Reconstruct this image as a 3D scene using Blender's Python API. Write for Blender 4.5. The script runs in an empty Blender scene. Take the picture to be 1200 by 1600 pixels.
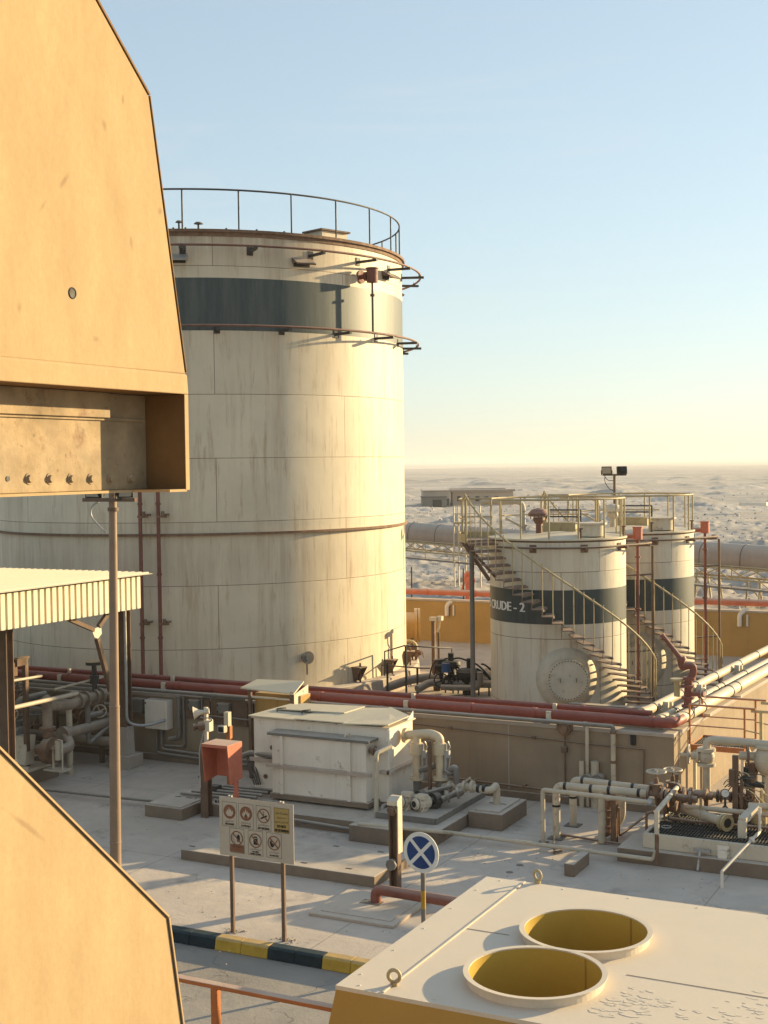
import bpy, bmesh, math, random
from mathutils import Vector, Matrix, noise
random.seed(7)
SC = bpy.context.scene
COL = SC.collection
PI = math.pi
# ---------------------------------------------------------------- camera, sky, sun, exposure
# World axes follow the plant grid: x runs along the front dike wall, y away from the yard, z up.
F = 2100.0; H = 7.0; RHO = 0.0131; PIT = math.atan(71 / F); YAW = math.radians(27)
def add(a, b, s=1.0): return (a[0]+b[0]*s, a[1]+b[1]*s, a[2]+b[2]*s)
def dot(a, b): return a[0]*b[0]+a[1]*b[1]+a[2]*b[2]
cyw, syw = math.cos(YAW), math.sin(YAW)
FW = (-syw*math.cos(PIT), cyw*math.cos(PIT), -math.sin(PIT))
_u0 = (-syw*math.sin(PIT), cyw*math.sin(PIT), math.cos(PIT)); _r0 = (cyw, syw, 0.0)
RV = add(tuple(c*math.cos(RHO) for c in _r0), _u0, -math.sin(RHO))
UV = add(tuple(c*math.cos(RHO) for c in _u0), _r0, math.sin(RHO))
CAM = (0.0, 0.0, H)
def ray(px, py): return add(add(FW, RV, (px-600)/F), UV, (800-py)/F)
def hit(px, py, ax, val):
    d = ray(px, py); return add(CAM, d, (val-CAM[ax])/d[ax])
def WX(px, py, x): return hit(px, py, 0, x)
def WY(px, py, y): return hit(px, py, 1, y)
def W(px, py, z=0.0): return hit(px, py, 2, z)
def WD(px, py, dep): return add(CAM, ray(px, py), dep)
cam = bpy.data.objects.new('camera', bpy.data.cameras.new('camera'))
COL.objects.link(cam)
cam.matrix_world = Matrix(((RV[0], UV[0], -FW[0], CAM[0]), (RV[1], UV[1], -FW[1], CAM[1]), (RV[2], UV[2], -FW[2], CAM[2]), (0, 0, 0, 1)))
cam.data.sensor_fit = 'VERTICAL'; cam.data.sensor_height = 36.0
cam.data.lens = F/1600*36.0
cam.data.clip_start = 0.1; cam.data.clip_end = 30000
SC.camera = cam
SUN_EL = math.radians(12.2); SUN_AZ = math.radians(35.0)      # azimuth from +y towards +x
world = bpy.data.worlds.new('World'); SC.world = world; world.use_nodes = True
nt = world.node_tree; nt.nodes.clear()
sky = nt.nodes.new('ShaderNodeTexSky'); sky.sky_type = 'NISHITA'; sky.sun_disc = False
sky.sun_elevation = SUN_EL; sky.sun_rotation = SUN_AZ; sky.altitude = 50
sky.air_density = 1.0; sky.dust_density = 0.6; sky.ozone_density = 1.0
bg = nt.nodes.new('ShaderNodeBackground'); bg.inputs[1].default_value = 0.15
wo = nt.nodes.new('ShaderNodeOutputWorld')
gm = nt.nodes.new('ShaderNodeGamma'); gm.inputs[1].default_value = 0.50      # dusty air evens the dome out
tn = nt.nodes.new('ShaderNodeMix'); tn.data_type = 'RGBA'; tn.blend_type = 'MULTIPLY'; tn.inputs[0].default_value = 1.0
tn.inputs[7].default_value = (0.665, 0.79, 0.865, 1)
nt.links.new(sky.outputs[0], gm.inputs[0]); nt.links.new(gm.outputs[0], tn.inputs[6]); tcw = nt.nodes.new('ShaderNodeTexCoord'); mpw = nt.nodes.new('ShaderNodeMapping'); mpw.inputs['Scale'].default_value = (1.2, 1.6, 9.0); mpw.inputs['Rotation'].default_value = (0.25, 0.1, 0.3)
cir = nt.nodes.new('ShaderNodeTexNoise'); cir.inputs['Scale'].default_value = 2.6; cir.inputs['Detail'].default_value = 8; cir.inputs['Roughness'].default_value = 0.65; cir.inputs['Distortion'].default_value = 0.8
cr_ = nt.nodes.new('ShaderNodeMapRange'); cr_.inputs[1].default_value = 0.52; cr_.inputs[2].default_value = 0.80; cr_.inputs[3].default_value = 0.0; cr_.inputs[4].default_value = 0.30
cm = nt.nodes.new('ShaderNodeMix'); cm.data_type = 'RGBA'; cm.inputs[7].default_value = (1.75, 1.72, 1.62, 1)      # faint cirrus veils
nt.links.new(tcw.outputs['Generated'], mpw.inputs[0]); nt.links.new(mpw.outputs[0], cir.inputs['Vector']); nt.links.new(cir.outputs[0], cr_.inputs[0]); nt.links.new(cr_.outputs[0], cm.inputs[0])
hs_ = nt.nodes.new('ShaderNodeHueSaturation'); hs_.inputs['Saturation'].default_value = 0.86; nt.links.new(tn.outputs[2], hs_.inputs['Color']); nt.links.new(hs_.outputs[0], cm.inputs[6]); nt.links.new(cm.outputs[2], bg.inputs[0]); nt.links.new(bg.outputs[0], wo.inputs[0])
sl = bpy.data.lights.new('sun', 'SUN'); sl.energy = 3.4; sl.angle = math.radians(0.6); sl.color = (1.0, 0.77, 0.42)
so = bpy.data.objects.new('sun', sl); COL.objects.link(so)
SUNV = Vector((math.sin(SUN_AZ)*math.cos(SUN_EL), math.cos(SUN_AZ)*math.cos(SUN_EL), math.sin(SUN_EL)))
so.rotation_euler = SUNV.to_track_quat('Z', 'Y').to_euler(); so.location = (20, 30, 40)
SC.view_settings.view_transform = 'Standard'; SC.view_settings.look = 'None'
SC.view_settings.exposure = 1.7; SC.view_settings.gamma = 1.0

# ---------------------------------------------------------------- materials
def srgb(r, g, b):
    f = lambda c: (c/255/12.92) if c/255 <= 0.04045 else ((c/255+0.055)/1.055)**2.4
    return (f(r), f(g), f(b), 1.0)
DUST = (0.56, 0.475, 0.385, 1)
RUST = (0.16, 0.065, 0.03, 1)
def nodes_for(name):
    m = bpy.data.materials.new(name); m.use_nodes = True
    t = m.node_tree; t.nodes.clear()
    out = t.nodes.new('ShaderNodeOutputMaterial'); b = t.nodes.new('ShaderNodeBsdfPrincipled')
    t.links.new(b.outputs[0], out.inputs[0])
    return m, t, b
def mixc(t, fac, a, b):
    n = t.nodes.new('ShaderNodeMix'); n.data_type = 'RGBA'
    for sock, v in ((n.inputs[0], fac), (n.inputs[6], a), (n.inputs[7], b)):
        if hasattr(v, 'is_output'): t.links.new(v, sock)
        else: sock.default_value = v
    return n.outputs[2]
def mth(t, op, a, b=None, c=None):
    n = t.nodes.new('ShaderNodeMath'); n.operation = op
    for i, v in enumerate((a, b, c)):
        if v is None: continue
        if hasattr(v, 'is_output'): t.links.new(v, n.inputs[i])
        else: n.inputs[i].default_value = v
    return n.outputs[0]
def ramp(t, fac, lo, hi, v0=0.0, v1=1.0):
    n = t.nodes.new('ShaderNodeMapRange'); n.clamp = True
    t.links.new(fac, n.inputs[0])
    n.inputs[1].default_value = lo; n.inputs[2].default_value = hi; n.inputs[3].default_value = v0; n.inputs[4].default_value = v1
    return n.outputs[0]
def noi(t, vec, scale, detail=4, rough=0.55, sc=(1, 1, 1), off=(0, 0, 0)):
    mp = t.nodes.new('ShaderNodeMapping'); mp.inputs['Scale'].default_value = sc; mp.inputs['Location'].default_value = off
    t.links.new(vec, mp.inputs[0])
    n = t.nodes.new('ShaderNodeTexNoise'); n.inputs['Scale'].default_value = scale
    n.inputs['Detail'].default_value = detail; n.inputs['Roughness'].default_value = rough
    t.links.new(mp.outputs[0], n.inputs['Vector'])
    return n.outputs[0]
def posn(t):
    g = t.nodes.new('ShaderNodeNewGeometry'); return g.outputs['Position'], g.outputs['Normal']
SMUDGE = []
def mat(name, col, rough=0.7, var=0.25, scale=1.5, dust=0.0, dustcol=DUST, rust=0.0, streak=0.0, streakcol=None, metal=0.0, bump=0.15, bscale=60, spot=0.0, spec=0.3, stretch=1.0, grain=0.12):
    """weathered paint / concrete / metal; dust lies on upward faces, rust in patches, streaks run down"""
    m, t, b = nodes_for(name)
    p, nrm = posn(t)
    c = tuple(col[:3])+(1,)
    dk = tuple(x*(1-var) for x in c[:3])+(1,); lt = tuple(min(1, x*(1+var*0.6)) for x in c[:3])+(1,)
    n1 = noi(t, p, scale, 6, 0.6, sc=(1, 1, stretch))
    cc = mixc(t, ramp(t, n1, 0.3, 0.7), dk, lt)
    if grain:
        gr = noi(t, p, 55, 4, 0.7, sc=(1, 1, 0.6)); cc = mixc(t, ramp(t, gr, 0.35, 0.68, grain, 0), cc, tuple(x*0.6 for x in c[:3])+(1,))
    if streak:
        s = noi(t, p, 3.2, 5, 0.7, sc=(1.6, 1.6, 0.06))
        cc = mixc(t, ramp(t, s, 0.52, 0.78, 0, streak), cc, streakcol or tuple(x*0.5 for x in c[:3])+(1,))
    if rust:
        r = noi(t, p, 4.5, 8, 0.7, off=(3, 7, 1))
        cc = mixc(t, ramp(t, r, 0.62-0.22*rust, 0.74-0.1*rust, 0, 0.9), cc, RUST)
    for (sx_, sy_, sz_, ra, rb, tilt) in (SMUDGE if name == 'hood_yellow' else ()):
        mp = t.nodes.new('ShaderNodeMapping'); mp.vector_type = 'TEXTURE'; mp.inputs['Location'].default_value = (sx_, sy_, sz_); mp.inputs['Rotation'].default_value = (tilt, 0, 0); mp.inputs['Scale'].default_value = (1, ra, rb)
        nz = t.nodes.new('ShaderNodeTexNoise'); nz.inputs['Scale'].default_value = 14; nz.inputs['Detail'].default_value = 5; t.links.new(p, nz.inputs['Vector'])
        t.links.new(p, mp.inputs[0]); ln = t.nodes.new('ShaderNodeVectorMath'); ln.operation = 'LENGTH'; t.links.new(mp.outputs[0], ln.inputs[0])
        dd = mth(t, 'ADD', ln.outputs['Value'], mth(t, 'MULTIPLY', mth(t, 'SUBTRACT', nz.outputs[0], 0.5), 1.6))
        cc = mixc(t, ramp(t, dd, 0.15, 1.0, 0.5, 0), cc, (0.22, 0.15, 0.09, 1))
    if spot:
        r = noi(t, p, 22, 3, 0.5, off=(9, 2, 4))
        cc = mixc(t, ramp(t, r, 0.66, 0.72, 0, spot), cc, tuple(x*0.35 for x in c[:3])+(1,))
    if dust:
        sp = t.nodes.new('ShaderNodeSeparateXYZ'); t.links.new(nrm, sp.inputs[0])
        d = noi(t, p, 2.3, 6, 0.65, off=(1, 5, 8))
        f = mth(t, 'MULTIPLY', ramp(t, sp.outputs[2], 0.25, 0.85), ramp(t, d, 0.25, 0.55, dust*0.55, dust))
        cc = mixc(t, f, cc, dustcol)
    t.links.new(cc, b.inputs['Base Color'])
    b.inputs['Metallic'].default_value = metal
    b.inputs['Specular IOR Level'].default_value = spec
    rr = ramp(t, noi(t, p, 7, 4, 0.6), 0.3, 0.7, max(0, rough-0.12), min(1, rough+0.12))
    t.links.new(rr, b.inputs['Roughness'])
    if bump:
        bn = noi(t, p, bscale, 5, 0.6); bl = noi(t, p, scale*1.3, 3)
        h = mth(t, 'ADD', mth(t, 'MULTIPLY', bn, 0.35), bl)
        bp = t.nodes.new('ShaderNodeBump'); bp.inputs['Strength'].default_value = bump; bp.inputs['Distance'].default_value = 0.03
        t.links.new(h, bp.inputs['Height']); t.links.new(bp.outputs[0], b.inputs['Normal'])
    return m
MT = {}
for _px, _py, _ra, _rb, _ti in ((163, 195, .020, .030, .3), (192, 157, .012, .03, 0), (100, 283, .012, .05, -.7), (67, 322, .014, .05, -.7), (250, 330, .02, .02, 0), (40, 1290, .015, .2, .9), (30, 480, .02, .03, 0), (150, 530, .03, .02, 0), (205, 380, .012, .04, .2)):
    SMUDGE.append(WX(_px, _py, -3.81)+(_ra, _rb, _ti))
def defmat(k, *a, **kw): MT[k] = mat(k, *a, **kw)
defmat('hood_yellow', (0.47, 0.335, 0.19), 0.9, 0.12, 5, stretch=0.3, grain=0.22, streak=0.16, streakcol=(0.38, 0.24, 0.12, 1), bump=0.10, bscale=30, spec=0.05)
defmat('hood_dark', (0.21, 0.115, 0.045), 0.8, 0.25, 3, dust=0.0, bump=0.05)  # recess shade mixed into the end plate and soffit colour; fold shares it
defmat('hood_inner', (0.37, 0.27, 0.16), 0.8, 0.35, 6, rust=0.16, spot=0.5, dust=0.5)
defmat('ochre', (0.42, 0.235, 0.05), 0.6, 0.12, 1.0, streak=0.12, bump=0.05)
defmat('roof_cream', (0.66, 0.56, 0.43), 0.7, 0.10, 2.2, dust=0.8, dustcol=(0.65, 0.56, 0.45, 1), grain=0.2, bump=0.07, bscale=40)
defmat('duct_yellow', (0.50, 0.33, 0.06), 0.5, 0.1, 2, bump=0.04)
defmat('orange_rail', (0.46, 0.165, 0.055), 0.65, 0.2, 4, dust=0.75, rust=0.05)
defmat('dike_tan', (0.30, 0.225, 0.15), 0.9, 0.15, 1.1, dust=0.7, streak=0.35, streakcol=(0.16, 0.12, 0.085, 1), bump=0.25, bscale=30)
defmat('dike_ochre', (0.42, 0.26, 0.09), 0.9, 0.12, 1.1, dust=0.7, streak=0.4, streakcol=(0.30, 0.18, 0.07, 1), bump=0.2, bscale=30)
defmat('concrete', (0.42, 0.35, 0.285), 0.92, 0.16, 1.6, dust=0.9, streak=0.2, bump=0.25, bscale=35)
defmat('concrete_brown', (0.215, 0.16, 0.115), 0.92, 0.2, 1.6, dust=0.9, streak=0.2, bump=0.25, bscale=35)
defmat('cream_steel', (0.60, 0.52, 0.39), 0.6, 0.13, 2.5, dust=0.55, rust=0.12, streak=0.3, streakcol=(0.3, 0.2, 0.12, 1), bump=0.08)
defmat('white_steel', (0.77, 0.68, 0.56), 0.6, 0.07, 2.0, dust=0.75, rust=0.02, streak=0.25, streakcol=(0.34, 0.24, 0.15, 1), bump=0.08)
defmat('pipe_cream', (0.52, 0.44, 0.32), 0.6, 0.16, 3, dust=0.5, rust=0.18, bump=0.08)
defmat('pipe_sunny', (0.62, 0.50, 0.33), 0.6, 0.12, 3, dust=0.4, rust=0.08, bump=0.08)
defmat('pipe_grey', (0.19, 0.17, 0.145), 0.65, 0.2, 3, dust=0.7, rust=0.1, bump=0.1)
defmat('pipe_red', (0.25, 0.06, 0.042), 0.6, 0.2, 2.2, dust=0.55, dustcol=(0.36, 0.2, 0.16, 1), streak=0.2, bump=0.08)
defmat('red_dark', (0.20, 0.07, 0.05), 0.65, 0.3, 3, dust=0.6, dustcol=(0.42, 0.29, 0.23, 1), rust=0.15, bump=0.1)
defmat('orange_red', (0.52, 0.15, 0.085), 0.65, 0.15, 3, dust=0.75, streak=0.3, streakcol=(0.6, 0.3, 0.2, 1), bump=0.06)
defmat('rusty', (0.20, 0.12, 0.075), 0.8, 0.35, 6, dust=0.5, rust=0.45, bump=0.25)
defmat('brown_steel', (0.16, 0.10, 0.065), 0.75, 0.25, 3, dust=0.5, rust=0.25, bump=0.12)
defmat('dark_steel', (0.055, 0.05, 0.045), 0.6, 0.3, 4, dust=0.6, dustcol=(0.3, 0.26, 0.21, 1), bump=0.1)
defmat('ring_brown', (0.17, 0.085, 0.06), 0.65, 0.3, 3, dust=0.7, dustcol=(0.42, 0.26, 0.2, 1), bump=0.1)
defmat('black', (0.018, 0.018, 0.02), 0.6, 0.3, 5, dust=0.35, dustcol=(0.2, 0.18, 0.15, 1), bump=0.05)
defmat('pole_brown', (0.26, 0.175, 0.115), 0.6, 0.12, 3, dust=0.3, streak=0.2, bump=0.06)
defmat('pipe_shaded', (0.27, 0.21, 0.155), 0.75, 0.25, 3, dust=0.6, rust=0.25, bump=0.12)  # canopy shade mixed into the base colour, beneath the dust and rust
defmat('stiff_dusty', (0.46, 0.37, 0.29), 0.7, 0.15, 4, dust=0.6, rust=0.1, bump=0.08)
defmat('galv', (0.40, 0.39, 0.37), 0.45, 0.15, 6, dust=0.4, metal=0.5, bump=0.05)
defmat('rail_ochre', (0.44, 0.345, 0.18), 0.6, 0.2, 4, dust=0.35, rust=0.2, bump=0.06)
defmat('tread', (0.24, 0.16, 0.12), 0.75, 0.3, 5, dust=0.8, dustcol=(0.34, 0.26, 0.2, 1), rust=0.3, bump=0.15)
defmat('band_dark', (0.022, 0.038, 0.042), 0.55, 0.3, 1.0, streak=0.5, streakcol=(0.07, 0.085, 0.08, 1), bump=0.04)
defmat('letter_white', (0.70, 0.68, 0.62), 0.6, 0.1, 5, bump=0)
defmat('sign_cream', (0.50, 0.41, 0.305), 0.55, 0.08, 2.5, streak=0.15, bump=0.03)
defmat('sign_brown', (0.22, 0.09, 0.045), 0.6, 0.1, 9, bump=0)
defmat('sign_gold', (0.40, 0.27, 0.09), 0.6, 0.1, 9, bump=0)
defmat('sign_black', (0.022, 0.016, 0.013), 0.6, 0.1, 9, bump=0)
defmat('sign_blue', (0.012, 0.045, 0.16), 0.5, 0.15, 5, bump=0.02)
defmat('kerb_black', (0.014, 0.024, 0.028), 0.8, 0.35, 4, dust=0.35, dustcol=(0.07, 0.10, 0.105, 1), bump=0.2)
defmat('kerb_yellow', (0.50, 0.29, 0.035), 0.8, 0.25, 4, dust=0.3, spot=0.3, bump=0.2)
defmat('roof_sheet', (0.62, 0.55, 0.40), 0.55, 0.08, 1.5, dust=0.5, dustcol=(0.55, 0.47, 0.36, 1), bump=0.04)
defmat('glass_lamp', (0.30, 0.29, 0.25), 0.25, 0.1, 5, bump=0)
defmat('building_tan', (0.52, 0.40, 0.30), 0.9, 0.15, 0.4, bump=0)
defmat('desert_rock', (0.43, 0.375, 0.32), 0.95, 0.25, 1.5, dust=0.9, bump=0.3, bscale=8)
defmat('grate', (0.045, 0.042, 0.04), 0.7, 0.3, 5, dust=0.5, dustcol=(0.2, 0.18, 0.15, 1), bump=0)
defmat('gauge_face', (0.68, 0.66, 0.6), 0.35, 0.05, 5, bump=0)
defmat('motor_grey', (0.26, 0.25, 0.225), 0.6, 0.2, 5, dust=0.6, bump=0.08)
defmat('blue_part', (0.03, 0.08, 0.2), 0.6, 0.2, 5, dust=0.3)
defmat('conveyor', (0.36, 0.28, 0.22), 0.7, 0.15, 1.0, dust=0.6, streak=0.25, bump=0.1)

# ---------------------------------------------------------------- mesh building
class MB:
    def __init__(s): s.v = []; s.f = []; s.sm = []; s.mi = []; s.cur = 0
    def raw(s, vs, fs, smooth=False):
        o = len(s.v); s.v += [tuple(p) for p in vs]
        for f in fs: s.f.append(tuple(i+o for i in f)); s.sm.append(smooth); s.mi.append(s.cur)
        return s
    def box(s, x0, x1, y0, y1, z0, z1):
        x0, x1 = sorted((x0, x1)); y0, y1 = sorted((y0, y1)); z0, z1 = sorted((z0, z1))
        return s.raw([(x0,y0,z0),(x1,y0,z0),(x1,y1,z0),(x0,y1,z0),(x0,y0,z1),(x1,y0,z1),(x1,y1,z1),(x0,y1,z1)],
                     [(3,2,1,0),(4,5,6,7),(0,1,5,4),(1,2,6,5),(2,3,7,6),(3,0,4,7)])
    def cbox(s, c, sx, sy, sz): return s.box(c[0]-sx/2, c[0]+sx/2, c[1]-sy/2, c[1]+sy/2, c[2]-sz/2, c[2]+sz/2)
    def prism(s, pts, ext):
        """closed prism: polygon pts swept by vector ext"""
        n = len(pts); P0 = [Vector(p) for p in pts]; e = Vector(ext)
        nn = Vector((0, 0, 0))
        for i in range(n): nn += P0[i].cross(P0[(i+1) % n])
        if nn.dot(e) < 0: P0.reverse()
        vs = P0+[p+e for p in P0]
        fs = [tuple(reversed(range(n))), tuple(range(n, 2*n))]
        for i in range(n): j = (i+1) % n; fs.append((i, j, n+j, n+i))
        return s.raw(vs, fs)
    def bar(s, a, b, w, h=None, up=(0, 0, 1)):
        h = h or w; a = Vector(a); b = Vector(b); d = (b-a).normalized(); u = Vector(up)
        if abs(d.dot(u)) > 0.95: u = Vector((0, 1, 0))
        sd = d.cross(u).normalized(); u = sd.cross(d).normalized()
        q = [a+sd*sx*w/2+u*su*h/2 for sx, su in ((-1,-1),(1,-1),(1,1),(-1,1))]
        return s.prism(q, b-a)
    def tube(s, pts, r, n=10, bend=0.0, caps=True, closed=False):
        P = [Vector(p) for p in pts]
        if bend and len(P) > 2:
            Q = [P[0]]
            for i in range(1, len(P)-1):
                d0 = P[i-1]-P[i]; d1 = P[i+1]-P[i]
                c = min(bend, d0.length*0.48, d1.length*0.48)
                A = P[i]+d0.normalized()*c; B = P[i]+d1.normalized()*c
                for k in range(7):
                    t = k/6; Q.append(A*(1-t)**2+P[i]*2*t*(1-t)+B*t*t)
            Q.append(P[-1]); P = Q
        m = len(P); rings = []; u = None
        for i in range(m):
            if closed: d = P[(i+1) % m]-P[i-1]
            else: d = P[min(i+1, m-1)]-P[max(i-1, 0)]
            if d.length < 1e-9: d = Vector((0, 0, 1))
            d.normalize()
            if u is None:
                u = Vector((0, 0, 1)) if abs(d.z) < 0.9 else Vector((1, 0, 0))
            u = (u-d*u.dot(d)).normalized(); w = d.cross(u)
            rings.append([P[i]+(u*math.cos(2*PI*k/n)+w*math.sin(2*PI*k/n))*r for k in range(n)])
        vs = [p for R in rings for p in R]; fs = []
        for i in range(m if closed else m-1):
            j = (i+1) % m
            for k in range(n): fs.append((i*n+k, i*n+(k+1) % n, j*n+(k+1) % n, j*n+k))
        s.raw(vs, fs, True)
        if caps and not closed:
            s.raw(rings[0], [tuple(reversed(range(n)))]); s.raw(rings[-1], [tuple(range(n))])
        return s
    def cyl(s, a, b, r, r2=None, n=16, caps=True):
        a = Vector(a); b = Vector(b); r2 = r if r2 is None else r2
        d = (b-a).normalized(); u = Vector((0, 0, 1)) if abs(d.z) < 0.9 else Vector((1, 0, 0))
        u = (u-d*u.dot(d)).normalized(); w = d.cross(u)
        A = [a+(u*math.cos(2*PI*k/n)+w*math.sin(2*PI*k/n))*r for k in range(n)]
        B = [b+(u*math.cos(2*PI*k/n)+w*math.sin(2*PI*k/n))*r2 for k in range(n)]
        s.raw(A+B, [(k, (k+1) % n, n+(k+1) % n, n+k) for k in range(n)], True)
        if caps: s.raw(A, [tuple(reversed(range(n)))]); s.raw(B, [tuple(range(n))])
        return s
    def lathe(s, c, prof, n=32, axis=(0, 0, 1), a0=0.0, a1=2*PI, smooth=True):
        """profile of (radius, height) turned about the axis through c"""
        ax = Vector(axis).normalized(); u = Vector((1, 0, 0)) if abs(ax.x) < 0.9 else Vector((0, 1, 0))
        u = (u-ax*u.dot(ax)).normalized(); w = ax.cross(u); c = Vector(c)
        full = abs(a1-a0-2*PI) < 1e-6; m = n if full else n+1
        for (ra, za), (rb, zb) in zip(prof[:-1], prof[1:]):
            vs = []
            for rr, zz in ((ra, za), (rb, zb)):
                for k in range(m):
                    t = a0+(a1-a0)*k/n
                    vs.append(c+ax*zz+(u*math.cos(t)+w*math.sin(t))*rr)
            s.raw(vs, [(k, (k+1) % m, m+(k+1) % m, m+k) for k in range(n)], smooth)
        return s
    def torus(s, c, R, r, axis=(0, 0, 1), n=24, k=8):
        ax = Vector(axis).normalized(); u = Vector((1, 0, 0)) if abs(ax.x) < 0.9 else Vector((0, 1, 0))
        u = (u-ax*u.dot(ax)).normalized(); w = ax.cross(u); c = Vector(c)
        return s.tube([c+(u*math.cos(2*PI*i/n)+w*math.sin(2*PI*i/n))*R for i in range(n)], r, k, closed=True)
    def sphere(s, c, r, n=12, sq=1.0):
        return s.lathe(c, [(max(1e-4, r*math.sin(PI*i/8)), -r*sq*math.cos(PI*i/8)) for i in range(9)], n)
    def build(s, name, m, parent=None, bevel=0.0, at=None):
        loc = Vector(parent['_at']) if parent is not None else (Vector(at) if at is not None else s.base())
        me = bpy.data.meshes.new(name)
        me.from_pydata([(Vector(p)-loc)[:] for p in s.v], [], s.f)
        me.polygons.foreach_set('use_smooth', s.sm)
        for mm in (m if isinstance(m, (list, tuple)) else [m]): me.materials.append(MT[mm] if isinstance(mm, str) else mm)
        if any(s.mi): me.polygons.foreach_set('material_index', s.mi)
        me.update()
        o = bpy.data.objects.new(name, me); COL.objects.link(o)
        if parent is not None: o.parent = parent
        else: o.location = loc
        o['_at'] = list(loc)
        if bevel:
            bm = bmesh.new(); bm.from_mesh(me)
            bmesh.ops.remove_doubles(bm, verts=bm.verts, dist=1e-5); bm.to_mesh(me); bm.free()
            b = o.modifiers.new('bevel', 'BEVEL'); b.width = bevel; b.segments = 2; b.limit_method = 'ANGLE'; b.angle_limit = 0.7
        return o
    def base(s):
        xs = [p[0] for p in s.v]; ys = [p[1] for p in s.v]; zs = [p[2] for p in s.v]
        return Vector(((min(xs)+max(xs))/2, (min(ys)+max(ys))/2, min(zs)))
def tag(o, label, cat, group=None):
    o['label'] = label; o['category'] = cat
    if group: o['group'] = group
    return o
def thing(name, label, cat, loc, group=None):
    o = bpy.data.objects.new(name, None); COL.objects.link(o); o.location = loc; o['_at'] = list(loc)
    o.empty_display_size = 0.3
    return tag(o, label, cat, group)
def part(o, loc=None):
    return o
def struct(o): o['kind'] = 'structure'; return o
def copy_tree(o, parent=None):
    c = o.copy(); COL.objects.link(c)
    if parent is not None: c.parent = parent
    for ch in o.children: copy_tree(ch, c)
    return c
def finish():
    for o in bpy.data.objects:
        if '_at' in o: del o['_at']
def flange(mb, c, axis, r, t=0.05):
    a = Vector(axis).normalized()*t/2; c = Vector(c); return mb.cyl(c-a, c+a, r, n=16)
def handwheel(parent, c, axis, R, m='rusty', r=None):
    mb = MB(); ax = Vector(axis).normalized(); c = Vector(c); r = r or R*0.11
    mb.torus(c, R, r, axis, 20, 6)
    u = Vector((0, 0, 1)) if abs(ax.z) < 0.9 else Vector((1, 0, 0))
    u = (u-ax*u.dot(ax)).normalized(); w = ax.cross(u)
    for k in range(2):
        d = u*math.cos(k*PI/2+0.4)+w*math.sin(k*PI/2+0.4); mb.tube([c-d*R, c+d*R], r*0.8, 6)
    mb.cyl(c-ax*R*0.15, c+ax*R*0.15, R*0.2, n=8)
    return mb.build('handwheel', m, parent)
def gate_valve(parent, c, axis, up, s, m='rusty', wheel='pipe_cream'):
    """flanged gate valve with bonnet, stem and handwheel; s = pipe radius"""
    c = Vector(c); a = Vector(axis).normalized(); u = Vector(up).normalized()
    mb = MB()
    mb.cyl(c-a*s*1.5, c+a*s*1.5, s*0.95)
    for k in (-1, 1): flange(mb, c+a*k*s*1.55, a, s*1.75, s*0.5)
    mb.cyl(c, c+u*s*2.2, s*1.15, s*0.9); flange(mb, c+u*s*2.2, u, s*1.5, s*0.4)
    mb.cyl(c+u*s*2.2, c+u*s*3.6, s*0.6, s*0.35); mb.cyl(c+u*s*3.4, c+u*s*5.2, s*0.18, n=8)
    v = mb.build('valve', m, parent)
    handwheel(v, c+u*s*4.9, u, s*2.0, wheel)
    return v
def circ(c, R, z, a): return (c[0]+R*math.cos(a), c[1]+R*math.sin(a), z)
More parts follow.
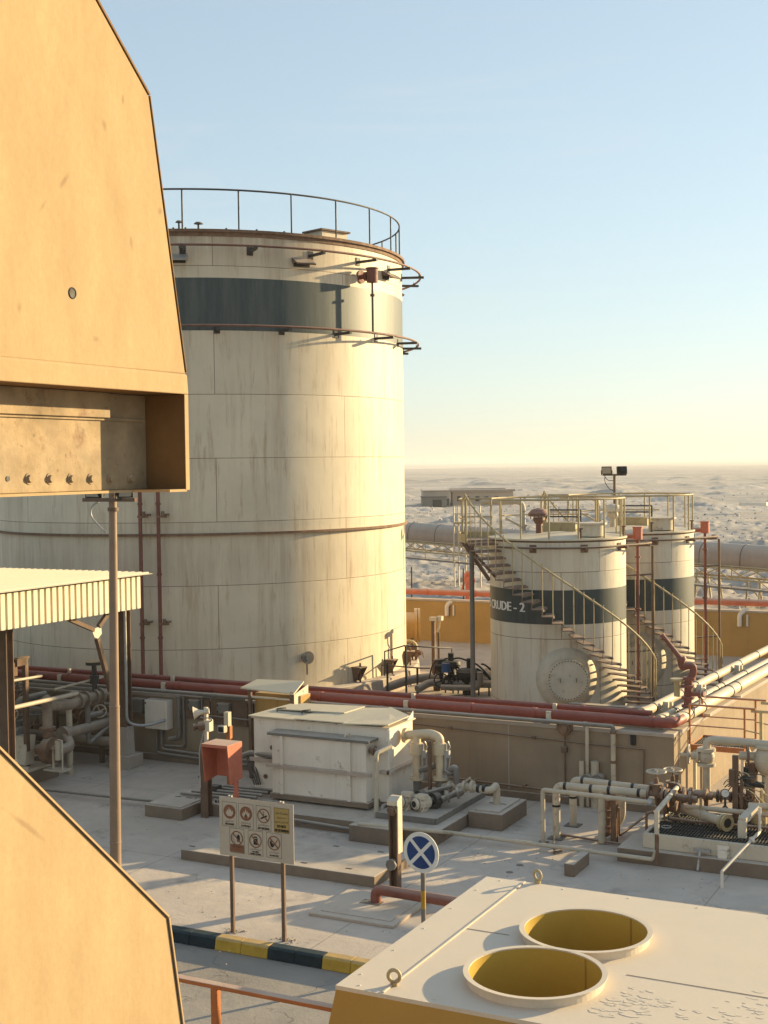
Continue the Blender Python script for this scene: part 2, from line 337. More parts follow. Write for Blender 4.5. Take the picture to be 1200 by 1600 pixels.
# ================================================================ SETTING
def ground_mat(name, col, crack=0.0, joints=None, big=0.35, bump=0.3, stains=0.0):
    m, t, b = nodes_for(name); p, nrm = posn(t)
    n1 = noi(t, p, 0.35, 6, 0.6); n2 = noi(t, p, 2.2, 8, 0.65, off=(4, 4, 0)); n3 = noi(t, p, 40, 4, 0.6)
    c = mixc(t, ramp(t, n1, 0.3, 0.7), tuple(x*(1-0.22) for x in col)+(1,), tuple(x*1.12 for x in col)+(1,))
    c = mixc(t, ramp(t, n2, 0.40, 0.62, 0, 0.5), c, tuple(x*0.80 for x in col)+(1,))
    c = mixc(t, ramp(t, n3, 0.5, 0.75, 0, 0.25), c, tuple(x*0.6 for x in col)+(1,))
    if name == 'desert_sand':
        for sc_, o_, lo_, hi_, am, cc_ in ((0.004, 3, .45, .58, .6, (0.30, 0.29, 0.285, 1)), (0.02, 6, .47, .60, .6, (0.60, 0.55, 0.49, 1)), (0.07, 1, .5, .62, .6, (0.27, 0.25, 0.23, 1)), (0.25, 9, .5, .64, .6, (0.28, 0.25, 0.225, 1)), (0.9, 2, .54, .68, .5, (0.22, 0.20, 0.18, 1))):
            c = mixc(t, ramp(t, noi(t, p, sc_, 6, 0.65, sc=(1, 1.6, 1), off=(o_, o_, 0)), lo_, hi_, 0, am), c, cc_)
    if stains:
        s = noi(t, p, 0.9, 6, 0.7, off=(7, 3, 0)); c = mixc(t, ramp(t, s, 0.57, 0.70, 0, stains), c, (0.16, 0.145, 0.135, 1))
    if crack:
        vo = t.nodes.new('ShaderNodeTexVoronoi'); vo.feature = 'DISTANCE_TO_EDGE'; vo.inputs['Scale'].default_value = 0.45
        mp = t.nodes.new('ShaderNodeVectorMath'); mp.operation = 'ADD'
        nn = t.nodes.new('ShaderNodeTexNoise'); nn.inputs['Scale'].default_value = 1.4; nn.inputs['Detail'].default_value = 6
        t.links.new(p, nn.inputs['Vector']); t.links.new(p, mp.inputs[0]); t.links.new(nn.outputs['Color'], mp.inputs[1])
        t.links.new(mp.outputs[0], vo.inputs['Vector'])
        g = ramp(t, vo.outputs['Distance'], 0.002, 0.008, crack, 0)
        g = mth(t, 'MULTIPLY', g, ramp(t, noi(t, p, 0.8, 2, off=(2, 9, 0)), 0.5, 0.6))
        c = mixc(t, g, c, tuple(x*0.3 for x in col)+(1,))
    if joints:
        sp = t.nodes.new('ShaderNodeSeparateXYZ'); t.links.new(p, sp.inputs[0])
        for ax, st, of in joints:
            q = mth(t, 'PINGPONG', mth(t, 'ADD', sp.outputs[ax], of), st)
            c = mixc(t, ramp(t, q, 0.006, 0.016, 0.55, 0), c, tuple(x*0.35 for x in col)+(1,))
    t.links.new(c, b.inputs['Base Color']); b.inputs['Roughness'].default_value = 0.95; b.inputs['Specular IOR Level'].default_value = 0.15
    bp = t.nodes.new('ShaderNodeBump'); bp.inputs['Strength'].default_value = bump; bp.inputs['Distance'].default_value = 0.05
    h = mth(t, 'ADD', mth(t, 'MULTIPLY', n3, 0.25), n2)
    t.links.new(h, bp.inputs['Height']); t.links.new(bp.outputs[0], b.inputs['Normal'])
    return m
M_yard = ground_mat('yard_concrete', (0.58, 0.49, 0.405), crack=0.35, joints=((0, 2.35, 0.4), (1, 2.0, 0.35)), stains=0.5)
M_farm = ground_mat('tank_floor', (0.52, 0.44, 0.36), crack=0.3, joints=((0, 4.1, 1.0), (1, 4.0, 0.6)), stains=0.25)
M_road = ground_mat('road_surface', (0.36, 0.315, 0.265), crack=0.7, stains=0.8)
M_sand = ground_mat('desert_sand', (0.50, 0.435, 0.37), bump=1.0)

CX = WY(1053, 1148, 26.2)[0]          # corner of the front dike wall
WALL_Z = 1.62
FARY = 48.6
struct(MB().raw([(-70, 16.62, 0), (60, 16.62, 0), (60, 26.3, 0), (-70, 26.3, 0)], [(0, 1, 2, 3)]).build('yard_ground', M_yard))
struct(MB().raw([(-70, 26.3, 0.004), (60, 26.3, 0.004), (60, 52, 0.004), (-70, 52, 0.004)], [(0, 1, 2, 3)]).build('tank_farm_ground', M_farm))
struct(MB().raw([(-70, -30, -0.16), (60, -30, -0.16), (60, 16.5, -0.16), (-70, 16.5, -0.16)], [(0, 1, 2, 3)]).build('road', M_road))
# desert: one sheet out to the horizon, dipping under the plant, heaped into spoil mounds beyond it
def desert_z(x, y):
    d = math.hypot(x, y)
    base = -0.32
    rise = min(1, max(0, (y-54)/14)) if -75 < x < 65 else min(1, max(0, (abs(x)-64)/14))
    if y < -20: rise = 0
    if rise <= 0: return base
    v = Vector((x, y, 0))
    a = min(1.0, 0.35+d/260)
    far = 1.0 if d < 500 else max(0.0, 1-(d-500)/900)
    h = 0
    w = v+Vector((noise.noise(v*0.09), noise.noise(v*0.09+Vector((7, 7, 0))), 0))*5
    r = noise.noise(w*0.018+Vector((5.1, 2.2, 0))); h += 0.8*max(0, r+0.02)*a
    r2 = noise.noise(w*0.062+Vector((1.7, 8.2, 0))); h += 3.2*max(0, r2-0.30)*a
    for fq, am, o_ in ((0.13, 0.16, 3.7), (0.33, 0.26, 9.7), (0.85, 0.24, 6.1)):
        rr = 1-abs(noise.noise(v*fq+Vector((o_, 1.2, 0)))*2); h += am*(rr*rr-0.35)*min(1, 0.45+1.6*max(0, r2))*max(0.25, 1-d/900)
    if d < 160: h += 0.14*abs(noise.noise(v*1.9))
    h *= far
    if d > 700: h += (d-700)/1000*2.0*max(0, noise.noise(v*0.0016)) + 2.0*max(0, noise.noise(v*0.006))*min(1, (d-700)/500)
    if d > 4000: h += min(20, (d-4000)/140)*(0.55+0.45*noise.noise(v*0.0006))
    return base*(1-rise)+rise*(h-0.35)
md = MB(); vs = []; fs = []
NA = 720; a0 = math.atan2(RV[1]*0+FW[1], FW[0])
rings = []
r = 12.0
while r < 9000:
    rings.append(r); r *= 1.0075 if 52 < r < 700 else 1.035
rings.append(9000)
spread = math.radians(34)
angs = [-PI/2-0.001+0.0]
angs = sorted([a0-spread+2*spread*i/NA for i in range(NA+1)] + [a0+spread+(2*PI-2*spread)*i/24 for i in range(1, 24)])
for R in rings:
    for a in angs:
        x = R*math.cos(a); y = R*math.sin(a); vs.append((x, y, desert_z(x, y)))
m = len(angs)
for i in range(len(rings)-1):
    for k in range(m): fs.append((i*m+k, (i+1)*m+k, (i+1)*m+(k+1) % m, i*m+(k+1) % m))
vs.append((0, 0, -0.32)); c0 = len(vs)-1
for k in range(m): fs.append((c0, k, (k+1) % m))
md.raw(vs, fs, True)
struct(md.build('desert_ground', M_sand, at=(0, 0, 0)))

# kerb with black and yellow painted lengths
kb = [-70.0, -13.6]; x = -13.6
k0 = thing('painted_kerb', 'low concrete kerb painted in black and yellow lengths along the yard edge', 'kerb', (-10, 16.5, -0.16))
xk = {'y1': WY(338, 1470, 16.5)[0], 'y2': WY(420, 1485, 16.5)[0], 'y3': WY(505, 1497, 16.5)[0]}
edges = [(xk['y1']-6*1.0, xk['y1'], 'kerb_black'), (xk['y1'], xk['y2'], 'kerb_yellow'), (xk['y2'], xk['y3'], 'kerb_black')]
st = xk['y2']-xk['y1']; xx = xk['y3']; kk = 0
while xx < 3: edges.append((xx, xx+st, 'kerb_yellow' if kk % 2 == 0 else 'kerb_black')); xx += st; kk += 1
edges[0] = (xk['y1']-st, xk['y1'], 'kerb_black')
xx = xk['y1']-st
for k in range(6): edges.append((xx-st, xx, 'kerb_yellow' if k % 2 == 0 else 'kerb_black')); xx -= st
for a, b, mm in edges:
    q = MB(); hb = (a+b)/2
    for s0, s1 in ((a, hb), (hb, b)):
        q.prism([(s0+0.002, 16.44, -0.158), (s0+0.002, 16.47, -0.01), (s0+0.002, 16.50, 0.02), (s0+0.002, 16.66, 0.022), (s0+0.002, 16.66, -0.158)], (s1-s0-0.004, 0, 0))
    q.build('kerb_length', mm, k0, bevel=0.012)

# ---- containment (dike) walls
def wall(name, label, pts, mm, cop=True):
    t = thing(name, label, 'wall', pts)
    return t
t = thing('containment_wall', 'tan concrete containment wall facing the yard with red pipes along its top', 'wall', (-20, 26.3, 0))
q = MB(); q.box(-60, CX, 26.2, 26.5, 0, WALL_Z-0.08); q.build('wall', 'dike_tan', t, bevel=0.01)
q = MB(); q.box(-60, CX+0.01, 26.17, 26.53, WALL_Z-0.078, WALL_Z); q.build('coping', 'concrete', t, bevel=0.012)
q = MB(); q.box(-60, CX-0.3, 26.12, 26.197, 0.004, 0.16); q.build('plinth', 'concrete_brown', t, bevel=0.01)
q = MB()
for jx in (WY(795, 1180, 26.2)[0], WY(690, 1170, 26.2)[0]-4, -22.0): q.box(jx-0.012, jx+0.012, 26.193, 26.2, 0.17, WALL_Z-0.08)
q.build('expansion_joint', 'concrete', t)
t = thing('containment_wall', 'sunlit side of the containment wall running away from the corner under cream pipes', 'wall', (CX-0.15, 37, 0))
SK = 0.042                                             # the side wall runs a little off the grid
def sx(y): return CX+SK*(y-26.2)
q = MB(); q.prism([(sx(26.503)-0.3, 26.503, 0), (sx(26.503), 26.503, 0), (sx(48.9), 48.9, 0), (sx(48.9)-0.3, 48.9, 0)], (0, 0, WALL_Z-0.08)); q.build('wall', 'dike_tan', t, bevel=0.01)
q = MB(); q.prism([(sx(26.533)-0.33, 26.533, WALL_Z-0.078), (sx(26.533)+0.03, 26.533, WALL_Z-0.078), (sx(48.9)+0.03, 48.9, WALL_Z-0.078), (sx(48.9)-0.33, 48.9, WALL_Z-0.078)], (0, 0, 0.078)); q.build('coping', 'concrete', t, bevel=0.012)
t = thing('containment_wall', 'ochre back wall of the containment yard with a red pipe above it', 'wall', (-25, FARY+0.15, 0))
q = MB(); q.box(-60, sx(48.6)-0.302, FARY, FARY+0.3, 0, 1.6); q.build('wall', 'dike_ochre', t, bevel=0.01)
q = MB(); q.box(-60, sx(48.6)-0.335, FARY-0.03, FARY+0.33, 1.602, 1.68); q.build('coping', 'concrete', t, bevel=0.012)

# ---- the big storage tank
def shell_mat(name, R, h, z0, bw, rot, col):
    m, t, b = nodes_for(name)
    tc = t.nodes.new('ShaderNodeTexCoord'); sp = t.nodes.new('ShaderNodeSeparateXYZ'); t.links.new(tc.outputs['Object'], sp.inputs[0])
    ang = mth(t, 'ARCTAN2', sp.outputs[1], sp.outputs[0])
    arc = mth(t, 'MULTIPLY', mth(t, 'ADD', ang, rot), R)
    cb = t.nodes.new('ShaderNodeCombineXYZ'); t.links.new(arc, cb.inputs[0]); t.links.new(mth(t, 'SUBTRACT', sp.outputs[2], z0), cb.inputs[1])
    br = t.nodes.new('ShaderNodeTexBrick'); br.offset = 0.34; br.inputs['Scale'].default_value = 1.0
    br.inputs['Brick Width'].default_value = bw; br.inputs['Row Height'].default_value = h
    br.inputs['Mortar Size'].default_value = 0.010; br.inputs['Mortar Smooth'].default_value = 0.6
    br.inputs['Color1'].default_value = (1, 1, 1, 1); br.inputs['Color2'].default_value = (0.90, 0.90, 0.90, 1)
    t.links.new(cb.outputs[0], br.inputs['Vector'])
    p, nrm = posn(t)
    n1 = noi(t, tc.outputs['Object'], 0.6, 7, 0.65)
    c = mixc(t, ramp(t, n1, 0.3, 0.7), tuple(x*0.88 for x in col)+(1,), tuple(min(1, x*1.06) for x in col)+(1,))
    mul = t.nodes.new('ShaderNodeMix'); mul.data_type = 'RGBA'; mul.blend_type = 'MULTIPLY'; mul.inputs[0].default_value = 1
    t.links.new(c, mul.inputs[6]); t.links.new(br.outputs['Color'], mul.inputs[7]); c = mul.outputs[2]
    # long rust runs below the seams, finer drips and chalky washes
    a1 = t.nodes.new('ShaderNodeCombineXYZ'); t.links.new(arc, a1.inputs[0]); t.links.new(mth(t, 'MULTIPLY', sp.outputs[2], 0.045), a1.inputs[1])
    s1 = noi(t, a1.outputs[0], 1.5, 8, 0.75)
    rowf = mth(t, 'FRACT', mth(t, 'DIVIDE', mth(t, 'SUBTRACT', sp.outputs[2], z0), h))
    c = mixc(t, mth(t, 'MULTIPLY', ramp(t, s1, 0.50, 0.72, 0, 0.7), ramp(t, rowf, 0.0, 1.0, 0.55, 1.0)), c, (0.30, 0.175, 0.09, 1))
    a2 = t.nodes.new('ShaderNodeCombineXYZ'); t.links.new(arc, a2.inputs[0]); t.links.new(mth(t, 'MULTIPLY', sp.outputs[2], 0.10), a2.inputs[1])
    s2 = noi(t, a2.outputs[0], 5.5, 6, 0.7, off=(3, 1, 0))
    c = mixc(t, ramp(t, s2, 0.54, 0.70, 0, 0.6), c, (0.33, 0.20, 0.105, 1))
    s3 = noi(t, a2.outputs[0], 9, 4, 0.6, off=(8, 4, 0))
    c = mixc(t, ramp(t, s3, 0.5, 0.75, 0, 0.10), c, (0.62, 0.58, 0.48, 1))
    if h < 1.825:
        top = mth(t, 'MULTIPLY', ramp(t, sp.outputs[2], 12.3, 13.8), ramp(t, noi(t, a1.outputs[0], 3.0, 6, 0.7, off=(5, 0, 0)), 0.36, 0.62, 0, 0.75)); c = mixc(t, top, c, (0.30, 0.19, 0.12, 1))
        low = mth(t, 'MULTIPLY', ramp(t, sp.outputs[2], 5.1, 4.2, 0, 1), ramp(t, noi(t, a1.outputs[0], 2.4, 6, 0.7, off=(2, 3, 0)), 0.42, 0.64, 0, 0.6)); low = mth(t, 'MULTIPLY', low, ramp(t, sp.outputs[2], 3.2, 4.9)); c = mixc(t, low, c, (0.30, 0.17, 0.10, 1))
    c = mixc(t, mth(t, 'MULTIPLY', br.outputs['Fac'], 0.85), c, (0.20, 0.12, 0.075, 1))
    lo = noi(t, tc.outputs['Object'], 3.0, 6, 0.7, off=(2, 2, 2))
    c = mixc(t, mth(t, 'MULTIPLY', br.outputs['Fac'], ramp(t, lo, 0.55, 0.65, 0, 1)), c, RUST)
    t.links.new(c, b.inputs['Base Color']); b.inputs['Roughness'].default_value = 0.55; b.inputs['Specular IOR Level'].default_value = 0.3
    bp = t.nodes.new('ShaderNodeBump'); bp.inputs['Strength'].default_value = 0.35; bp.inputs['Distance'].default_value = 0.03
    hh = mth(t, 'SUBTRACT', mth(t, 'MULTIPLY', noi(t, tc.outputs['Object'], 0.9, 3), 0.8), br.outputs['Fac'])
    t.links.new(hh, bp.inputs['Height']); t.links.new(bp.outputs[0], b.inputs['Normal'])
    return m
def band_mat(name, R, dark, light):
    m, t, b = nodes_for(name)
    tc = t.nodes.new('ShaderNodeTexCoord'); sp = t.nodes.new('ShaderNodeSeparateXYZ'); t.links.new(tc.outputs['Object'], sp.inputs[0])
    arc = mth(t, 'MULTIPLY', mth(t, 'ARCTAN2', sp.outputs[1], sp.outputs[0]), R)
    a1 = t.nodes.new('ShaderNodeCombineXYZ'); t.links.new(arc, a1.inputs[0]); t.links.new(mth(t, 'MULTIPLY', sp.outputs[2], 0.07), a1.inputs[1])
    s1 = noi(t, a1.outputs[0], 2.2, 8, 0.75); s2 = noi(t, a1.outputs[0], 9, 5, 0.7, off=(1, 2, 3))
    c = mixc(t, ramp(t, s1, 0.32, 0.68, 0.05, 0.9), dark, light)
    c = mixc(t, ramp(t, s2, 0.5, 0.72, 0, 0.35), c, tuple(x*1.5 for x in light[:3])+(1,))
    n = noi(t, tc.outputs['Object'], 14, 4, 0.6); c = mixc(t, ramp(t, n, 0.6, 0.7, 0, 0.25), c, (0.13, 0.11, 0.09, 1))
    t.links.new(c, b.inputs['Base Color']); b.inputs['Roughness'].default_value = 0.52; b.inputs['Specular IOR Level'].default_value = 0.38
    return m
TD = 44.9; TXc = (320-600)/F*TD
TC = (cyw*TXc-syw*TD, syw*TXc+cyw*TD); TR = 6.68
A0 = math.atan2(-TC[1], -TC[0])                       # bearing from the tank to the camera
def taz(s): return A0+math.asin(max(-1, min(1, s)))    # +: to the right as seen
def tpx(px): return taz((px-320)/312.0)
def tpt(px, z, dr=0.0): return circ(TC, TR+dr, z, tpx(px))
TZ = 13.75
MT['tank_shell'] = shell_mat('tank_shell', TR, 1.82, 5.98-0.5-1.82*3-0.0, 6.35, -A0+0.90, (0.66, 0.56, 0.405))
MT['tank_band'] = band_mat('tank_band', TR, (0.022, 0.040, 0.046, 1), (0.085, 0.092, 0.078, 1))
T = thing('storage_tank', 'tall cream crude oil storage tank with a dark band and rust streaked shell', 'storage tank', (TC[0], TC[1], 0))
q = MB(); q.lathe((TC[0], TC[1], 0), [(TR, 0.5), (TR, TZ)], 160)
T_shell = q.build('shell', 'tank_shell', T)
q = MB(); q.lathe((TC[0], TC[1], 0), [(TR+0.45, 0.0), (TR+0.42, 0.47), (TR+0.36, 0.5), (TR-0.3, 0.5)], 120); q.build('foundation_ring', 'concrete', T)
q = MB(); q.lathe((TC[0], TC[1], 0), [(TR+0.10, TZ-0.05), (TR+0.10, TZ+0.03), (TR-0.02, TZ+0.03), (0.01, TZ+0.75)], 120); q.build('roof', 'rusty', T)
q = MB(); q.lathe((TC[0], TC[1], 0), [(TR+0.012, TZ-0.16), (TR+0.03, TZ-0.16), (TR+0.03, TZ-0.05), (TR+0.1, TZ-0.05)], 120); q.build('top_angle', 'rusty', T)
zb0 = 10.93; zb1 = 12.42
q = MB(); q.lathe((TC[0], TC[1], 0), [(TR, zb0), (TR+0.004, zb0), (TR+0.004, zb1), (TR, zb1)], 160, smooth=True); q.build('painted_band', 'tank_band', T)
q = MB(); q.lathe((TC[0], TC[1], 0), [(TR, 5.10), (TR+0.11, 5.10), (TR+0.11, 5.17), (TR, 5.17)], 160, smooth=False); q.build('stiffener_ring', 'rusty', T)
# roof railing
rl = MB(); rl.tube([circ(TC, TR-0.06, TZ+1.17, 2*PI*k/120) for k in range(120)], 0.028, 6, closed=True)
R_ = rl.build('roof_railing', 'dark_steel', T)
N = 26
for k in range(N):
    a = tpx(372)+2*PI*k/N
    MB().cyl(circ(TC, TR-0.06, TZ, a), circ(TC, TR-0.06, TZ+1.17, a), 0.026, n=6).build('railing_post', 'dark_steel', R_)
# cooling water rings on brackets
def water_ring(parent, C, Rt, z, off, nb, ph, mm, r=0.035, bl=None, bm='brown_steel', a_from=0, a_to=2*PI, bw=0.09):
    n = 120; full = a_to-a_from > 2*PI-0.01
    m = MB(); m.tube([circ(C, Rt+off, z, a_from+(a_to-a_from)*k/n) for k in range(n+(0 if full else 1))], r, 6, closed=full)
    o = m.build('water_ring', mm, parent)
    for k in range(nb):
        a = ph+2*PI*k/nb
        b = MB(); b.bar(circ(C, Rt, z-r-0.04, a), circ(C, Rt+off+0.12, z-r-0.04, a), bw, 0.07)
        b.bar(circ(C, Rt+0.01, z-0.18, a), circ(C, Rt+0.01, z+0.06, a), bw*2, 0.02, up=(math.cos(a), math.sin(a), 0))
        b.tube([circ(C, Rt+off-0.045, z-0.04, a), circ(C, Rt+off-0.045, z+0.05, a)], 0.012, 6)
        b.build('bracket', bm, o)
    return o
water_ring(T, TC, TR, 13.25, 0.62, 22, tpx(540), 'ring_brown', bm='dark_steel')
water_ring(T, TC, TR, 11.02, 0.52, 22, tpx(505), 'ring_brown', bm='dark_steel')
# hooded overflow vents
for px in (288, 456, 588, 633):
    a = tpx(px) if px < 630 else A0+1.72
    z = 12.93; er = Vector((math.cos(a), math.sin(a), 0)); et = Vector((-math.sin(a), math.cos(a), 0))
    v = MB(); c = Vector(circ(TC, TR, z, a)); w = 0.32
    v.prism([c-et*w+Vector((0, 0, 0.16)), c-et*w+er*0.30-Vector((0, 0, 0.02)), c-et*w+er*0.28-Vector((0, 0, 0.06)), c-et*w+Vector((0, 0, 0.12))], et*2*w)
    for s in (-1, 1): v.prism([c+et*s*w, c+et*s*w+er*0.28-Vector((0, 0, 0.04)), c+et*s*w+Vector((0, 0, 0.12))], et*0.012)
    v.build('vent_hood', 'galv' if px == 288 else 'brown_steel', T)
    MB().prism([c-et*(w-0.05)-Vector((0, 0, 0.10)), c+et*(w-0.05)-Vector((0, 0, 0.10)), c+et*(w-0.05)+Vector((0, 0, 0.08)), c-et*(w-0.05)+Vector((0, 0, 0.08))], er*0.012).build('vent_opening', 'black', T)
# foam chamber: red pot on a nozzle, riser below
a = tpx(545); er = Vector((math.cos(a), math.sin(a), 0)); c = Vector(circ(TC, TR, 12.75, a))
f = MB(); pc = c+er*0.42
f.cyl(pc-Vector((0, 0, 0.20)), pc+Vector((0, 0, 0.20)), 0.17); f.cyl(pc+Vector((0, 0, 0.20)), pc+Vector((0, 0, 0.235)), 0.20)
f.cyl(c, pc, 0.07); f.cyl(c+er*0.16, c+er*0.20, 0.14); f.cyl(c+er*0.22, c+er*0.26, 0.14); f.cyl(c, c+er*0.03, 0.2)
fo = f.build('foam_chamber', 'red_dark', T)
f = MB(); f.tube([pc-Vector((0, 0, 0.2)), pc-Vector((0, 0, 1.75))], 0.035, 8); f.cyl(pc-Vector((0, 0, 0.62)), pc-Vector((0, 0, 0.55)), 0.07, n=10); f.build('riser', 'brown_steel', fo)
# twin water risers with clamps
for px in (238, 261):
    d = MB(); d.tube([tpt(px, 0.5, 0.24), tpt(px, 11.2, 0.24)], 0.055, 8)
    for zz in (2.2, 4.0, 6.0, 8.2): d.cyl(tpt(px, zz, 0.24), tpt(px, zz+0.06, 0.24), 0.075, n=8)
    d.build('water_riser', 'red_dark', T)
for z in (5.72, 2.67, 8.8):
    for px in (243, 267):
        cl = MB(); cl.bar(tpt(px, z), tpt(px, z, 0.34), 0.07, 0.05); cl.bar(tpt(px+5, z), tpt(px+4, z, 0.3), 0.05, 0.05)
        cl.bar(tpt(px-8, z-0.05, 0.27), tpt(px+5, z-0.05, 0.27), 0.05, 0.06); cl.cyl(tpt(px, z-0.05, 0.29), tpt(px, z+0.1, 0.29), 0.05, n=8)
        cl.build('riser_clamp', 'rusty', T)
# roof hatch, breather vents and gauge posts near the rim
hz = TZ+0.05
hc = Vector(circ(TC, TR-0.75, hz+0.12, tpx(519)))
def rbox(m, c, a, sx, sy, sz):
    """box of radial size sx, tangential sy"""
    er = Vector((math.cos(a), math.sin(a), 0)); et = Vector((-math.sin(a), math.cos(a), 0)); c = Vector(c)
    return m.prism([c+er*sx/2*i+et*sy/2*j-Vector((0, 0, sz/2)) for i, j in ((-1, -1), (1, -1), (1, 1), (-1, 1))], (0, 0, sz))
hb = MB(); rbox(hb, hc, tpx(505), 0.75, 1.0, 0.26); hh = hb.build('roof_hatch', 'cream_steel', T)
hb = MB(); rbox(hb, hc+Vector((0, 0, 0.16)), tpx(505), 0.9, 1.16, 0.05); hb.tube([hc+Vector((0, -0.1, 0.18)), hc+Vector((0, -0.1, 0.26)), hc+Vector((0, 0.1, 0.26)), hc+Vector((0, 0.1, 0.18))], 0.012, 6); hb.build('hatch_lid', 'brown_steel', hh)
for px, h, w in ((291, 0.24, 0.11), (318, 0.2, 0.14), (283, 0.08, 0.03), (300, 0.08, 0.03), (357, 0.08, 0.03), (400, 0.08, 0.03), (440, 0.08, 0.03)):
    p0 = Vector(circ(TC, TR-0.35, TZ+0.06, tpx(px))); b = MB(); b.cyl(p0, p0+Vector((0, 0, h)), 0.03, n=8)
    if h > 0.1: b.cyl(p0+Vector((0, 0, h-0.02)), p0+Vector((0, 0, h+0.03)), w, w*0.6, n=12)
    b.build('roof_vent', 'dark_steel', T)
# manways / anchor chairs near the base
for px, dz in ((527, 0), (580, 0), (618, 0), (633, 0)):
    a = tpx(px) if px < 630 else A0+1.45
    er = Vector((math.cos(a), math.sin(a), 0)); et = Vector((-math.sin(a), math.cos(a), 0)); c = Vector(circ(TC, TR, 0.52, a))
    b = MB(); w = 0.17
    for s in (-1, 1): b.prism([c+et*s*0.09, c+et*s*0.09+er*0.12, c+et*s*w+er*0.32+Vector((0, 0, 0.42)), c+et*s*w+Vector((0, 0, 0.42))], et*0.02)
    b.prism([c-et*w+Vector((0, 0, 0.42)), c+et*w+Vector((0, 0, 0.42)), c+et*w+er*0.34+Vector((0, 0, 0.42)), c-et*w+er*0.34+Vector((0, 0, 0.42))], (0, 0, 0.03))
    b.cyl(c+er*0.2-Vector((0, 0, 0.05)), c+er*0.2+Vector((0, 0, 0.56)), 0.03, n=8)
    b.build('anchor_chair', 'brown_steel', T)
a = tpx(452); er = Vector((math.cos(a), math.sin(a), 0)); c = Vector(circ(TC, TR, 1.45, a))
b = MB(); b.cyl(c, c+er*0.2, 0.12); flange(b, c+er*0.2, er, 0.19, 0.06); b.cyl(c+er*0.24, c+er*0.27, 0.1); b.cyl(c+er*0.15, c+er*0.15-Vector((0, 0, 0.5)), 0.03, n=8)
b.build('nozzle', 'pipe_grey', T)
# ================================================================ FOREGROUND: yellow plant housings
HX = -3.81
t = thing('intake_hood', 'large sunlit yellow hood with a bolted beam under its lip, nearest at upper left', 'machine hood', (HX-0.7, 4.2, 6.9))
def yz(pts, x): return [(x, y, z) for y, z in pts]
q = MB(); q.prism(yz([(2.6, 7.455), (5.38, 7.46), (5.13, 8.73), (4.76, 9.06), (4.2, 9.56), (2.6, 9.6)], HX), (-1.5, 0, 0)); q.build('side_panel', 'hood_yellow', t, bevel=0.006)
q = MB(); q.prism([(5.385, 7.46), (5.135, 8.735), (5.142, 8.737), (5.393, 7.46)] and [(HX+0.004, 5.384, 7.47), (HX+0.004, 5.134, 8.735), (HX+0.004, 5.139, 8.737), (HX+0.004, 5.389, 7.47)], (-1.5, 0, 0))
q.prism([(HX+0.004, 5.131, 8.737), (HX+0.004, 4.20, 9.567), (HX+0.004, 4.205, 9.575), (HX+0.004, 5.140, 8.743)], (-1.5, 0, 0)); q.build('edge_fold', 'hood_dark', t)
q = MB(); q.prism([(HX+0.002, 2.6, 7.462), (HX+0.012, 2.6, 7.452), (HX+0.018, 2.6, 7.362), (HX+0.010, 2.6, 7.360), (HX-0.01, 2.6, 7.44)], (0, 2.778, 0)); q.build('lip', 'hood_yellow', t, bevel=0.004)
XR = -4.035
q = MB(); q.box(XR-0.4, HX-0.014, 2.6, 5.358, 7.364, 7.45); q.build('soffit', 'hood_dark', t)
q = MB(); q.box(XR-0.05, XR, 2.6, 5.358, 6.905, 7.362); beam = q.build('beam', 'hood_inner', t, bevel=0.004)
q = MB(); q.box(XR, XR+0.028, 2.6, 5.05, 7.245, 7.362); q.box(XR+0.002, XR+0.012, 2.6, 5.33, 7.232, 7.246); q.build('stiffener_plate', 'hood_inner', t, bevel=0.003)
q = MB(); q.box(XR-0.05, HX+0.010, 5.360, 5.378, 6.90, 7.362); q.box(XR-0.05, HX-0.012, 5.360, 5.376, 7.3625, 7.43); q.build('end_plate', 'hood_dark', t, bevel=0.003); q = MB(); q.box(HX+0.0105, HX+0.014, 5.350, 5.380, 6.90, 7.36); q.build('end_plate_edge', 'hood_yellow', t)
q = MB(); q.box(XR-0.05, HX+0.012, 5.22, 5.359, 6.892, 6.904); q.box(XR-0.05, XR+0.02, 2.6, 5.22, 6.892, 6.904); q.build('bottom_flange', 'hood_yellow', t)
for px in (12, 45, 78, 111, 142, 172, 204):
    p = WX(px, 748, XR); q = MB()
    if px == 12: q.cyl((XR, p[1], p[2]), (XR+0.003, p[1], p[2]), 0.012, n=12); q.build('bolt_hole', 'black', t)
    else: q.cyl((XR, p[1], p[2]), (XR+0.016, p[1], p[2]), 0.020, 0.015, n=10); q.cyl((XR, p[1], p[2]), (XR+0.004, p[1], p[2]), 0.026, n=12); q.build('bolt', 'hood_inner', t)
p = WX(113, 458, HX); q = MB(); q.cyl((HX, p[1], p[2]), (HX+0.0015, p[1], p[2]), 0.021, n=20); q.torus((HX, p[1], p[2]), 0.022, 0.004, (1, 0, 0)); q.build('drilled_hole', 'black', t)

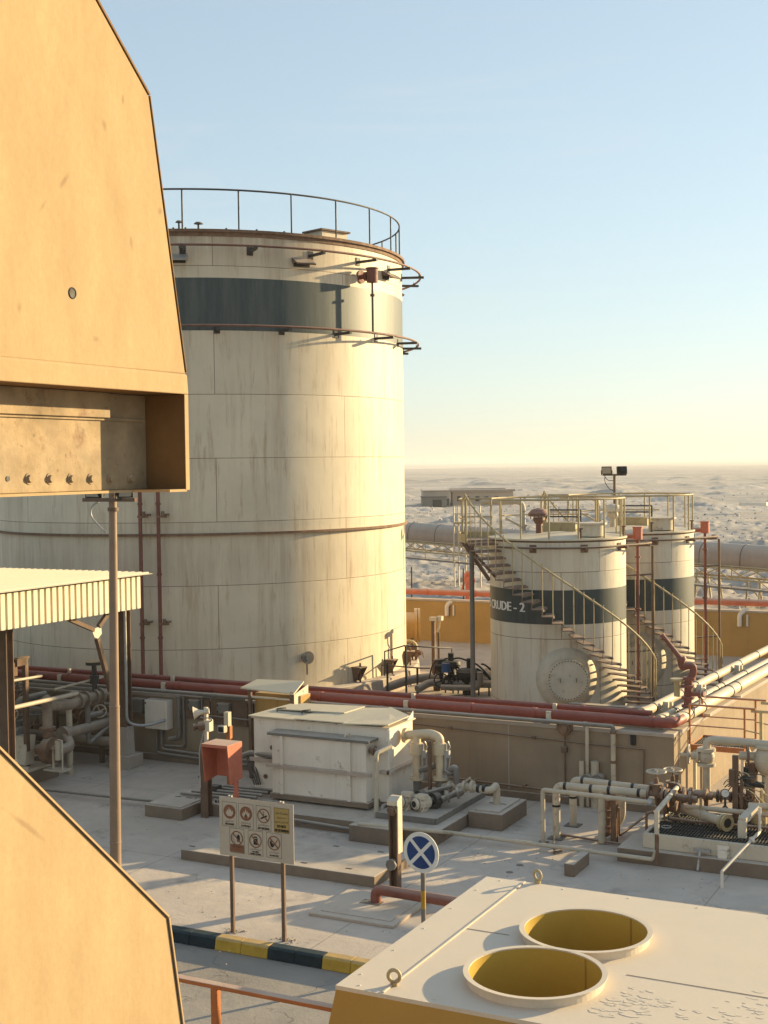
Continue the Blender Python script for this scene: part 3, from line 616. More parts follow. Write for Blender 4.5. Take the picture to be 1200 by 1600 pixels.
t = thing('engine_enclosure', 'sloping yellow enclosure panel with dark rim at the lower left corner', 'machine hood', (HX-0.7, 4.2, 4.0))
pl = [(2.4, 3.6), (5.36, 3.6), (5.25, 4.32), (5.15, 4.87), (4.06, 5.88), (2.4, 7.35-0.6)]
pl[-1] = (3.2, 5.88+(4.06-3.2)*0.927); pl.append((2.4, 6.70))
q = MB(); q.prism(yz(pl, HX), (-1.5, 0, 0)); q.build('side_panel', 'hood_yellow', t, bevel=0.004)
q = MB()
edge = [(5.36, 3.6), (5.25, 4.32), (5.15, 4.87), (4.06, 5.88), (3.2, 6.677), (2.4, 7.42)]
for (ya, za), (yb, zb) in zip(edge[:-1], edge[1:]):
    d = Vector((yb-ya, zb-za)).normalized(); n = Vector((d.y, -d.x)) if d.y*1-d.x*0 > 0 else Vector((d.y, -d.x))
    n = Vector((abs(d.y), abs(d.x)))
    q.prism([(HX+0.010, ya+n.x*0.004, za+n.y*0.004), (HX+0.010, yb+n.x*0.004, zb+n.y*0.004), (HX+0.010, yb+n.x*0.013, zb+n.y*0.013), (HX+0.010, ya+n.x*0.013, za+n.y*0.013)], (-1.55, 0, 0))
q.build('edge_cover', 'hood_yellow', t)
q = MB()
for (ya, za), (yb, zb) in zip(edge[:-1], edge[1:]):
    d = Vector((yb-ya, zb-za)).normalized(); n = Vector((abs(d.y), abs(d.x)))
    q.prism([(HX+0.004, ya-n.x*0.001, za-n.y*0.001), (HX+0.004, yb-n.x*0.001, zb-n.y*0.001), (HX+0.004, yb+n.x*0.0038, zb+n.y*0.0038), (HX+0.004, ya+n.x*0.0038, za+n.y*0.0038)], (-0.02, 0, 0))
q.build('gasket', 'brown_steel', t)

# cream roofed housing with two round ducts
t = thing('ventilation_housing', 'dusty cream roofed yellow housing with two round open ducts, nearest at lower right', 'ventilation unit', (-1.2, 7.6, -0.16))
ZR = 4.1; X0, X1, Y0, Y1 = -3.645, 1.2, 6.49, 8.68
q = MB(); lo = 1.1; of = 0.42
top = [(X0, Y0, ZR-0.012), (X1, Y0, ZR-0.012), (X1, Y1, ZR-0.012), (X0, Y1, ZR-0.012)]
bot = [(X0-0.10, Y0-of*0.9, ZR-lo), (X1+of, Y0-of*0.9, ZR-lo), (X1+of, Y1+0.1, ZR-lo), (X0-0.10, Y1+0.1, ZR-lo)]
q.raw(top+bot, [(0, 4, 5, 1), (1, 5, 6, 2), (2, 6, 7, 3), (3, 7, 4, 0), (7, 6, 5, 4)])
q.box(X0-0.05, X1+0.3, Y0-0.3, Y1+0.05, -0.158, ZR-lo-0.002)
q.build('casing', 'ochre', t)
# roof sheet with round openings
ducts = []
for px, py in ((836, 1519), (915, 1453)):
    c = W(px, py, ZR+0.05); ducts.append((c[0], c[1]))
dr = (0.405, 0.405)
bm = bmesh.new()
outer = [bm.verts.new(p) for p in ((X0-0.004, Y0-0.004, ZR), (X1, Y0-0.004, ZR), (X1, Y1, ZR), (X0-0.004, Y1, ZR))]
es = [bm.edges.new((outer[i], outer[(i+1) % 4])) for i in range(4)]
for (cx, cy), rr in zip(ducts, dr):
    ring = [bm.verts.new((cx+(rr-0.03)*math.cos(2*PI*k/48), cy+(rr-0.03)*math.sin(2*PI*k/48), ZR)) for k in range(48)]
    es += [bm.edges.new((ring[i], ring[(i+1) % 48])) for i in range(48)]
bmesh.ops.triangle_fill(bm, edges=es, use_beauty=True, normal=(0, 0, 1))
q = MB(); bm.verts.index_update()
q.raw([v.co[:] for v in bm.verts], [tuple(v.index for v in f.verts) for f in bm.faces if f.normal.z != 0 and not any((f.calc_center_median()-Vector((cx, cy, ZR))).length < 0.33 for cx, cy in ducts)])
bm.free()
zoff = ZR-0.02
for (a, b) in ((X0-0.004, Y0-0.004),):
    q.raw([(X0-0.004, Y0-0.004, ZR), (X1, Y0-0.004, ZR), (X1, Y0-0.004, ZR-0.03), (X0-0.004, Y0-0.004, ZR-0.03)], [(3, 2, 1, 0)])
    q.raw([(X0-0.004, Y0-0.004, ZR), (X0-0.004, Y1, ZR), (X0-0.004, Y1, ZR-0.03), (X0-0.004, Y0-0.004, ZR-0.03)], [(0, 1, 2, 3)])
q.build('roof', 'roof_cream', t)
for (cx, cy), rr in zip(ducts, dr):
    q = MB(); q.lathe((cx, cy, ZR), [(rr-0.030, 0.05), (rr-0.030, -0.95), (0.001, -0.96)], 64); dc = q.build('duct', 'duct_yellow', t)
    q = MB(); q.lathe((cx, cy, ZR), [(rr-0.032, 0.048), (rr-0.032, 0.056), (rr, 0.057), (rr, 0.052), (rr-0.022, 0.050), (rr-0.022, -0.001)], 64, smooth=False); q.build('duct_rim', 'roof_cream', dc)
    q = MB(); a = math.radians(60); q.bar((cx+(rr-0.032)*math.cos(a), cy+(rr-0.032)*math.sin(a), ZR+0.045), (cx+(rr-0.032)*math.cos(a), cy+(rr-0.032)*math.sin(a), ZR-0.9), 0.008); q.build('duct_seam', 'ochre', dc)
# folded sheet seams and lifting eyes
q = MB(); xs = WY(617, 1538, Y0)[0]; xs = W(690, 1480, ZR)[0]
q.box(xs-0.006, xs+0.006, Y0+0.01, Y1-0.01, ZR+0.0015, ZR+0.008)
q.build('roof_seam', 'roof_cream', t)
ysm = W(735, 1452, ZR)[1]
q = MB(); q.box(xs+0.01, ducts[1][0]-0.44, ysm-0.002, ysm+0.002, ZR+0.001, ZR+0.003); q.box(ducts[1][0]+0.40, X1, ysm-0.32-0.002, ysm-0.32+0.002, ZR+0.001, ZR+0.003); q.build('sheet_joint', 'brown_steel', t)
for px, py, ax in ((616, 1540, (-0.2, 1, 0)), (840, 1380, (0.45, 0.9, 0))):
    p = W(px, py, ZR); q = MB(); q.torus((p[0], p[1], ZR+0.055), 0.034, 0.011, ax, 20, 8); q.cyl((p[0], p[1], ZR), (p[0], p[1], ZR+0.02), 0.022, n=12)
    q.build('lifting_eye', 'rail_ochre', t)
for k in range(9):
    for yy in (Y0+.05, Y1-.05):
        q = MB(); x = X0+.12+k*.46; q.cyl((x, yy, ZR), (x, yy, ZR+.004), .008, .006, n=8); q.build('roof_screw', 'roof_cream', t)
for k in range(5):
    q = MB(); q.cyl((X0+.05, Y0+.2+k*.42, ZR), (X0+.05, Y0+.2+k*.42, ZR+.004), .008, .006, n=8); q.build('roof_screw', 'roof_cream', t)
# flaking dust crust on the roof
for (px, py, n) in ((985, 1570, 90), (1195, 1578, 45)):
    q = MB()
    for k in range(n):
        p = W(px+random.gauss(0, 42), py+random.gauss(0, 11), ZR)
        if not (X0 < p[0] < X1 and Y0 < p[1] < Y1) or any(math.hypot(p[0]-cx, p[1]-cy) < 0.47 for cx, cy in ducts): continue
        r = random.uniform(0.006, 0.026); ph = random.random()*6; m = 7; st_ = random.uniform(1, 2.2)
        ring = [(p[0]+st_*r*random.uniform(.5, 1.2)*math.cos(ph+2*PI*i/m), p[1]+r*random.uniform(.4, 1.1)*math.sin(ph+2*PI*i/m)) for i in range(m)]
        q.raw([(x, y, ZR+.0006) for x, y in ring]+[(x, y, ZR+.0008+random.uniform(0, .0012)) for x, y in ring], [(i, (i+1) % m, m+(i+1) % m, m+i) for i in range(m)]+[tuple(range(m, 2*m))])
    o = q.build('dust_crust', 'roof_cream', t); o['kind'] = 'stuff'

# orange walkway railing in the gap between the housings
t = thing('walkway_railing', 'orange painted walkway railing between the two yellow housings', 'railing', (-4.0, 6.1, 3.0))
zr = 3.72; ra, rb = W(275, 1525, zr), W(505, 1568, zr); yr = (ra[1]+rb[1])/2
q = MB(); q.box(-7.5, -3.76, yr-.03, yr+.03, zr-.028, zr); q.build('top_rail', 'orange_rail', t, bevel=0.004)
xp = WY(337, 1560, yr)[0]
for x in (xp, xp-1.5):
    q = MB(); q.box(x-0.025, x+0.025, yr-.022, yr+.022, zr-1.1, zr-.0285); q.build('post', 'orange_rail', t, bevel=0.004)
q = MB(); q.box(-7.5, -3.76, yr-.018, yr+.018, zr-.62, zr-.59); q.build('mid_rail', 'orange_rail', t, bevel=0.004)
q = MB(); q.box(-7.5, -3.80, yr-1.1, yr+.1, zr-1.15, zr-1.1)
for x in (-7.3, -4.0): q.box(x-0.05, x+0.05, yr-.1, yr, -0.158, zr-1.1505)
q.build('walkway_deck', 'grate', t)

# ================================================================ SIGNS
_ffc = {}
def text_polys(s):
    if s in _ffc: return _ffc[s]
    c = bpy.data.curves.new('lettering', 'FONT'); c.body = s; c.resolution_u = 2
    o = bpy.data.objects.new('lettering', c); COL.objects.link(o)
    dg = bpy.context.evaluated_depsgraph_get(); me = bpy.data.meshes.new_from_object(o.evaluated_get(dg))
    vs = [v.co.copy() for v in me.vertices]; fs = [tuple(p.vertices) for p in me.polygons]
    bpy.data.objects.remove(o); bpy.data.curves.remove(c); bpy.data.meshes.remove(me)
    _ffc[s] = (vs, fs); return _ffc[s]
def text(mb, s, fn, w, h, fat=0.0):
    """fit string s into a w x h box centred on 0; fn maps (x, z) to a point; fat repeats it offset for weight"""
    vs, fs = text_polys(s)
    x0 = min(v.x for v in vs); x1 = max(v.x for v in vs); y0 = min(v.y for v in vs); y1 = max(v.y for v in vs)
    for dx in ((-fat, 0, fat) if fat else (0,)):
        mb.raw([fn(((v.x-x0)/(x1-x0)-0.5)*w+dx, ((v.y-y0)/(y1-y0)-0.5)*h) for v in vs], fs)
AR = {'م': (0xFEE1, 1), 'ن': (0xFEE5, 1), 'و': (0xFEED, 0), 'ع': (0xFEC9, 1), 'ا': (0xFE8D, 0), 'ل': (0xFEDD, 1), 'ت': (0xFE95, 1), 'د': (0xFEA9, 0), 'خ': (0xFEA5, 1), 'ي': (0xFEF1, 1), 'ق': (0xFED5, 1), 'ب': (0xFE8F, 1), 'ش': (0xFEB5, 1), 'ط': (0xFEC1, 1), 'ر': (0xFEAD, 0), 'ح': (0xFEA1, 1), 'ة': (0xFE93, 0), 'س': (0xFEB1, 1), 'ه': (0xFEE9, 1), 'ك': (0xFED9, 1)}
def arabic(s):
    out = []
    for w in s.split(' '):
        r = []
        for i, ch in enumerate(w):
            b, dual = AR[ch]; prev = i > 0 and AR[w[i-1]][1]; nxt = i < len(w)-1
            if dual: k = 3 if prev and nxt else 1 if prev else 2 if nxt else 0
            else: k = 1 if prev else 0
            r.append(chr(b+k))
        out.append(''.join(reversed(r)))
    return ' '.join(reversed(out))
SX0, SX1, SZ0, SZ1, SY = -11.40, -10.10, 1.178, 2.067, 16.78
sw, sh = SX1-SX0, SZ1-SZ0
def sp(x, y, lay=0): return (SX0+x*sw, SY-0.0125-0.0016*lay, SZ1-y*sh)     # board fractions -> point
t = thing('hazard_sign', 'cream board of fire hazard and no smoking notices on two thin posts', 'sign', (-10.75, 16.8, 0))
q = MB(); q.box(SX0, SX1, SY-0.012, SY, SZ0, SZ1); board = q.build('board', 'sign_cream', t, bevel=0.003)
for px, py in ((365, 1460), (445, 1472)):
    x = WY(px, py, 16.82)[0]; q = MB(); q.box(x-0.028, x+0.028, SY+0.002, SY+0.05, 0, SZ1+0.012)
    q.build('post', 'brown_steel', t, bevel=0.004)
    q = MB(); q.box(x-0.035, x-0.015, SY-0.005, SY+0.03, SZ1+0.002, SZ1+0.025); q.box(x+0.012, x+0.03, SY-0.005, SY+0.03, SZ1+0.002, SZ1+0.025); q.build('clip', 'galv', t)
def circle2(cx, cy, r, n=36): return [(cx+r*math.cos(2*PI*k/n)/sw, cy+r*math.sin(2*PI*k/n)/sh) for k in range(n)]
def flat(mb, pts, lay): mb.raw([sp(x, y, lay) for x, y in pts], [tuple(range(len(pts)))])
def ringf(mb, cx, cy, r0, r1, lay, n=40):
    a = circle2(cx, cy, r0, n); b = circle2(cx, cy, r1, n)
    mb.raw([sp(x, y, lay) for x, y in a+b], [(k, (k+1) % n, n+(k+1) % n, n+k) for k in range(n)])
def bar2(mb, cx, cy, x0, y0, x1, y1, w, lay):
    d = Vector((x1-x0, y1-y0)).normalized()*w/2; n = Vector((-d.y, d.x))
    flat(mb, [(cx+(x0+n.x)/sw, cy+(y0+n.y)/sh), (cx+(x1+n.x)/sw, cy+(y1+n.y)/sh), (cx+(x1-n.x)/sw, cy+(y1-n.y)/sh), (cx+(x0-n.x)/sw, cy+(y0-n.y)/sh)], lay)
def shape2(mb, cx, cy, pts, s, lay): flat(mb, [(cx+x*s/sw, cy-y*s/sh) for x, y in pts], lay)
def wr(mb, s, cx, cy, w, h, lay, fat=0.0, ar=False):
    text(mb, arabic(s) if ar else s, lambda x, z: sp(cx+x/sw, cy-z/sh, lay), w, h, fat)
FL = [(-.35, -.75), (-.68, -.35), (-.72, .1), (-.5, -.05), (-.42, .42), (-.22, .12), (-.08, .85), (.1, .2), (.28, .52), (.38, .05), (.66, .25), (.7, -.3), (.38, -.72)]
cards = {0: (.043, .08), 1: (.268, .08), 2: (.506, .08), 3: (.745, .08), 4: (.14, .515), 5: (.392, .515), 6: (.64, .515)}
CW, CH = .20, .415
class Lay:
    # one drawing layer of a notice: flat shapes of one paint colour
    def __init__(s, mb, i): s.mb = mb; s.i = i
    def raw(s, v, f, sm=False): s.mb.cur = s.i; s.mb.raw(v, f, sm)
SM_ = ['sign_black', 'sign_brown', 'sign_cream', 'sign_gold']
for k, (x, y) in cards.items():
    cx = x+CW/2; cy = y+.165; e = 0.0045
    q = MB(); bk = ink = rl = Lay(q, 0); br = Lay(q, 1); crm = Lay(q, 2); gold = Lay(q, 3)
    if k == 3:
        flat(gold, [(x, y), (x+CW, y), (x+CW, y+CH), (x, y+CH)], 1)
    for a, b, c, d in ((x, y, x+CW, y+e), (x, y+CH-e, x+CW, y+CH), (x, y, x+e*.7, y+CH), (x+CW-e*.7, y, x+CW, y+CH)):
        flat(rl, [(a, b), (c, b), (c, d), (a, d)], 2)
    r = 0.108
    if k in (0, 1):
        flat(br, circle2(cx, cy, r), 1); shape2(crm, cx, cy, FL, r*.85, 2)
        if k == 1:
            flat(br, circle2(cx, cy+.055, r*.3, 12), 3); shape2(br, cx, cy+.02, [(-.3, -.3), (0, .7), (.3, -.3)], r*.5, 3)
    elif k != 3:
        ringf(br, cx, cy, r*.86, r, 4); bar2(br, cx, cy, -r*.62, -r*.62, r*.62, r*.62, 0.018, 4)
    if k == 0: wr(bk, 'خطر الحريق', cx, y+.325, .14, .032, 2, ar=True); wr(bk, 'FIRE HAZARD', cx, y+.375, .155, .030, 2, .0016)
    if k == 1: wr(bk, 'مواد قابلة للاشتعال', cx, y+.325, .17, .032, 2, ar=True); wr(bk, 'FLAMMABLE', cx, y+.375, .165, .030, 2, .0016)
    if k == 2:
        bar2(ink, cx, cy, -.05, .045, .055, -.005, .024, 2); shape2(ink, cx, cy, [(-.15, .1), (0, .3), (-.05, .6), (.12, .75), (.02, .35), (.1, .15)], r*.9, 2)
        wr(bk, 'ممنوع التدخين', cx, y+.325, .19, .036, 2, ar=True); wr(bk, 'NO SMOKING', cx, y+.378, .20, .034, 2, .0022)
    if k == 3:
        wr(bk, 'ممنوع الدخول', cx, y+.09, .22, .04, 3, ar=True); wr(bk, 'للاشخاص', cx, y+.165, .14, .035, 3, ar=True) if False else wr(bk, 'ممنوع', cx, y+.165, .14, .03, 3, ar=True)
        wr(bk, 'التدخين ممنوع', cx, y+.235, .22, .04, 3, ar=True)
        wr(bk, 'DO NOT', cx, y+.305, .15, .04, 3, .003); wr(bk, 'ASK FOR PERMISSION', cx, y+.375, .235, .04, 3, .002)
    if k == 4:
        shape2(ink, cx+.022, cy, [(-.35, -.8), (-.5, -.1), (-.42, .5), (-.28, .55), (-.24, .8), (-.05, .9), (.1, .82), (.22, .6), (.32, .6), (.36, -.1), (.2, -.8)], r*.62, 2)
        for dx, dy in ((-.05, -.03), (-.055, .01), (-.042, .035), (-.03, .06)): flat(ink, circle2(cx+dx, cy+dy, .007, 8), 2)
        flat(br, [(x+.008, y+.275), (x+CW-.008, y+.275), (x+CW-.008, y+.405), (x+.008, y+.405)], 2)
        wr(bk, 'ممنوع اللمس' if False else 'ممنوع الدخول', cx, y+.31, .18, .03, 3, ar=True)
    if k == 5:
        shape2(ink, cx, cy, [(-.42, -.75), (-.42, .5), (-.25, .72), (.25, .72), (.42, .5), (.42, -.75)], r*.78, 2); shape2(crm, cx, cy, [(-.3, .35), (-.3, .48), (.3, .48), (.3, .35)], r*.78, 3)
        wr(bk, 'ممنوع التدخين', cx, y+.315, .2, .034, 2, ar=True); wr(bk, 'NO USING', cx, y+.355, .11, .024, 2, .0016); wr(bk, 'MOBILE PHONES', cx, y+.392, .18, .024, 2, .0016)
    if k == 6:
        shape2(ink, cx-.02, cy+.01, [(-.6, .2), (-.35, .6), (-.2, .35), (-.1, .05), (.25, -.1), (.3, -.45), (-.05, -.75), (-.4, -.55)], r*.75, 2)
        bar2(br, cx, cy, -.02, .06, .06, -.05, .014, 2)
        wr(bk, 'ممنوع التدخين', cx, y+.325, .17, .032, 2, ar=True); wr(bk, 'NO MATCHES', cx, y+.378, .15, .028, 2, .0016)
    q.build('notice', SM_, board)
t = thing('parking_sign', 'round blue no stopping sign crossed in white on a yellow and grey pole', 'road sign', (-8.2, 17.0, 0))
c = WY(658, 1332, 17.0); pc = W(664, 1440, 0.0)
fx = Vector((math.sin(math.radians(-6)), -math.cos(math.radians(-6)), 0)); cV = Vector(c)
rt = Vector((-fx.y, fx.x, 0)); R = 0.29
def dp(x, z, l): return cV+rt*x+Vector((0, 0, z))+fx*(0.006+0.002*l)
q = MB(); q.cyl(cV-fx*0.006, cV+fx*0.006, R, n=48); disc = q.build('disc', 'letter_white', t)
q = MB()
def sector(a0, a1):
    off = 0.026; pts = []
    m = (a0+a1)/2; tip = (math.cos(m)*off*1.45, math.sin(m)*off*1.45); pts.append(tip)
    da = math.asin(off/(R*.80))
    for k in range(13): a = a0+da+(a1-a0-2*da)*k/12; pts.append((R*.80*math.cos(a), R*.80*math.sin(a)))
    q.raw([dp(x, z, 1) for x, z in pts], [tuple(range(len(pts)))])
for k in range(4): sector(PI/4+k*PI/2, PI/4+(k+1)*PI/2)
q.build('blue_field', 'sign_blue', disc)
bx = cV-fx*0.045
for z0, z1, mm in ((0, .16, 'kerb_yellow'), (.16, .72, 'pipe_grey'), (.72, .98, 'kerb_yellow'), (.98, c[2]+.2, 'pipe_grey')):
    q = MB(); q.cyl((bx.x, bx.y, z0), (bx.x, bx.y, z1), 0.034, n=14); q.build('pole', mm, t)

# ================================================================ YARD SLABS AND SMALL STANDING THINGS
t = thing('manual_call_post', 'short brown steel post with cream cap and round call button beside blue sign', 'post', (-9.9, 19.66, 0))
q = MB(); q.box(-9.98, -9.955, 19.60, 19.74, 0, 1.42); q.box(-9.845, -9.82, 19.60, 19.74, 0, 1.42); q.box(-9.955, -9.845, 19.70, 19.735, 0.0, 1.40); q.build('post', 'brown_steel', t, bevel=0.004)
q = MB(); q.prism([(-9.99, 19.57, 1.42), (-9.99, 19.57, 1.50), (-9.99, 19.68, 1.56), (-9.99, 19.76, 1.56), (-9.99, 19.76, 1.42)], (0.19, 0, 0)); q.box(-9.819, -9.80, 19.59, 19.76, 0.62, 1.42); q.build('cap', 'cream_steel', t, bevel=0.006)
q = MB(); q.cyl((-9.9, 19.56, 1.34), (-9.9, 19.70, 1.34), 0.085, n=18); q.cyl((-9.9, 19.53, 1.34), (-9.9, 19.56, 1.34), 0.05, n=14); q.build('bell', 'brown_steel', t)
q = MB(); q.cyl((-9.92, 19.54, 0.44), (-9.92, 19.60, 0.44), 0.095, n=8); q.cyl((-9.92, 19.60, 0.44), (-9.92, 19.70, 0.44), 0.06, n=12); q.build('call_button', 'pipe_grey', t)

t = thing('concrete_slab', 'wide raised concrete slab with lifting slots behind the hazard sign', 'concrete slab', (-12.2, 20.5, 0))
q = MB(); q.box(-14.17, -10.26, 19.6, 20.98, 0, 0.185); q.build('slab', 'concrete_brown', t, bevel=0.012)
for px, py in ((380, 1327), (475, 1348), (525, 1322), (595, 1331), (545, 1357), (300, 1322)):
    p = W(px, py, 0.187); q = MB(); q.box(p[0]-0.06, p[0]+0.06, p[1]-0.025, p[1]+0.025, 0.1855, 0.1875); q.build('lifting_slot', 'black', t)
t = thing('valve_pit_cover', 'low square concrete cover with a red pipe dropping through it', 'pit cover', (-9.8, 18.5, 0))
q = MB(); q.box(-10.56, -9.08, 17.95, 19.27, 0, 0.05); q.build('frame', 'concrete', t, bevel=0.008)
q = MB(); q.box(-10.42, -9.2, 18.10, 19.15, 0.0505, 0.062); q.build('cover', 'concrete', t, bevel=0.004)
q = MB(); p = W(588, 1409, 0.06); q.box(p[0]-0.22, p[0]+0.12, p[1]-0.16, p[1]+0.03, 0.0625, 0.068); q.build('pipe_hole', 'dark_steel', t)
a = W(590, 1408, 0.06); z = 0.24
e = WY(603, 1396, a[1])
q = MB(); q.tube([(a[0], a[1]-0.06, 0.03), (a[0], a[1]-0.06, 0.27), (a[0]+3.6, a[1]-0.20, 0.27), (a[0]+3.6, a[1]-0.2, 0.0)], 0.085, 16, bend=0.22)
tag(q.build('red_drain_pipe', 'red_dark'), 'thick dark red pipe bending up out of the low square pit cover', 'pipe')
def block(name, label, cat, x0, x1, y0, y1, z0, z1, mm, lid=None, bev=0.015, group=None):
    t = thing(name, label, cat, ((x0+x1)/2, (y0+y1)/2, z0), group)
    q = MB(); q.box(x0, x1, y0, y1, z0, z1); q.build('block', mm, t, bevel=bev)
    if lid:
        l = lid; q = MB(); q.box(x0+l, x1-l, y0+l, y1-l, z1+0.0005, z1+0.03); q.build('lid', 'concrete', t, bevel=0.006)
        q = MB()
        for k in (.35, .65): q.box(x0+(x1-x0)*k-.07, x0+(x1-x0)*k+.07, y0+(y1-y0)*.5-.02, y0+(y1-y0)*.5+.02, z1+0.0305, z1+0.033)
        q.build('lifting_slot', 'black', t)
    return t

def rubble(name, label, spots, n, rmax, mm, seed):
    random.seed(seed); q = MB()
    for k in range(n):
        c = random.choice(spots); x = c[0]+random.gauss(0, c[2]); y = c[1]+random.gauss(0, c[3]); r = random.uniform(.3, 1)*rmax
        ph = random.random()*6; m = 6; hgt = r*random.uniform(.5, .9)
        base = [(x+r*random.uniform(.7, 1.2)*math.cos(ph+2*PI*i/m), y+r*random.uniform(.7, 1.2)*math.sin(ph+2*PI*i/m), .002) for i in range(m)]
        top = [(x+(b[0]-x)*.55, y+(b[1]-y)*.55, hgt*random.uniform(.8, 1.2)) for b in base]
        q.raw(base+top, [(i, (i+1) % m, m+(i+1) % m, m+i) for i in range(m)]+[tuple(range(m, 2*m))])
    o = q.build(name, mm); o['label'] = label; o['category'] = 'rubble'; o['kind'] = 'stuff'
xa_, xb_ = WY(365, 1460, 16.82)[0], WY(445, 1472, 16.82)[0]
rubble('rubble', 'crumbled brown concrete bits around the feet of the hazard sign', [(xa_, 16.85, .10, .05), (xb_, 16.85, .11, .05)], 110, .022, 'concrete_brown', 3)
rubble('grit', 'scattered grit and pebbles over the yard floor', [(-11, 18.5, 3, 1.6), (-8, 22, 2.2, 1.5), (-13, 21.8, 3, .6)], 420, .016, 'concrete_brown', 5)
for px, py in ((812, 1352), (796, 1363)):
    p = W(px, py); q = MB(); q.cyl((p[0], p[1], .001), (p[0], p[1], .006), .06, n=16)
    tag(q.build('drain_cover', 'dark_steel'), 'small dark round drain cover on the yard floor, '+('farther from' if px == 812 else 'nearer to')+' the cream housing edge', 'drain cover')
# ================================================================ SMALL CRUDE TANKS
def small_tank(px, dep, label, key, phase, letters=None, stair_f=1.0, top_deg=-62, z_top=4.95, foam_deg=96):
    Xc = (px-600)/F*dep; C = (cyw*Xc-syw*dep, syw*Xc+cyw*dep); R = 1.935; Z = z_top
    B0 = math.atan2(-C[1], -C[0])
    def P(deg, rad, z): return Vector(circ(C, rad, z, B0+math.radians(deg)))
    def er(deg): a = B0+math.radians(deg); return Vector((math.cos(a), math.sin(a), 0))
    T = thing('crude_tank', label, 'storage tank', (C[0], C[1], 0), 'small crude tanks with spiral stairs')
    q = MB(); q.lathe((C[0], C[1], 0), [(R+0.25, 0.005), (R+0.25, 0.10), (R-0.1, 0.10)], 64); q.build('foundation_ring', 'concrete', T)
    q = MB(); q.lathe((C[0], C[1], 0), [(R, 0.1), (R, Z-0.02)], 96); q.build('shell', key, T)
    q = MB(); q.lathe((C[0], C[1], 0), [(R+0.04, Z-0.04), (R+0.045, Z), (R-0.05, Z+0.012), (0.01, Z+0.13)], 72); q.build('roof', 'roof_sheet', T)
    q = MB(); q.lathe((C[0], C[1], 0), [(R+0.002, Z-0.09), (R+0.045, Z-0.05), (R+0.045, Z-0.04)], 72); q.build('rim', 'brown_steel', T)
    q = MB(); q.lathe((C[0], C[1], 0), [(R, 2.62), (R+0.004, 2.62), (R+0.004, 3.56), (R, 3.56)], 96); band = q.build('painted_band', key+'_band', T)
    if letters:
        s, deg0, deg1, zc, hh = letters; q = MB()
        w = math.radians(deg1-deg0)*R
        text(q, s, lambda x, z: tuple(P(deg0+(x/w+0.5)*(deg1-deg0), R+0.008, zc+z)), w, hh, 0.018)
        q.build('lettering', 'letter_white', band)
    # round bolted manway with reinforcing pad
    md_, mz = 7.0, 1.13; n = er(md_); c = P(md_, R, mz); q = MB()
    et = Vector((-n.y, n.x, 0))
    pad = []
    for rr, l in ((0.855, 0.004), (0.855, 0.016), (0.50, 0.016)):
        pad.append([(P(md_+math.degrees(rr*math.cos(a)/R), R+l, mz+rr*math.sin(a)) if mz+rr*math.sin(a) > 0.11 else P(md_+math.degrees(rr*math.cos(a)/R), R+l, 0.11)) for a in [2*PI*k/48 for k in range(48)]])
    q.raw([p for r in pad for p in r], [(i*48+k, i*48+(k+1) % 48, (i+1)*48+(k+1) % 48, (i+1)*48+k) for i in range(2) for k in range(48)], True)
    mw = q.build('manway', 'cream_steel', T)
    q = MB(); q.cyl(c, c+n*0.16, 0.49, n=40); q.cyl(c+n*0.12, c+n*0.17, 0.565, n=48); q.cyl(c+n*0.175, c+n*0.215, 0.565, n=48); q.build('cover', 'cream_steel', mw, bevel=0.006)
    q = MB()
    for k in range(40):
        a = 2*PI*k/40; b = c+et*0.525*math.cos(a)+Vector((0, 0, 0.525*math.sin(a))); q.cyl(b+n*0.10, b+n*0.24, 0.017, n=6)
    q.build('cover_bolts', 'brown_steel', mw)
    for dx in (-0.22, 0.22):
        b = c+et*dx+n*0.215; q = MB(); q.tube([b+Vector((0, 0, -.05)), b+n*0.05+Vector((0, 0, -.05)), b+n*0.05+Vector((0, 0, .05)), b+Vector((0, 0, .05))], 0.012, 6); q.build('cover_handle', 'brown_steel', mw)
    # roof railing
    rr = R-0.03; q = MB(); q.tube([P(-60+k*3-0, rr, Z+1.08) for k in range(0, 109)], 0.028, 6)
    q.tube([P(-120-k*3, rr, Z+1.08) for k in range(0, 2)], 0.028, 6)
    ra = q.build('roof_railing', 'rail_ochre', T)
    for k in range(13):
        a = -56+k*24.6; q = MB(); q.tube([P(a, rr, Z-0.02), P(a, rr, Z+1.08)], 0.026, 6); q.build('railing_post', 'rail_ochre', ra)
    q = MB(); q.tube([P(150+k*3, rr, Z+0.55) for k in range(0, 30)], 0.02, 6); q.build('mid_rail', 'rail_ochre', ra)
    # roof fittings: mushroom vent, gooseneck, hatch drum, dip box
    c = P(-70, 0.55, Z+0.08); q = MB(); q.cyl(c, c+Vector((0, 0, 0.30)), 0.09, n=12); q.lathe(c, [(0.11, .28), (0.17, .38), (0.16, .46)], 20); q.lathe(c, [(0.31, .50), (0.30, .58), (0.20, .69), (0.04, .73)], 24); q.lathe(c, [(0.31, .50), (0.16, .48)], 24)
    for k in range(5): a = k*1.256; q.tube([c+Vector((.24*math.cos(a), .24*math.sin(a), .42)), c+Vector((.24*math.cos(a), .24*math.sin(a), .52))], 0.015, 5)
    q.build('mushroom_vent', 'ring_brown' if phase == 0 else 'cream_steel', T)
    c = P(-128, 1.25, Z+0.1); e = er(-90)
    q = MB(); q.tube([c, c+Vector((0, 0, .85)), c+e*0.62+Vector((0, 0, .9)), c+e*1.2+Vector((0, 0, .86))], 0.075, 10, bend=0.2); flange(q, c+Vector((0, 0, .16)), (0, 0, 1), .14); q.bar(c+Vector((0, 0, .1)), c-er(0)*0.1+e*0.5+Vector((0, 0, .38)), 0.06); q.build('gooseneck_pipe', 'pipe_cream', T)
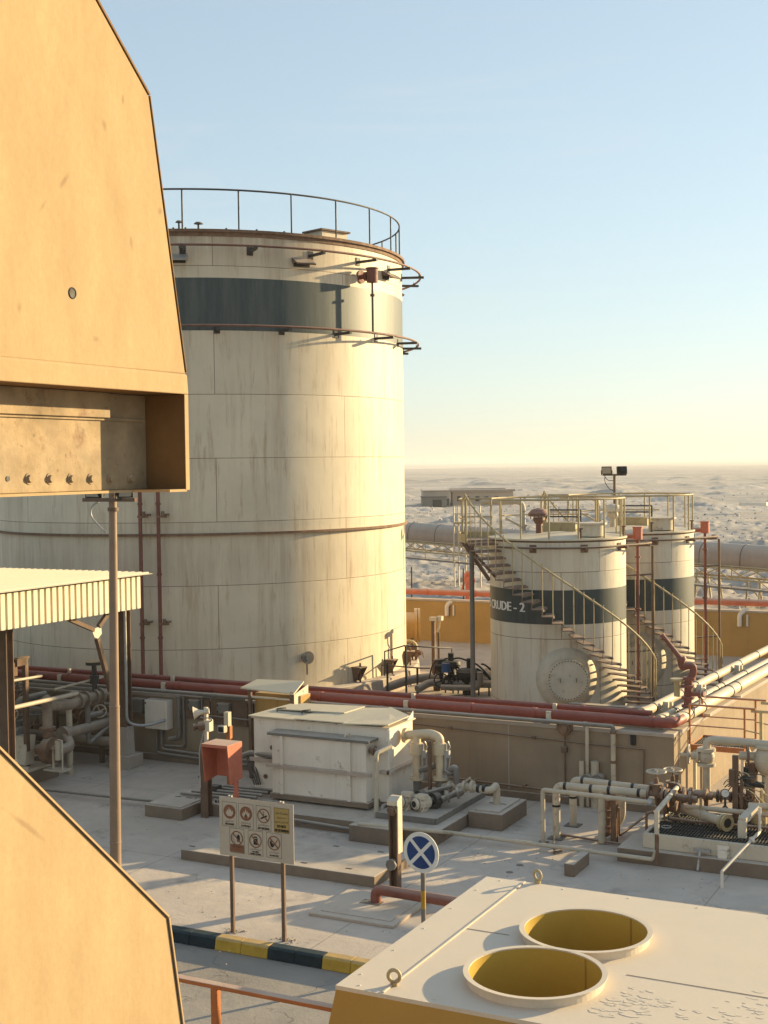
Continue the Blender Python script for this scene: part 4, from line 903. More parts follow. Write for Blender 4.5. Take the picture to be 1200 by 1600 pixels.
    c = P(40, 1.45, Z+0.05); q = MB(); q.cyl(c, c+Vector((0, 0, .33)), .38, n=28); q.cyl(c+Vector((0, 0, .33)), c+Vector((0, 0, .37)), .44, n=28); q.build('roof_hatch', 'cream_steel', T)
    for d2, r2 in ((78, 1.9), (20, 1.85), (52, 1.0)):
        c = P(d2, r2, Z); q = MB(); q.cyl(c, c+Vector((0, 0, .26)), .03, n=8); q.cyl(c+Vector((0, 0, .26)), c+Vector((0, 0, .30)), .07, n=10); q.build('gauge_stub', 'rusty', T)
    c = P(172, 1.0, Z+.1); q = MB(); q.cbox(c+Vector((0, 0, .12)), 1.0, .5, .26); q.build('dip_box', 'rail_ochre', T)
    q = MB()
    for a, b in (((-.5, .25, 0), (-.5, .25, .6)), ((.5, .25, 0), (.5, .25, .6)), ((-.5, .25, .6), (.5, .25, .6)), ((-.5, .25, .4), (.5, .25, .4))): q.tube([c+Vector(a), c+Vector(b)], .025, 6)
    q.build('guard_frame', 'dark_steel', T)
    # ring main + foam chamber on the far right side
    zr = 4.72
    q = MB(); n = 90; q.tube([P(-55+k*(foam_deg+12+55)/n, R+0.12+0.62*max(0, min(1, (-55+k*(foam_deg+12+55)/n-55)/40))**1.5, zr) for k in range(n+1)], 0.03, 6); wr_ = q.build('water_ring', 'brown_steel', T)
    for d in (-20, 22, 62, 88):
        o_ = 0.12+0.62*max(0, min(1, (d-55)/40))**1.5
        q = MB(); q.bar(P(d, R, zr-.05), P(d, R+o_+.1, zr-.05), .06, .06); q.bar(P(d, R+.01, zr-.14), P(d, R+.01, zr+.08), .2, .02, up=tuple(er(d))); q.build('bracket', 'rusty', wr_)
    c = P(foam_deg, R+.36, zr+.10); q = MB(); q.cyl(c, c+Vector((0, 0, .34)), .135, n=20); q.cyl(c+Vector((0, 0, .34)), c+Vector((0, 0, .37)), .15, n=20); q.cyl(c+Vector((0, 0, .1)), P(foam_deg, R-.0, zr+.2), .07, n=12); fo = q.build('foam_chamber', 'orange_red', T)
    q = MB(); q.tube([c, c-Vector((0, 0, 4.75))], .045, 8)
    for z in (.5, 2.0, 3.9): flange(q, c-Vector((0, 0, z)), (0, 0, 1), .085, .05)
    q.build('foam_riser', 'red_dark', fo)
    c2 = P(foam_deg+6, R+.85, zr-.1); q = MB(); q.tube([c2, (c2.x, c2.y, .05)], .04, 8)
    for z in (3.8, 1.6): q.tube([(c2.x, c2.y, z), (c.x, c.y, z), P(foam_deg, R, z)], .028, 6)
    q.build('support_post', 'brown_steel', T)
    # spiral stair
    Ro = R+0.86; deg_b = 74.0; z_b = 0.30; slope = (Z-0.12-z_b)/(deg_b-top_deg); nst = 24
    st = MB()
    S = thing_part = None
    hr = MB(); hp = []
    for k in range(0, 60):
        d = deg_b-(deg_b-top_deg+4)*k/59; hp.append(P(d, Ro, z_b+(deg_b-d)*slope+1.22))
    hr.tube([P(deg_b+1.5, Ro, z_b+0.1), P(deg_b+1.0, Ro, z_b+1.15)]+hp+[P(top_deg-6, Ro, Z+1.1)], 0.028, 7)
    S = hr.build('spiral_stair', 'rail_ochre', T)
    for k in range(nst+1):
        d = deg_b-(deg_b-top_deg)*k/nst; z = z_b+(deg_b-d)*slope
        w0 = 2.6; q = MB()
        a0_, a1_ = d+w0, d-w0-1.0
        top = [P(a0_, R+.06, z), P(a1_, R+.06, z), P(a1_, Ro-.0, z), P(a0_, Ro-.0, z)]
        q.prism([p-Vector((0, 0, .03)) for p in top], (0, 0, .03))
        q.bar(P(d+w0, R+.01, z-.055), P(d+w0, Ro, z-.05), .05, .045)
        q.build('tread', 'tread', S)
        q = MB(); q.tube([P(a0_, Ro-.01, z-.02), P(a0_, Ro, z+1.22-.0)], 0.014, 5); q.build('baluster', 'rail_ochre', S)
        if k < nst:
            q = MB(); dn = deg_b-(deg_b-top_deg)*(k+1)/nst; q.tube([P(a1_, Ro-.02, z-.02), P(dn+w0, Ro-.02, z+(z_top-.34)/nst)], 0.012, 5); q.build('baluster', 'tread', S)
    # landing at the head of the stair
    d0, d1 = top_deg-3, top_deg-38
    q = MB(); seg = [d0+(d1-d0)*k/6 for k in range(7)]
    for a, b in zip(seg[:-1], seg[1:]): q.prism([P(a, R-.1, Z-.10), P(b, R-.1, Z-.10), P(b, Ro+.02, Z-.10), P(a, Ro+.02, Z-.10)], (0, 0, .05))
    L = q.build('landing', 'tread', T)
    q = MB()
    for a, b in zip(seg[:-1], seg[1:]): q.bar(P(a, Ro+.03, Z), P(b, Ro+.03, Z), .02, .24)
    q.bar(P(d1, R-.1, Z), P(d1, Ro+.03, Z), .02, .24); q.build('toe_board', 'rail_ochre', L)
    q = MB(); q.tube([P(a, Ro, Z+1.08) for a in seg]+[P(d1, R-.05, Z+1.08)], .03, 6); q.tube([P(a, Ro, Z+.55) for a in seg]+[P(d1, R-.05, Z+.55)], .022, 6)
    for a in (d0, d1): q.tube([P(a, Ro, Z-.1), P(a, Ro, Z+1.08)], .035, 6)
    q.tube([P(d1, R, Z), P(d1, R, Z+1.08)], .03, 6); q.build('landing_railing', 'rail_ochre', L)
    q = MB(); q.bar(P(d1+2, Ro, Z-.14), P(d1+16, R+.02, Z-1.25), .07, .09); q.bar(P(d0-2, Ro, Z-.14), P(d0+2, R+.02, Z-1.1), .06, .08); q.build('brace', 'brown_steel', L)
    mdg = (d0+d1)/2-4; pp = P(mdg, R+.52, 0); q = MB(); q.cyl((pp.x, pp.y, .02), (pp.x, pp.y, Z-.12), .07, n=12); q.cyl((pp.x, pp.y, .005), (pp.x, pp.y, .03), .16, n=12); q.build('landing_post', 'pipe_grey', L)
    return T, C, P
bandc = (0.018, 0.030, 0.032, 1); bandl = (0.05, 0.06, 0.058, 1)
MT['crude_shell'] = shell_mat('crude_shell', 1.935, 1.83, 0.39-1.83, 3.3, 0.6, (0.64, 0.565, 0.435))
MT['crude_shell_band'] = band_mat('crude_shell_band', 1.935, bandc, bandl)
T1, C1, P1 = small_tank(870.5, 38.5, 'nearer of the two small cream tanks, lettered CRUDE - 2 on its dark band', 'crude_shell', 0, ('D CRUDE - 2', -84, -28, 3.07, 0.255))
T2, C2, P2 = small_tank(984, 41.6, 'farther of the two small cream tanks, half hidden behind the lettered tank', 'crude_shell', 1)

# flood light mast behind the small tanks
def flood(parent, c, aim, w, h, d, mm='black'):
    c = Vector(c); a = Vector(aim).normalized(); sd = a.cross(Vector((0, 0, 1))).normalized(); u = sd.cross(a)
    q = MB(); q.prism([c+sd*i*w/2+u*j*h/2 for i, j in ((-1, -1), (1, -1), (1, 1), (-1, 1))], -a*d)
    q.prism([c-a*d+sd*i*w*.3+u*j*h*.3 for i, j in ((-1, -1), (1, -1), (1, 1), (-1, 1))], -a*d*.5)
    for i in (-1, 1): q.bar(c-a*d*.5+sd*i*(w/2+.015), c-a*d*.5+sd*i*(w/2+.015)-Vector((0, 0, h*.62)), .02, .03)
    q.bar(c-a*d*.5-sd*(w/2+.02)-Vector((0, 0, h*.62)), c-a*d*.5+sd*(w/2+.02)-Vector((0, 0, h*.62)), .03, .02)
    o = q.build('lamp_head', mm, parent)
    q = MB(); q.prism([c+a*.004+sd*i*(w/2-.025)+u*j*(h/2-.025) for i, j in ((-1, -1), (1, -1), (1, 1), (-1, 1))], a*.004); q.build('lens', 'glass_lamp', o)
    return o
p = WD(960, 742, 48.0); t = thing('flood_light_mast', 'thin mast with two flood lights rising behind the small tanks', 'light mast', (p[0], p[1], 0))
q = MB(); q.cyl((p[0], p[1], 0), (p[0], p[1], p[2]), .05, n=10); q.build('pole', 'brown_steel', t)
ax = Vector((1, 0, 0)); pv = Vector(p)
q = MB(); q.bar(pv-ax*.42, pv+ax*.45, .06, .06); q.build('crossarm', 'dark_steel', t)
flood(t, pv+Vector((-.27, -.06, .16)), (0.15, -1, -.1), .36, .27, .12); flood(t, pv+Vector((.24, .0, .16)), (-.9, .75, -.1), .36, .27, .12)
q = MB(); q.tube([pv+Vector((-.35, 0, -.03)), pv+Vector((-.36, 0, -.25)), pv+Vector((-.2, 0, -.5)), pv+Vector((-.05, 0, -.55))], .014, 6, bend=.2); q.tube([pv+Vector((-.35, 0, -.06)), pv+Vector((-.25, 0, -.2)), pv+Vector((-.05, 0, -.2))], .012, 6, bend=.1); q.build('cable', 'black', t)

# ================================================================ PIPES ALONG THE WALLS
def pipe(name, label, pts, r, mm, bend=0.0, joints=(), jm=None, group=None, n=14, cat='pipe'):
    t = thing(name, label, cat, tuple(pts[0]), group)
    q = MB(); q.tube(pts, r, n, bend=bend); q.build('pipe', mm, t)
    for (c, ax, rr, w) in joints:
        q = MB(); flange(q, c, ax, rr, w); q.build('coupling', jm or mm, t)
    return t
pipe('red_water_pipe', 'thickest dark red pipe lying along the yard side of the containment wall top', [(-60, 26.36, 1.80), (-7.02, 26.36, 1.80), (-6.98, 26.9, 1.80)], .108, 'pipe_red', .13,
     [((x, 26.36, 1.80), (1, 0, 0), .122, .10) for x in (-22.4, -19.0, -15.1, -11.4, -9.95, -7.45)])
pipe('thin_red_pipe', 'slimmer red pipe behind the thickest red pipe on the wall top', [(-60, 26.72, 1.90), (-7.55, 26.72, 1.90)], .062, 'pipe_red', 0,
     [((x, 26.72, 1.90), (1, 0, 0), .072, .06) for x in (-20, -17.2, -13, -9, -8.0)])
pipe('thin_red_pipe', 'thinnest red pipe squeezed between the two larger red pipes on the wall top', [(-40, 26.56, 1.76), (-7.3, 26.56, 1.76)], .045, 'red_dark')
g = pipe('grey_conduit_pipe', 'dusty grey pipe along the wall front edge ending in two drops near the corner', [(-60, 26.09, 1.70), (-8.17, 26.09, 1.70), (-8.17, 26.09, 0.02)], .045, 'pipe_grey', .06,
     [((x, 26.09, 1.70), (1, 0, 0), .055, .08) for x in (-17.8, -13.4, -8.75)])
q = MB(); q.tube([(-8.17, 26.085, 1.60), (-8.17, 26.085, .02)], .052, 10); q.build('drop_sleeve', 'pipe_cream', g)
q = MB(); q.tube([(-8.72, 26.09, 1.69), (-8.72, 26.09, .02)], .04, 10); q.build('drop_pipe', 'pipe_cream', g)
for z in (1.55, .95): q = MB(); q.cyl((-8.17, 26.09, z), (-8.17, 26.09, z+.06), .062, n=10); q.build('coupling', 'rusty', g)
for k, x in enumerate((-22.6, -19.4, -16.2, -12.9, -9.6)):
    q = MB(); q.box(x-.05, x+.05, 26.22, 26.30, WALL_Z+.002, 1.88); q.box(x-.04, x+.04, 26.60, 26.66, WALL_Z+.002, 1.98); q.bar((x, 26.22, WALL_Z+.03), (x, 26.8, WALL_Z+.03), .06, .05)
    tag(q.build('pipe_support', 'cream_steel'), 'pale steel bracket under the red pipes, '+('behind the canopy column', 'above the tall electrical box', 'next to the roofed cabinet', 'behind the tall white pump pipes', 'above the round alarm bell')[k], 'pipe bracket', 'brackets under the red pipes')
def wl(p0, p1, z, y): s = (y-p0[1])/(p1[1]-p0[1]); return (p0[0]+(p1[0]-p0[0])*s, y, z)
for nm, lab, a, b, r, z, mm, rings in (
    ('cream_pipe', 'widest pale peach pipe along the outer edge of the sunlit wall top', (-7.03, 26.78), (-6.70, 33.91), .125, 1.80, 'pipe_sunny', (27.5, 28.4, 30.6, 31.2)),
    ('cream_pipe', 'middle cream pipe of the three on the sunlit wall top', (-7.36, 26.98), (-6.95, 35.36), .085, 1.80, 'pipe_sunny', (27.6, 28.6, 30.7, 31.2, 33.2)),
    ('cream_pipe', 'innermost cream pipe of the three, just inside the sunlit wall', (-7.87, 27.55), (-7.44, 37.36), .10, 1.80, 'pipe_sunny', (27.9, 29.8, 31.0, 32.6, 34.8, 36.6))):
    y1 = 47.5; e = wl(a, b, z, y1)
    st = (a[0], a[1], z)
    t = thing(nm, lab, 'pipe', st)
    q = MB(); q.tube([(a[0]-.06, a[1]-.25, z), st, e], r, 16, bend=.1); q.build('pipe', mm, t)
    for y in rings:
        c = wl(a, b, z, y); q = MB(); flange(q, c, (b[0]-a[0], b[1]-a[1], 0), r+.012, .05); q.build('clamp_band', 'dark_steel', t)
for k, y in enumerate((28.4, 30.9, 34.2)):
    x = sx(y); q = MB(); q.box(x-.95, x+.12, y-.05, y+.05, WALL_Z+.002, 1.665); q.box(x-.78, x-.70, y-.06, y+.06, 1.667, 1.86); q.box(x-.84, x-.72, y-.3, y-.2, WALL_Z-.3, 1.9)
    tag(q.build('pipe_support', 'cream_steel'), ('nearest', 'middle', 'farthest')[k]+' cross bracket carrying the three cream pipes over the sunlit wall', 'pipe bracket', 'brackets under the cream pipes')
# fire monitor
p = W(1072, 1120, 1.9); t = thing('fire_monitor', 'red fire water monitor with its nozzle raised above the wall corner', 'fire monitor', (-6.95, 27.62, WALL_Z))
B = Vector((-6.95, 27.62, 0)); 
def mp(px, py): return Vector(WY(px, py, B.y))
q = MB(); a = mp(1073, 1150); b = mp(1076, 1062); q.tube([a, b], .085, 14); 
for py in (1072, 1090, 1103, 1115): flange(q, mp(1075, py), (0, 0, 1), .135, .05)
q.build('riser', 'red_dark', t)
q = MB(); q.tube([mp(1077, 1062), mp(1084, 1051), mp(1083, 1040), mp(1074, 1040), mp(1066, 1043), mp(1064, 1034), mp(1066, 1028)], .075, 12, bend=.08); flange(q, mp(1077, 1060), (0, 0, 1), .13, .06); flange(q, mp(1065, 1030), (-.5, 0, 1), .1, .07); q.build('swivel', 'red_dark', t)
q = MB(); q.cyl(mp(1065, 1031), mp(1037, 995), .055, .042, n=14); q.cyl(mp(1038, 997), mp(1034, 992), .05, .055, n=14); q.build('nozzle', 'red_dark', t)
v = mp(1080, 1084); q = MB(); q.cyl(v, v+Vector((.28, -.05, .02)), .05, n=12); flange(q, v+Vector((.2, -.04, .01)), (1, -.2, 0), .09); q.build('side_outlet', 'red_dark', t)
handwheel(t, mp(1099, 1083), (1, -.35, 0), .11, 'galv')
q = MB(); q.tube([mp(1092, 1085), mp(1094, 1100), mp(1086, 1107), mp(1080, 1100)], .018, 6, bend=.1); q.build('hose', 'galv', t)
q = MB(); c = mp(1058, 1062); q.cyl(c, c-Vector((0, 0, .35)), .07, n=12); flange(q, c, (0, 0, 1), .14); q.build('standpipe', 'rail_ochre', t)

# step-over platform at the sunlit wall
t = thing('stepover_platform', 'rusty orange step-over platform with railings against the sunlit wall', 'platform', (-6.3, 27.5, 0))
py_, xa, xb, zd = 27.16, -6.90, -5.78, 1.15
q = MB(); q.box(xa, xb, py_, py_+.05, zd-.02, zd+.09); q.box(xa, xb, py_+1.05, py_+1.10, zd-.02, zd+.09); q.box(xa, xa+.04, py_+.05, py_+1.05, zd-.02, zd+.09); q.box(xb-.04, xb, py_+.05, py_+1.05, zd-.02, zd+.09); q.build('frame', 'orange_rail', t)
q = MB()
for k in range(22): x = xa+.06+k*(xb-xa-.12)/21; q.box(x-.006, x+.006, py_+.05, py_+1.05, zd+.03, zd+.065)
for k in range(6): y = py_+.12+k*.17; q.box(xa+.05, xb-.05, y-.005, y+.005, zd+.032, zd+.060)
q.build('grating', 'grate', t)
for yy, nm in ((py_+.02, 'railing'), (py_+1.08, 'railing')):
    q = MB(); q.tube([(xa, yy, zd+.9), (xb+.22, yy, zd+.9)], .022, 8); q.tube([(xa, yy, zd+.48), (xb, yy, zd+.48)], .014, 6); rl_ = q.build(nm, 'orange_rail', t)
    for x in (xa+.01, xb): q = MB(); q.tube([(x, yy, zd+.09), (x, yy, zd+.9)], .022, 8); q.build('post', 'orange_rail', rl_)
q = MB()
for yy in (py_+.05, py_+1.05):
    q.bar((xb, yy, zd), (xb+1.3, yy, .02), .05, .2)
for k in range(5): z = zd-.02-k*.22; x = xb+.1+k*.25; q.box(x, x+.24, py_+.08, py_+1.02, z-.03, z)
q.build('steps', 'cream_steel', t)
for yy in (py_+.06, py_+1.04):
    q = MB(); x = xb+.32; q.bar((x, yy, .9), (x, yy, 2.0), .06, .06); q.bar((x-.2, yy, 2.0), (x+.22, yy, 2.0), .05, .05); q.tube([(x, yy, 1.55), (xb, yy, 1.6)], .014, 6); q.build('newel_post', 'rail_ochre', t)
q = MB()
for x in (xa+.1, xb-.05):
    for yy in (py_+.06, py_+1.02): q.bar((x, yy, 0), (x, yy, zd-.02), .06, .06)
q.build('legs', 'cream_steel', t)

# ================================================================ INSIDE THE CONTAINMENT YARD
pipe('red_far_pipe', 'long red pipe running just above the back containment wall', [(-60, 48.95, 1.93), (8, 48.95, 1.93)], .125, 'orange_red', 0, [((x, 48.95, 1.93), (1, 0, 0), .145, .1) for x in (-26, -23.0, -20.9, -20.2, -14, -11.8, -9)])
for px, py in ((700, 945), (1157, 960)):
    p = WY(px, py, FARY-.04); q = MB(); q.tube([(p[0]-.02, FARY-.12, p[2]-.42), (p[0]-.02, FARY-.12, p[2]+.02), (p[0]+.22, FARY+.14, p[2]+.18)], .085, 10, bend=.15); q.tube([(p[0]+.24, FARY-.04, p[2]-.42), (p[0]+.24, FARY-.04, p[2])], .04, 8)
    tag(q.build('gooseneck_drain', 'white_steel'), 'white gooseneck drain hooked over the ochre back wall' if px == 700 else 'white gooseneck drain hooked over the back wall right of the small tanks', 'drain pipe')
# slender instrument post with lamp near the big tank
b = W(679, 1068); t = thing('instrument_post', 'slender dark post with a small lamp arm standing in front of the ochre wall', 'lamp post', (b[0], b[1], 0))
tp = Vector(WY(678, 968, b[1])); q = MB(); q.box(b[0]-.07, b[0]+.04, b[1]-.05, b[1]+.05, 0, tp.z); q.tube([(b[0]+.16, b[1], 0), (b[0]+.16, b[1], tp.z-.4)], .04, 8); q.build('post', 'brown_steel', t)
q = MB(); q.cbox(tp+Vector((.02, 0, .02)), .3, .16, .12); q.cbox(tp+Vector((.22, 0, .05)), .16, .16, .14); q.tube([tp+Vector((.1, 0, -.4)), tp+Vector((.18, 0, -.25)), tp+Vector((.2, 0, .0))], .03, 6); q.build('lamp_head', 'cream_steel', t)
# big tank side: flanged manway barrel + elbow + handwheel valve beyond the right edge
c = Vector(WD(643, 977, 47.5)); d = Vector((cyw, syw, 0))
t = thing('tank_manway', 'large ochre flanged manway sticking out past the right edge of the tall tank', 'manway', (c.x, c.y, 0))
q = MB(); q.cyl(c-d*.6, c+d*.1, .46, n=28); q.build('barrel', 'dike_ochre', t)
q = MB(); q.cyl(c+d*.10, c+d*.20, .60, n=36); q.cyl(c+d*.22, c+d*.30, .60, n=36); q.build('cover_flange', 'dike_ochre', t)
q = MB(); q.cyl(c+d*0-Vector((0, 0, .4)), (c.x, c.y, 0), .06, n=8); q.build('prop', 'brown_steel', t)
c = Vector(WD(650, 1008, 45.2)); t = thing('drain_valve', 'small rusty elbow pipe with handwheel at the foot of the tall tank', 'valve', (c.x, c.y, 0))
q = MB(); q.tube([c-d*.55+Vector((0, 0, .12)), c-d*.12+Vector((0, 0, .12)), c+Vector((0, 0, -.02)), c-Vector((0, 0, .2))], .07, 10, bend=.2); q.build('elbow', 'rail_ochre', t)
q = MB(); q.cyl(c+Vector((0, 0, -.15)), c+Vector((0, 0, -.38)), .12, n=12); q.cyl(c-Vector((0, 0, .26)), c+d*.18-Vector((0, 0, .26)), .08, n=10); q.cyl(c-Vector((0, 0, .36)), (c.x, c.y, 0.004), .05, n=8); v = q.build('valve', 'rusty', t)
handwheel(v, c+d*.22-Vector((0, 0, .28)), (cyw, syw, 0.2), .14, 'rusty')
# low access steps with handrail beside the tall tank
t = thing('access_railing', 'thin dark pipe railing of the steps beside the tall tank foot', 'railing', tuple(W(636, 1078)))
y0 = W(620, 1078)[1]
q = MB()
def rp(px, py, y): return WY(px, py, y)
ya, yb = y0-.6, y0+1.2
q.tube([rp(601, 1056, ya), rp(601, 1018, ya), rp(631, 1009, ya), rp(706, 1013, yb), rp(706, 1030, yb)], .025, 6); q.tube([rp(596, 1056, ya), rp(596, 1039, ya), rp(658, 1044, ya), rp(672, 1044, ya)], .022, 6)
q.build('handrail', 'dark_steel', t)
for px, p0, p1, y in ((634, 1010, 1070, ya), (605, 1035, 1078, ya-.5), (652, 1044, 1078, ya), (615, 1054, 1072, ya+.3)):
    q = MB(); a = Vector(rp(px, p0, y)); q.tube([a, (a.x, a.y, 0.004)], .035, 8); q.build('post', 'dark_steel', t)
# dark valve manifold between the tanks
m0 = Vector(W(715, 1085)); t = thing('valve_manifold', 'dark tangle of valves, hoses and grey pipes between tall tank and lettered tank', 'valve manifold', (m0.x, m0.y, 0))
yv = m0.y+.3
def vp(px, py, dy=0): return Vector(WY(px, py, yv+dy))
q = MB(); q.tube([vp(596, 1077, -1.2), vp(640, 1062, -.4), vp(672, 1058, 0), vp(690, 1062, 0), vp(760, 1066, 0), vp(775, 1062, .3)], .14, 12, bend=.3); q.tube([vp(652, 1077, -1.0), vp(672, 1066, -.5), vp(690, 1068, -.3), vp(770, 1069, -.3)], .12, 12, bend=.3); q.build('header_pipe', 'pipe_grey', t)
q = MB(); q.tube([vp(690, 1074, -.6), vp(745, 1075, -.6), vp(750, 1068, -.6), vp(750, 1050, -.6)], .09, 12, bend=.15); flange(q, vp(738, 1075, -.6), (1, 0, 0), .13, .06); q.build('lower_pipe', 'pipe_grey', t)
for px, py, kind in ((705, 1038, 0), (733, 1048, 1), (690, 1036, 2)):
    c = vp(px, py, -.2); q = MB()
    if kind == 1:
        q.lathe(c+Vector((0, 0, -.1)), [(.05, -.18), (.34, -.14), (.40, -.05), (.40, .08), (.30, .16), (.06, .2)], 20); q.cyl(c, c+Vector((0, 0, .38)), .08, n=10); q.cyl(c-Vector((0, 0, .2)), c-Vector((0, 0, .75)), .26, .15, n=14)
    elif kind == 0:
        q.lathe(c, [(.05, -.12), (.27, -.1), (.30, 0), (.27, .1), (.06, .13)], 18); q.cyl(c, c+Vector((0, 0, .35)), .1, n=10); q.cyl(c-Vector((0, 0, .1)), c-Vector((0, 0, .8)), .11, n=10); q.cyl(c-Vector((.15, 0, .5)), c+Vector((.15, 0, -.5)), .15, n=10)
    else:
        q.cyl(c+Vector((0, 0, -.25)), c+Vector((0, 0, .12)), .15, n=12); q.cyl(c-Vector((0, 0, .1)), c-Vector((0, 0, .7)), .07, n=10); q.cyl(c+Vector((-.1, -.2, -.1)), c+Vector((.1, -.2, -.1)), .09, n=10)
    v = q.build('control_valve', 'black', t)
    if kind != 1: handwheel(v, c+Vector((.1, -.25, -.5)), (0.3, -1, 0), .22, 'black')
    else: handwheel(v, c+Vector((-.42, -.1, -.35)), (.6, -1, 0), .2, 'black')
q = MB(); c = vp(697, 1043, -.5); q.cyl(c-Vector((0, 0, .14)), c+Vector((0, 0, .14)), .14, n=14); q.build('actuator', 'blue_part', t)
random.seed(4)
for a, b, h in (((671, 1060), (690, 1034), 24), ((678, 1055), (705, 1030), 20), ((700, 1034), (725, 1060), -8), ((705, 1032), (733, 1034), 10), ((735, 1034), (768, 1062), 14), ((752, 1038), (772, 1052), 10), ((712, 1034), (716, 1066), -10), ((745, 1045), (770, 1066), 9)):
    A, B_ = vp(*a, -.3), vp(*b, -.1); M = (A+B_)/2+Vector((-.1 if h > 0 else .25, 0, h*.018)); q = MB(); pts = [A*(1-s)**2+M*2*s*(1-s)+B_*s*s for s in [k/10 for k in range(11)]]; q.tube(pts, .028, 6); q.build('hose', 'black', t)
for px in (696, 708, 716, 724, 732, 741, 748, 764):
    a = vp(px, 1070, -.2); q = MB(); q.tube([a, (a.x, a.y, 0.0)], .028, 6); q.build('stand', 'dark_steel', t)
q = MB(); q.tube([vp(745, 1057, .4), vp(772, 1044, .8)], .13, 12); q.tube([vp(725, 1060, .3), vp(772, 1052, .6)], .12, 12); q.tube([vp(735, 1058, .35), vp(778, 1040, 1.2)], .1, 12); q.build('cream_pipe', 'pipe_cream', t)
p = W(684, 1079); q = MB(); q.box(p[0]-.12, p[0]+.10, p[1]-.06, p[1]+.06, 0, .98); q.box(p[0]+.101, p[0]+.115, p[1]-.06, p[1]+.06, 0, .98)
tag(q.build('bollard_post', 'brown_steel'), 'short square brown steel post in front of the dark valve manifold', 'post')
q = MB(); a = Vector(P1(10, 2.9, .12)); 
pipe('cream_pipe', 'short cream pipe bending down at the foot of the lettered tank stair', [tuple(P1(34, 3.0, .02)), tuple(P1(36, 3.0, .35)), tuple(P1(52, 3.35, .42)), tuple(P1(60, 3.6, .42))], .09, 'pipe_cream', .15)
# low kerb wall behind the right side pipes between the tanks
c = W(1040, 1090); q = MB(); q.box(c[0]-1.2, sx(34)-.5, 34.0, 34.25, 0, .62); tag(q.build('low_wall', 'dike_tan'), 'low tan concrete wall between the small tank stairs and the cream pipes', 'low wall')

# ================================================================ BEYOND THE WALL
# covered conveyor gallery on trestles
A = Vector(WD(600, 829, 87.0)); Bv = Vector(WD(1290, 880, 64.0)); dirc = (Bv-A).normalized(); sd = dirc.cross(Vector((0, 0, 1))).normalized(); upc = sd.cross(dirc)
t = thing('conveyor_gallery', 'long covered conveyor gallery with rounded roof crossing the desert behind the tanks', 'conveyor', (A.x, A.y, 0))
L_ = (Bv-A).length; rad = .62
prof = [(-rad, -.55)]+[(rad*math.cos(a), rad*math.sin(a)*1.05) for a in [PI*(1-k/10) for k in range(11)]]+[(rad, -.55)]
q = MB(); nn = len(prof); vs = []
for e in (A, Bv): vs += [e+sd*x+upc*z for x, z in prof]
q.raw(vs, [(k, k+1, nn+k+1, nn+k) for k in range(nn-1)]+[(nn-1, 0, nn, 2*nn-1)], True); q.build('hood', 'conveyor', t)
k = 0.5
while k < L_:
    q = MB(); q.tube([A+dirc*k+sd*x*1.012+upc*z*1.012 for x, z in prof], .018, 5); q.build('hood_rib', 'dark_steel', t); k += 2.4
q = MB()
for s in (-1, 1):
    o_ = sd*s*rad
    q.bar(A+o_-upc*1.1, Bv+o_-upc*1.1, .07, .09); q.bar(A+o_-upc*.55, Bv+o_-upc*.55, .07, .09)
    k = 0; fl = 0
    while k < L_-1.2: q.bar(A+o_+dirc*k-upc*(.55 if fl else 1.1), A+o_+dirc*(k+1.2)-upc*(1.1 if fl else .55), .05, .05); k += 1.2; fl = 1-fl
q.build('truss', 'rail_ochre', t)
q = MB(); o_ = sd*-1.0 if sd.y > 0 else sd*1.0
q.bar(A+o_*1.1-upc*1.45, Bv+o_*1.1-upc*1.45, .8, .10); q.build('walkway', 'pipe_grey', t)
q = MB(); q.tube([A+o_*1.5-upc*.35, Bv+o_*1.5-upc*.35], .03, 5); k = .6
while k < L_: q.tube([A+o_*1.5+dirc*k-upc*1.4, A+o_*1.5+dirc*k-upc*.35], .025, 5); k += 2.4
q.build('walkway_railing', 'rail_ochre', t)
for px in (560, 1098, 1178, 1240):
    s = (px-600)/690; s = min(1, max(-.0, s+.0)); c = A+(Bv-A)*(s*87.0*0+s) ; 
    # parameter along the gallery for a given picture column
    lo_, hi_ = 0.0, 1.0
    for _ in range(40):
        m_ = (lo_+hi_)/2; v = A+(Bv-A)*m_-Vector(CAM); w_ = v.dot(Vector(FW)); u_ = 600+F*v.dot(Vector(RV))/w_
        if u_ < px: lo_ = m_
        else: hi_ = m_
    c = A+(Bv-A)*lo_; q = MB()
    for s1 in (-1, 1):
        q.bar(c+sd*s1*.5-upc*1.1, (c.x+sd.x*s1*.8, c.y+sd.y*s1*.8, -.5), .09, .09)
        q.bar(c+dirc*.7+sd*s1*.5-upc*1.1, (c.x+dirc.x*.7+sd.x*s1*.8, c.y+dirc.y*.7+sd.y*s1*.8, -.5), .07, .07)
        q.bar(c+sd*s1*.5-upc*1.2, (c.x+dirc.x*.7+sd.x*s1*.8, c.y+dirc.y*.7+sd.y*s1*.8, .4), .04, .04)
    q.build('trestle', 'rail_ochre', t)
# access tower beside the gallery
c = Vector(WD(716, 850, 80)); t = thing('access_tower', 'small scaffold tower beside the conveyor gallery left of the lettered tank', 'scaffold tower', (c.x, c.y, -.4))
q = MB(); s_ = 80/F
for px in (709, 716, 727, 750):
    a = Vector(WD(px, 790, 80)); q.bar(a, (a.x, a.y, -.4), .07, .07)
for py in (790, 803, 818, 831): q.bar(WD(708, py, 80), WD(751, py-1, 80), .05, .06)
q.build('frame', 'cream_steel', t)
q = MB(); a = Vector(WD(709, 817, 80)); b = Vector(WD(733, 816, 80)); q.bar(a, b, 1.0, .12); q.build('deck', 'rail_ochre', t)
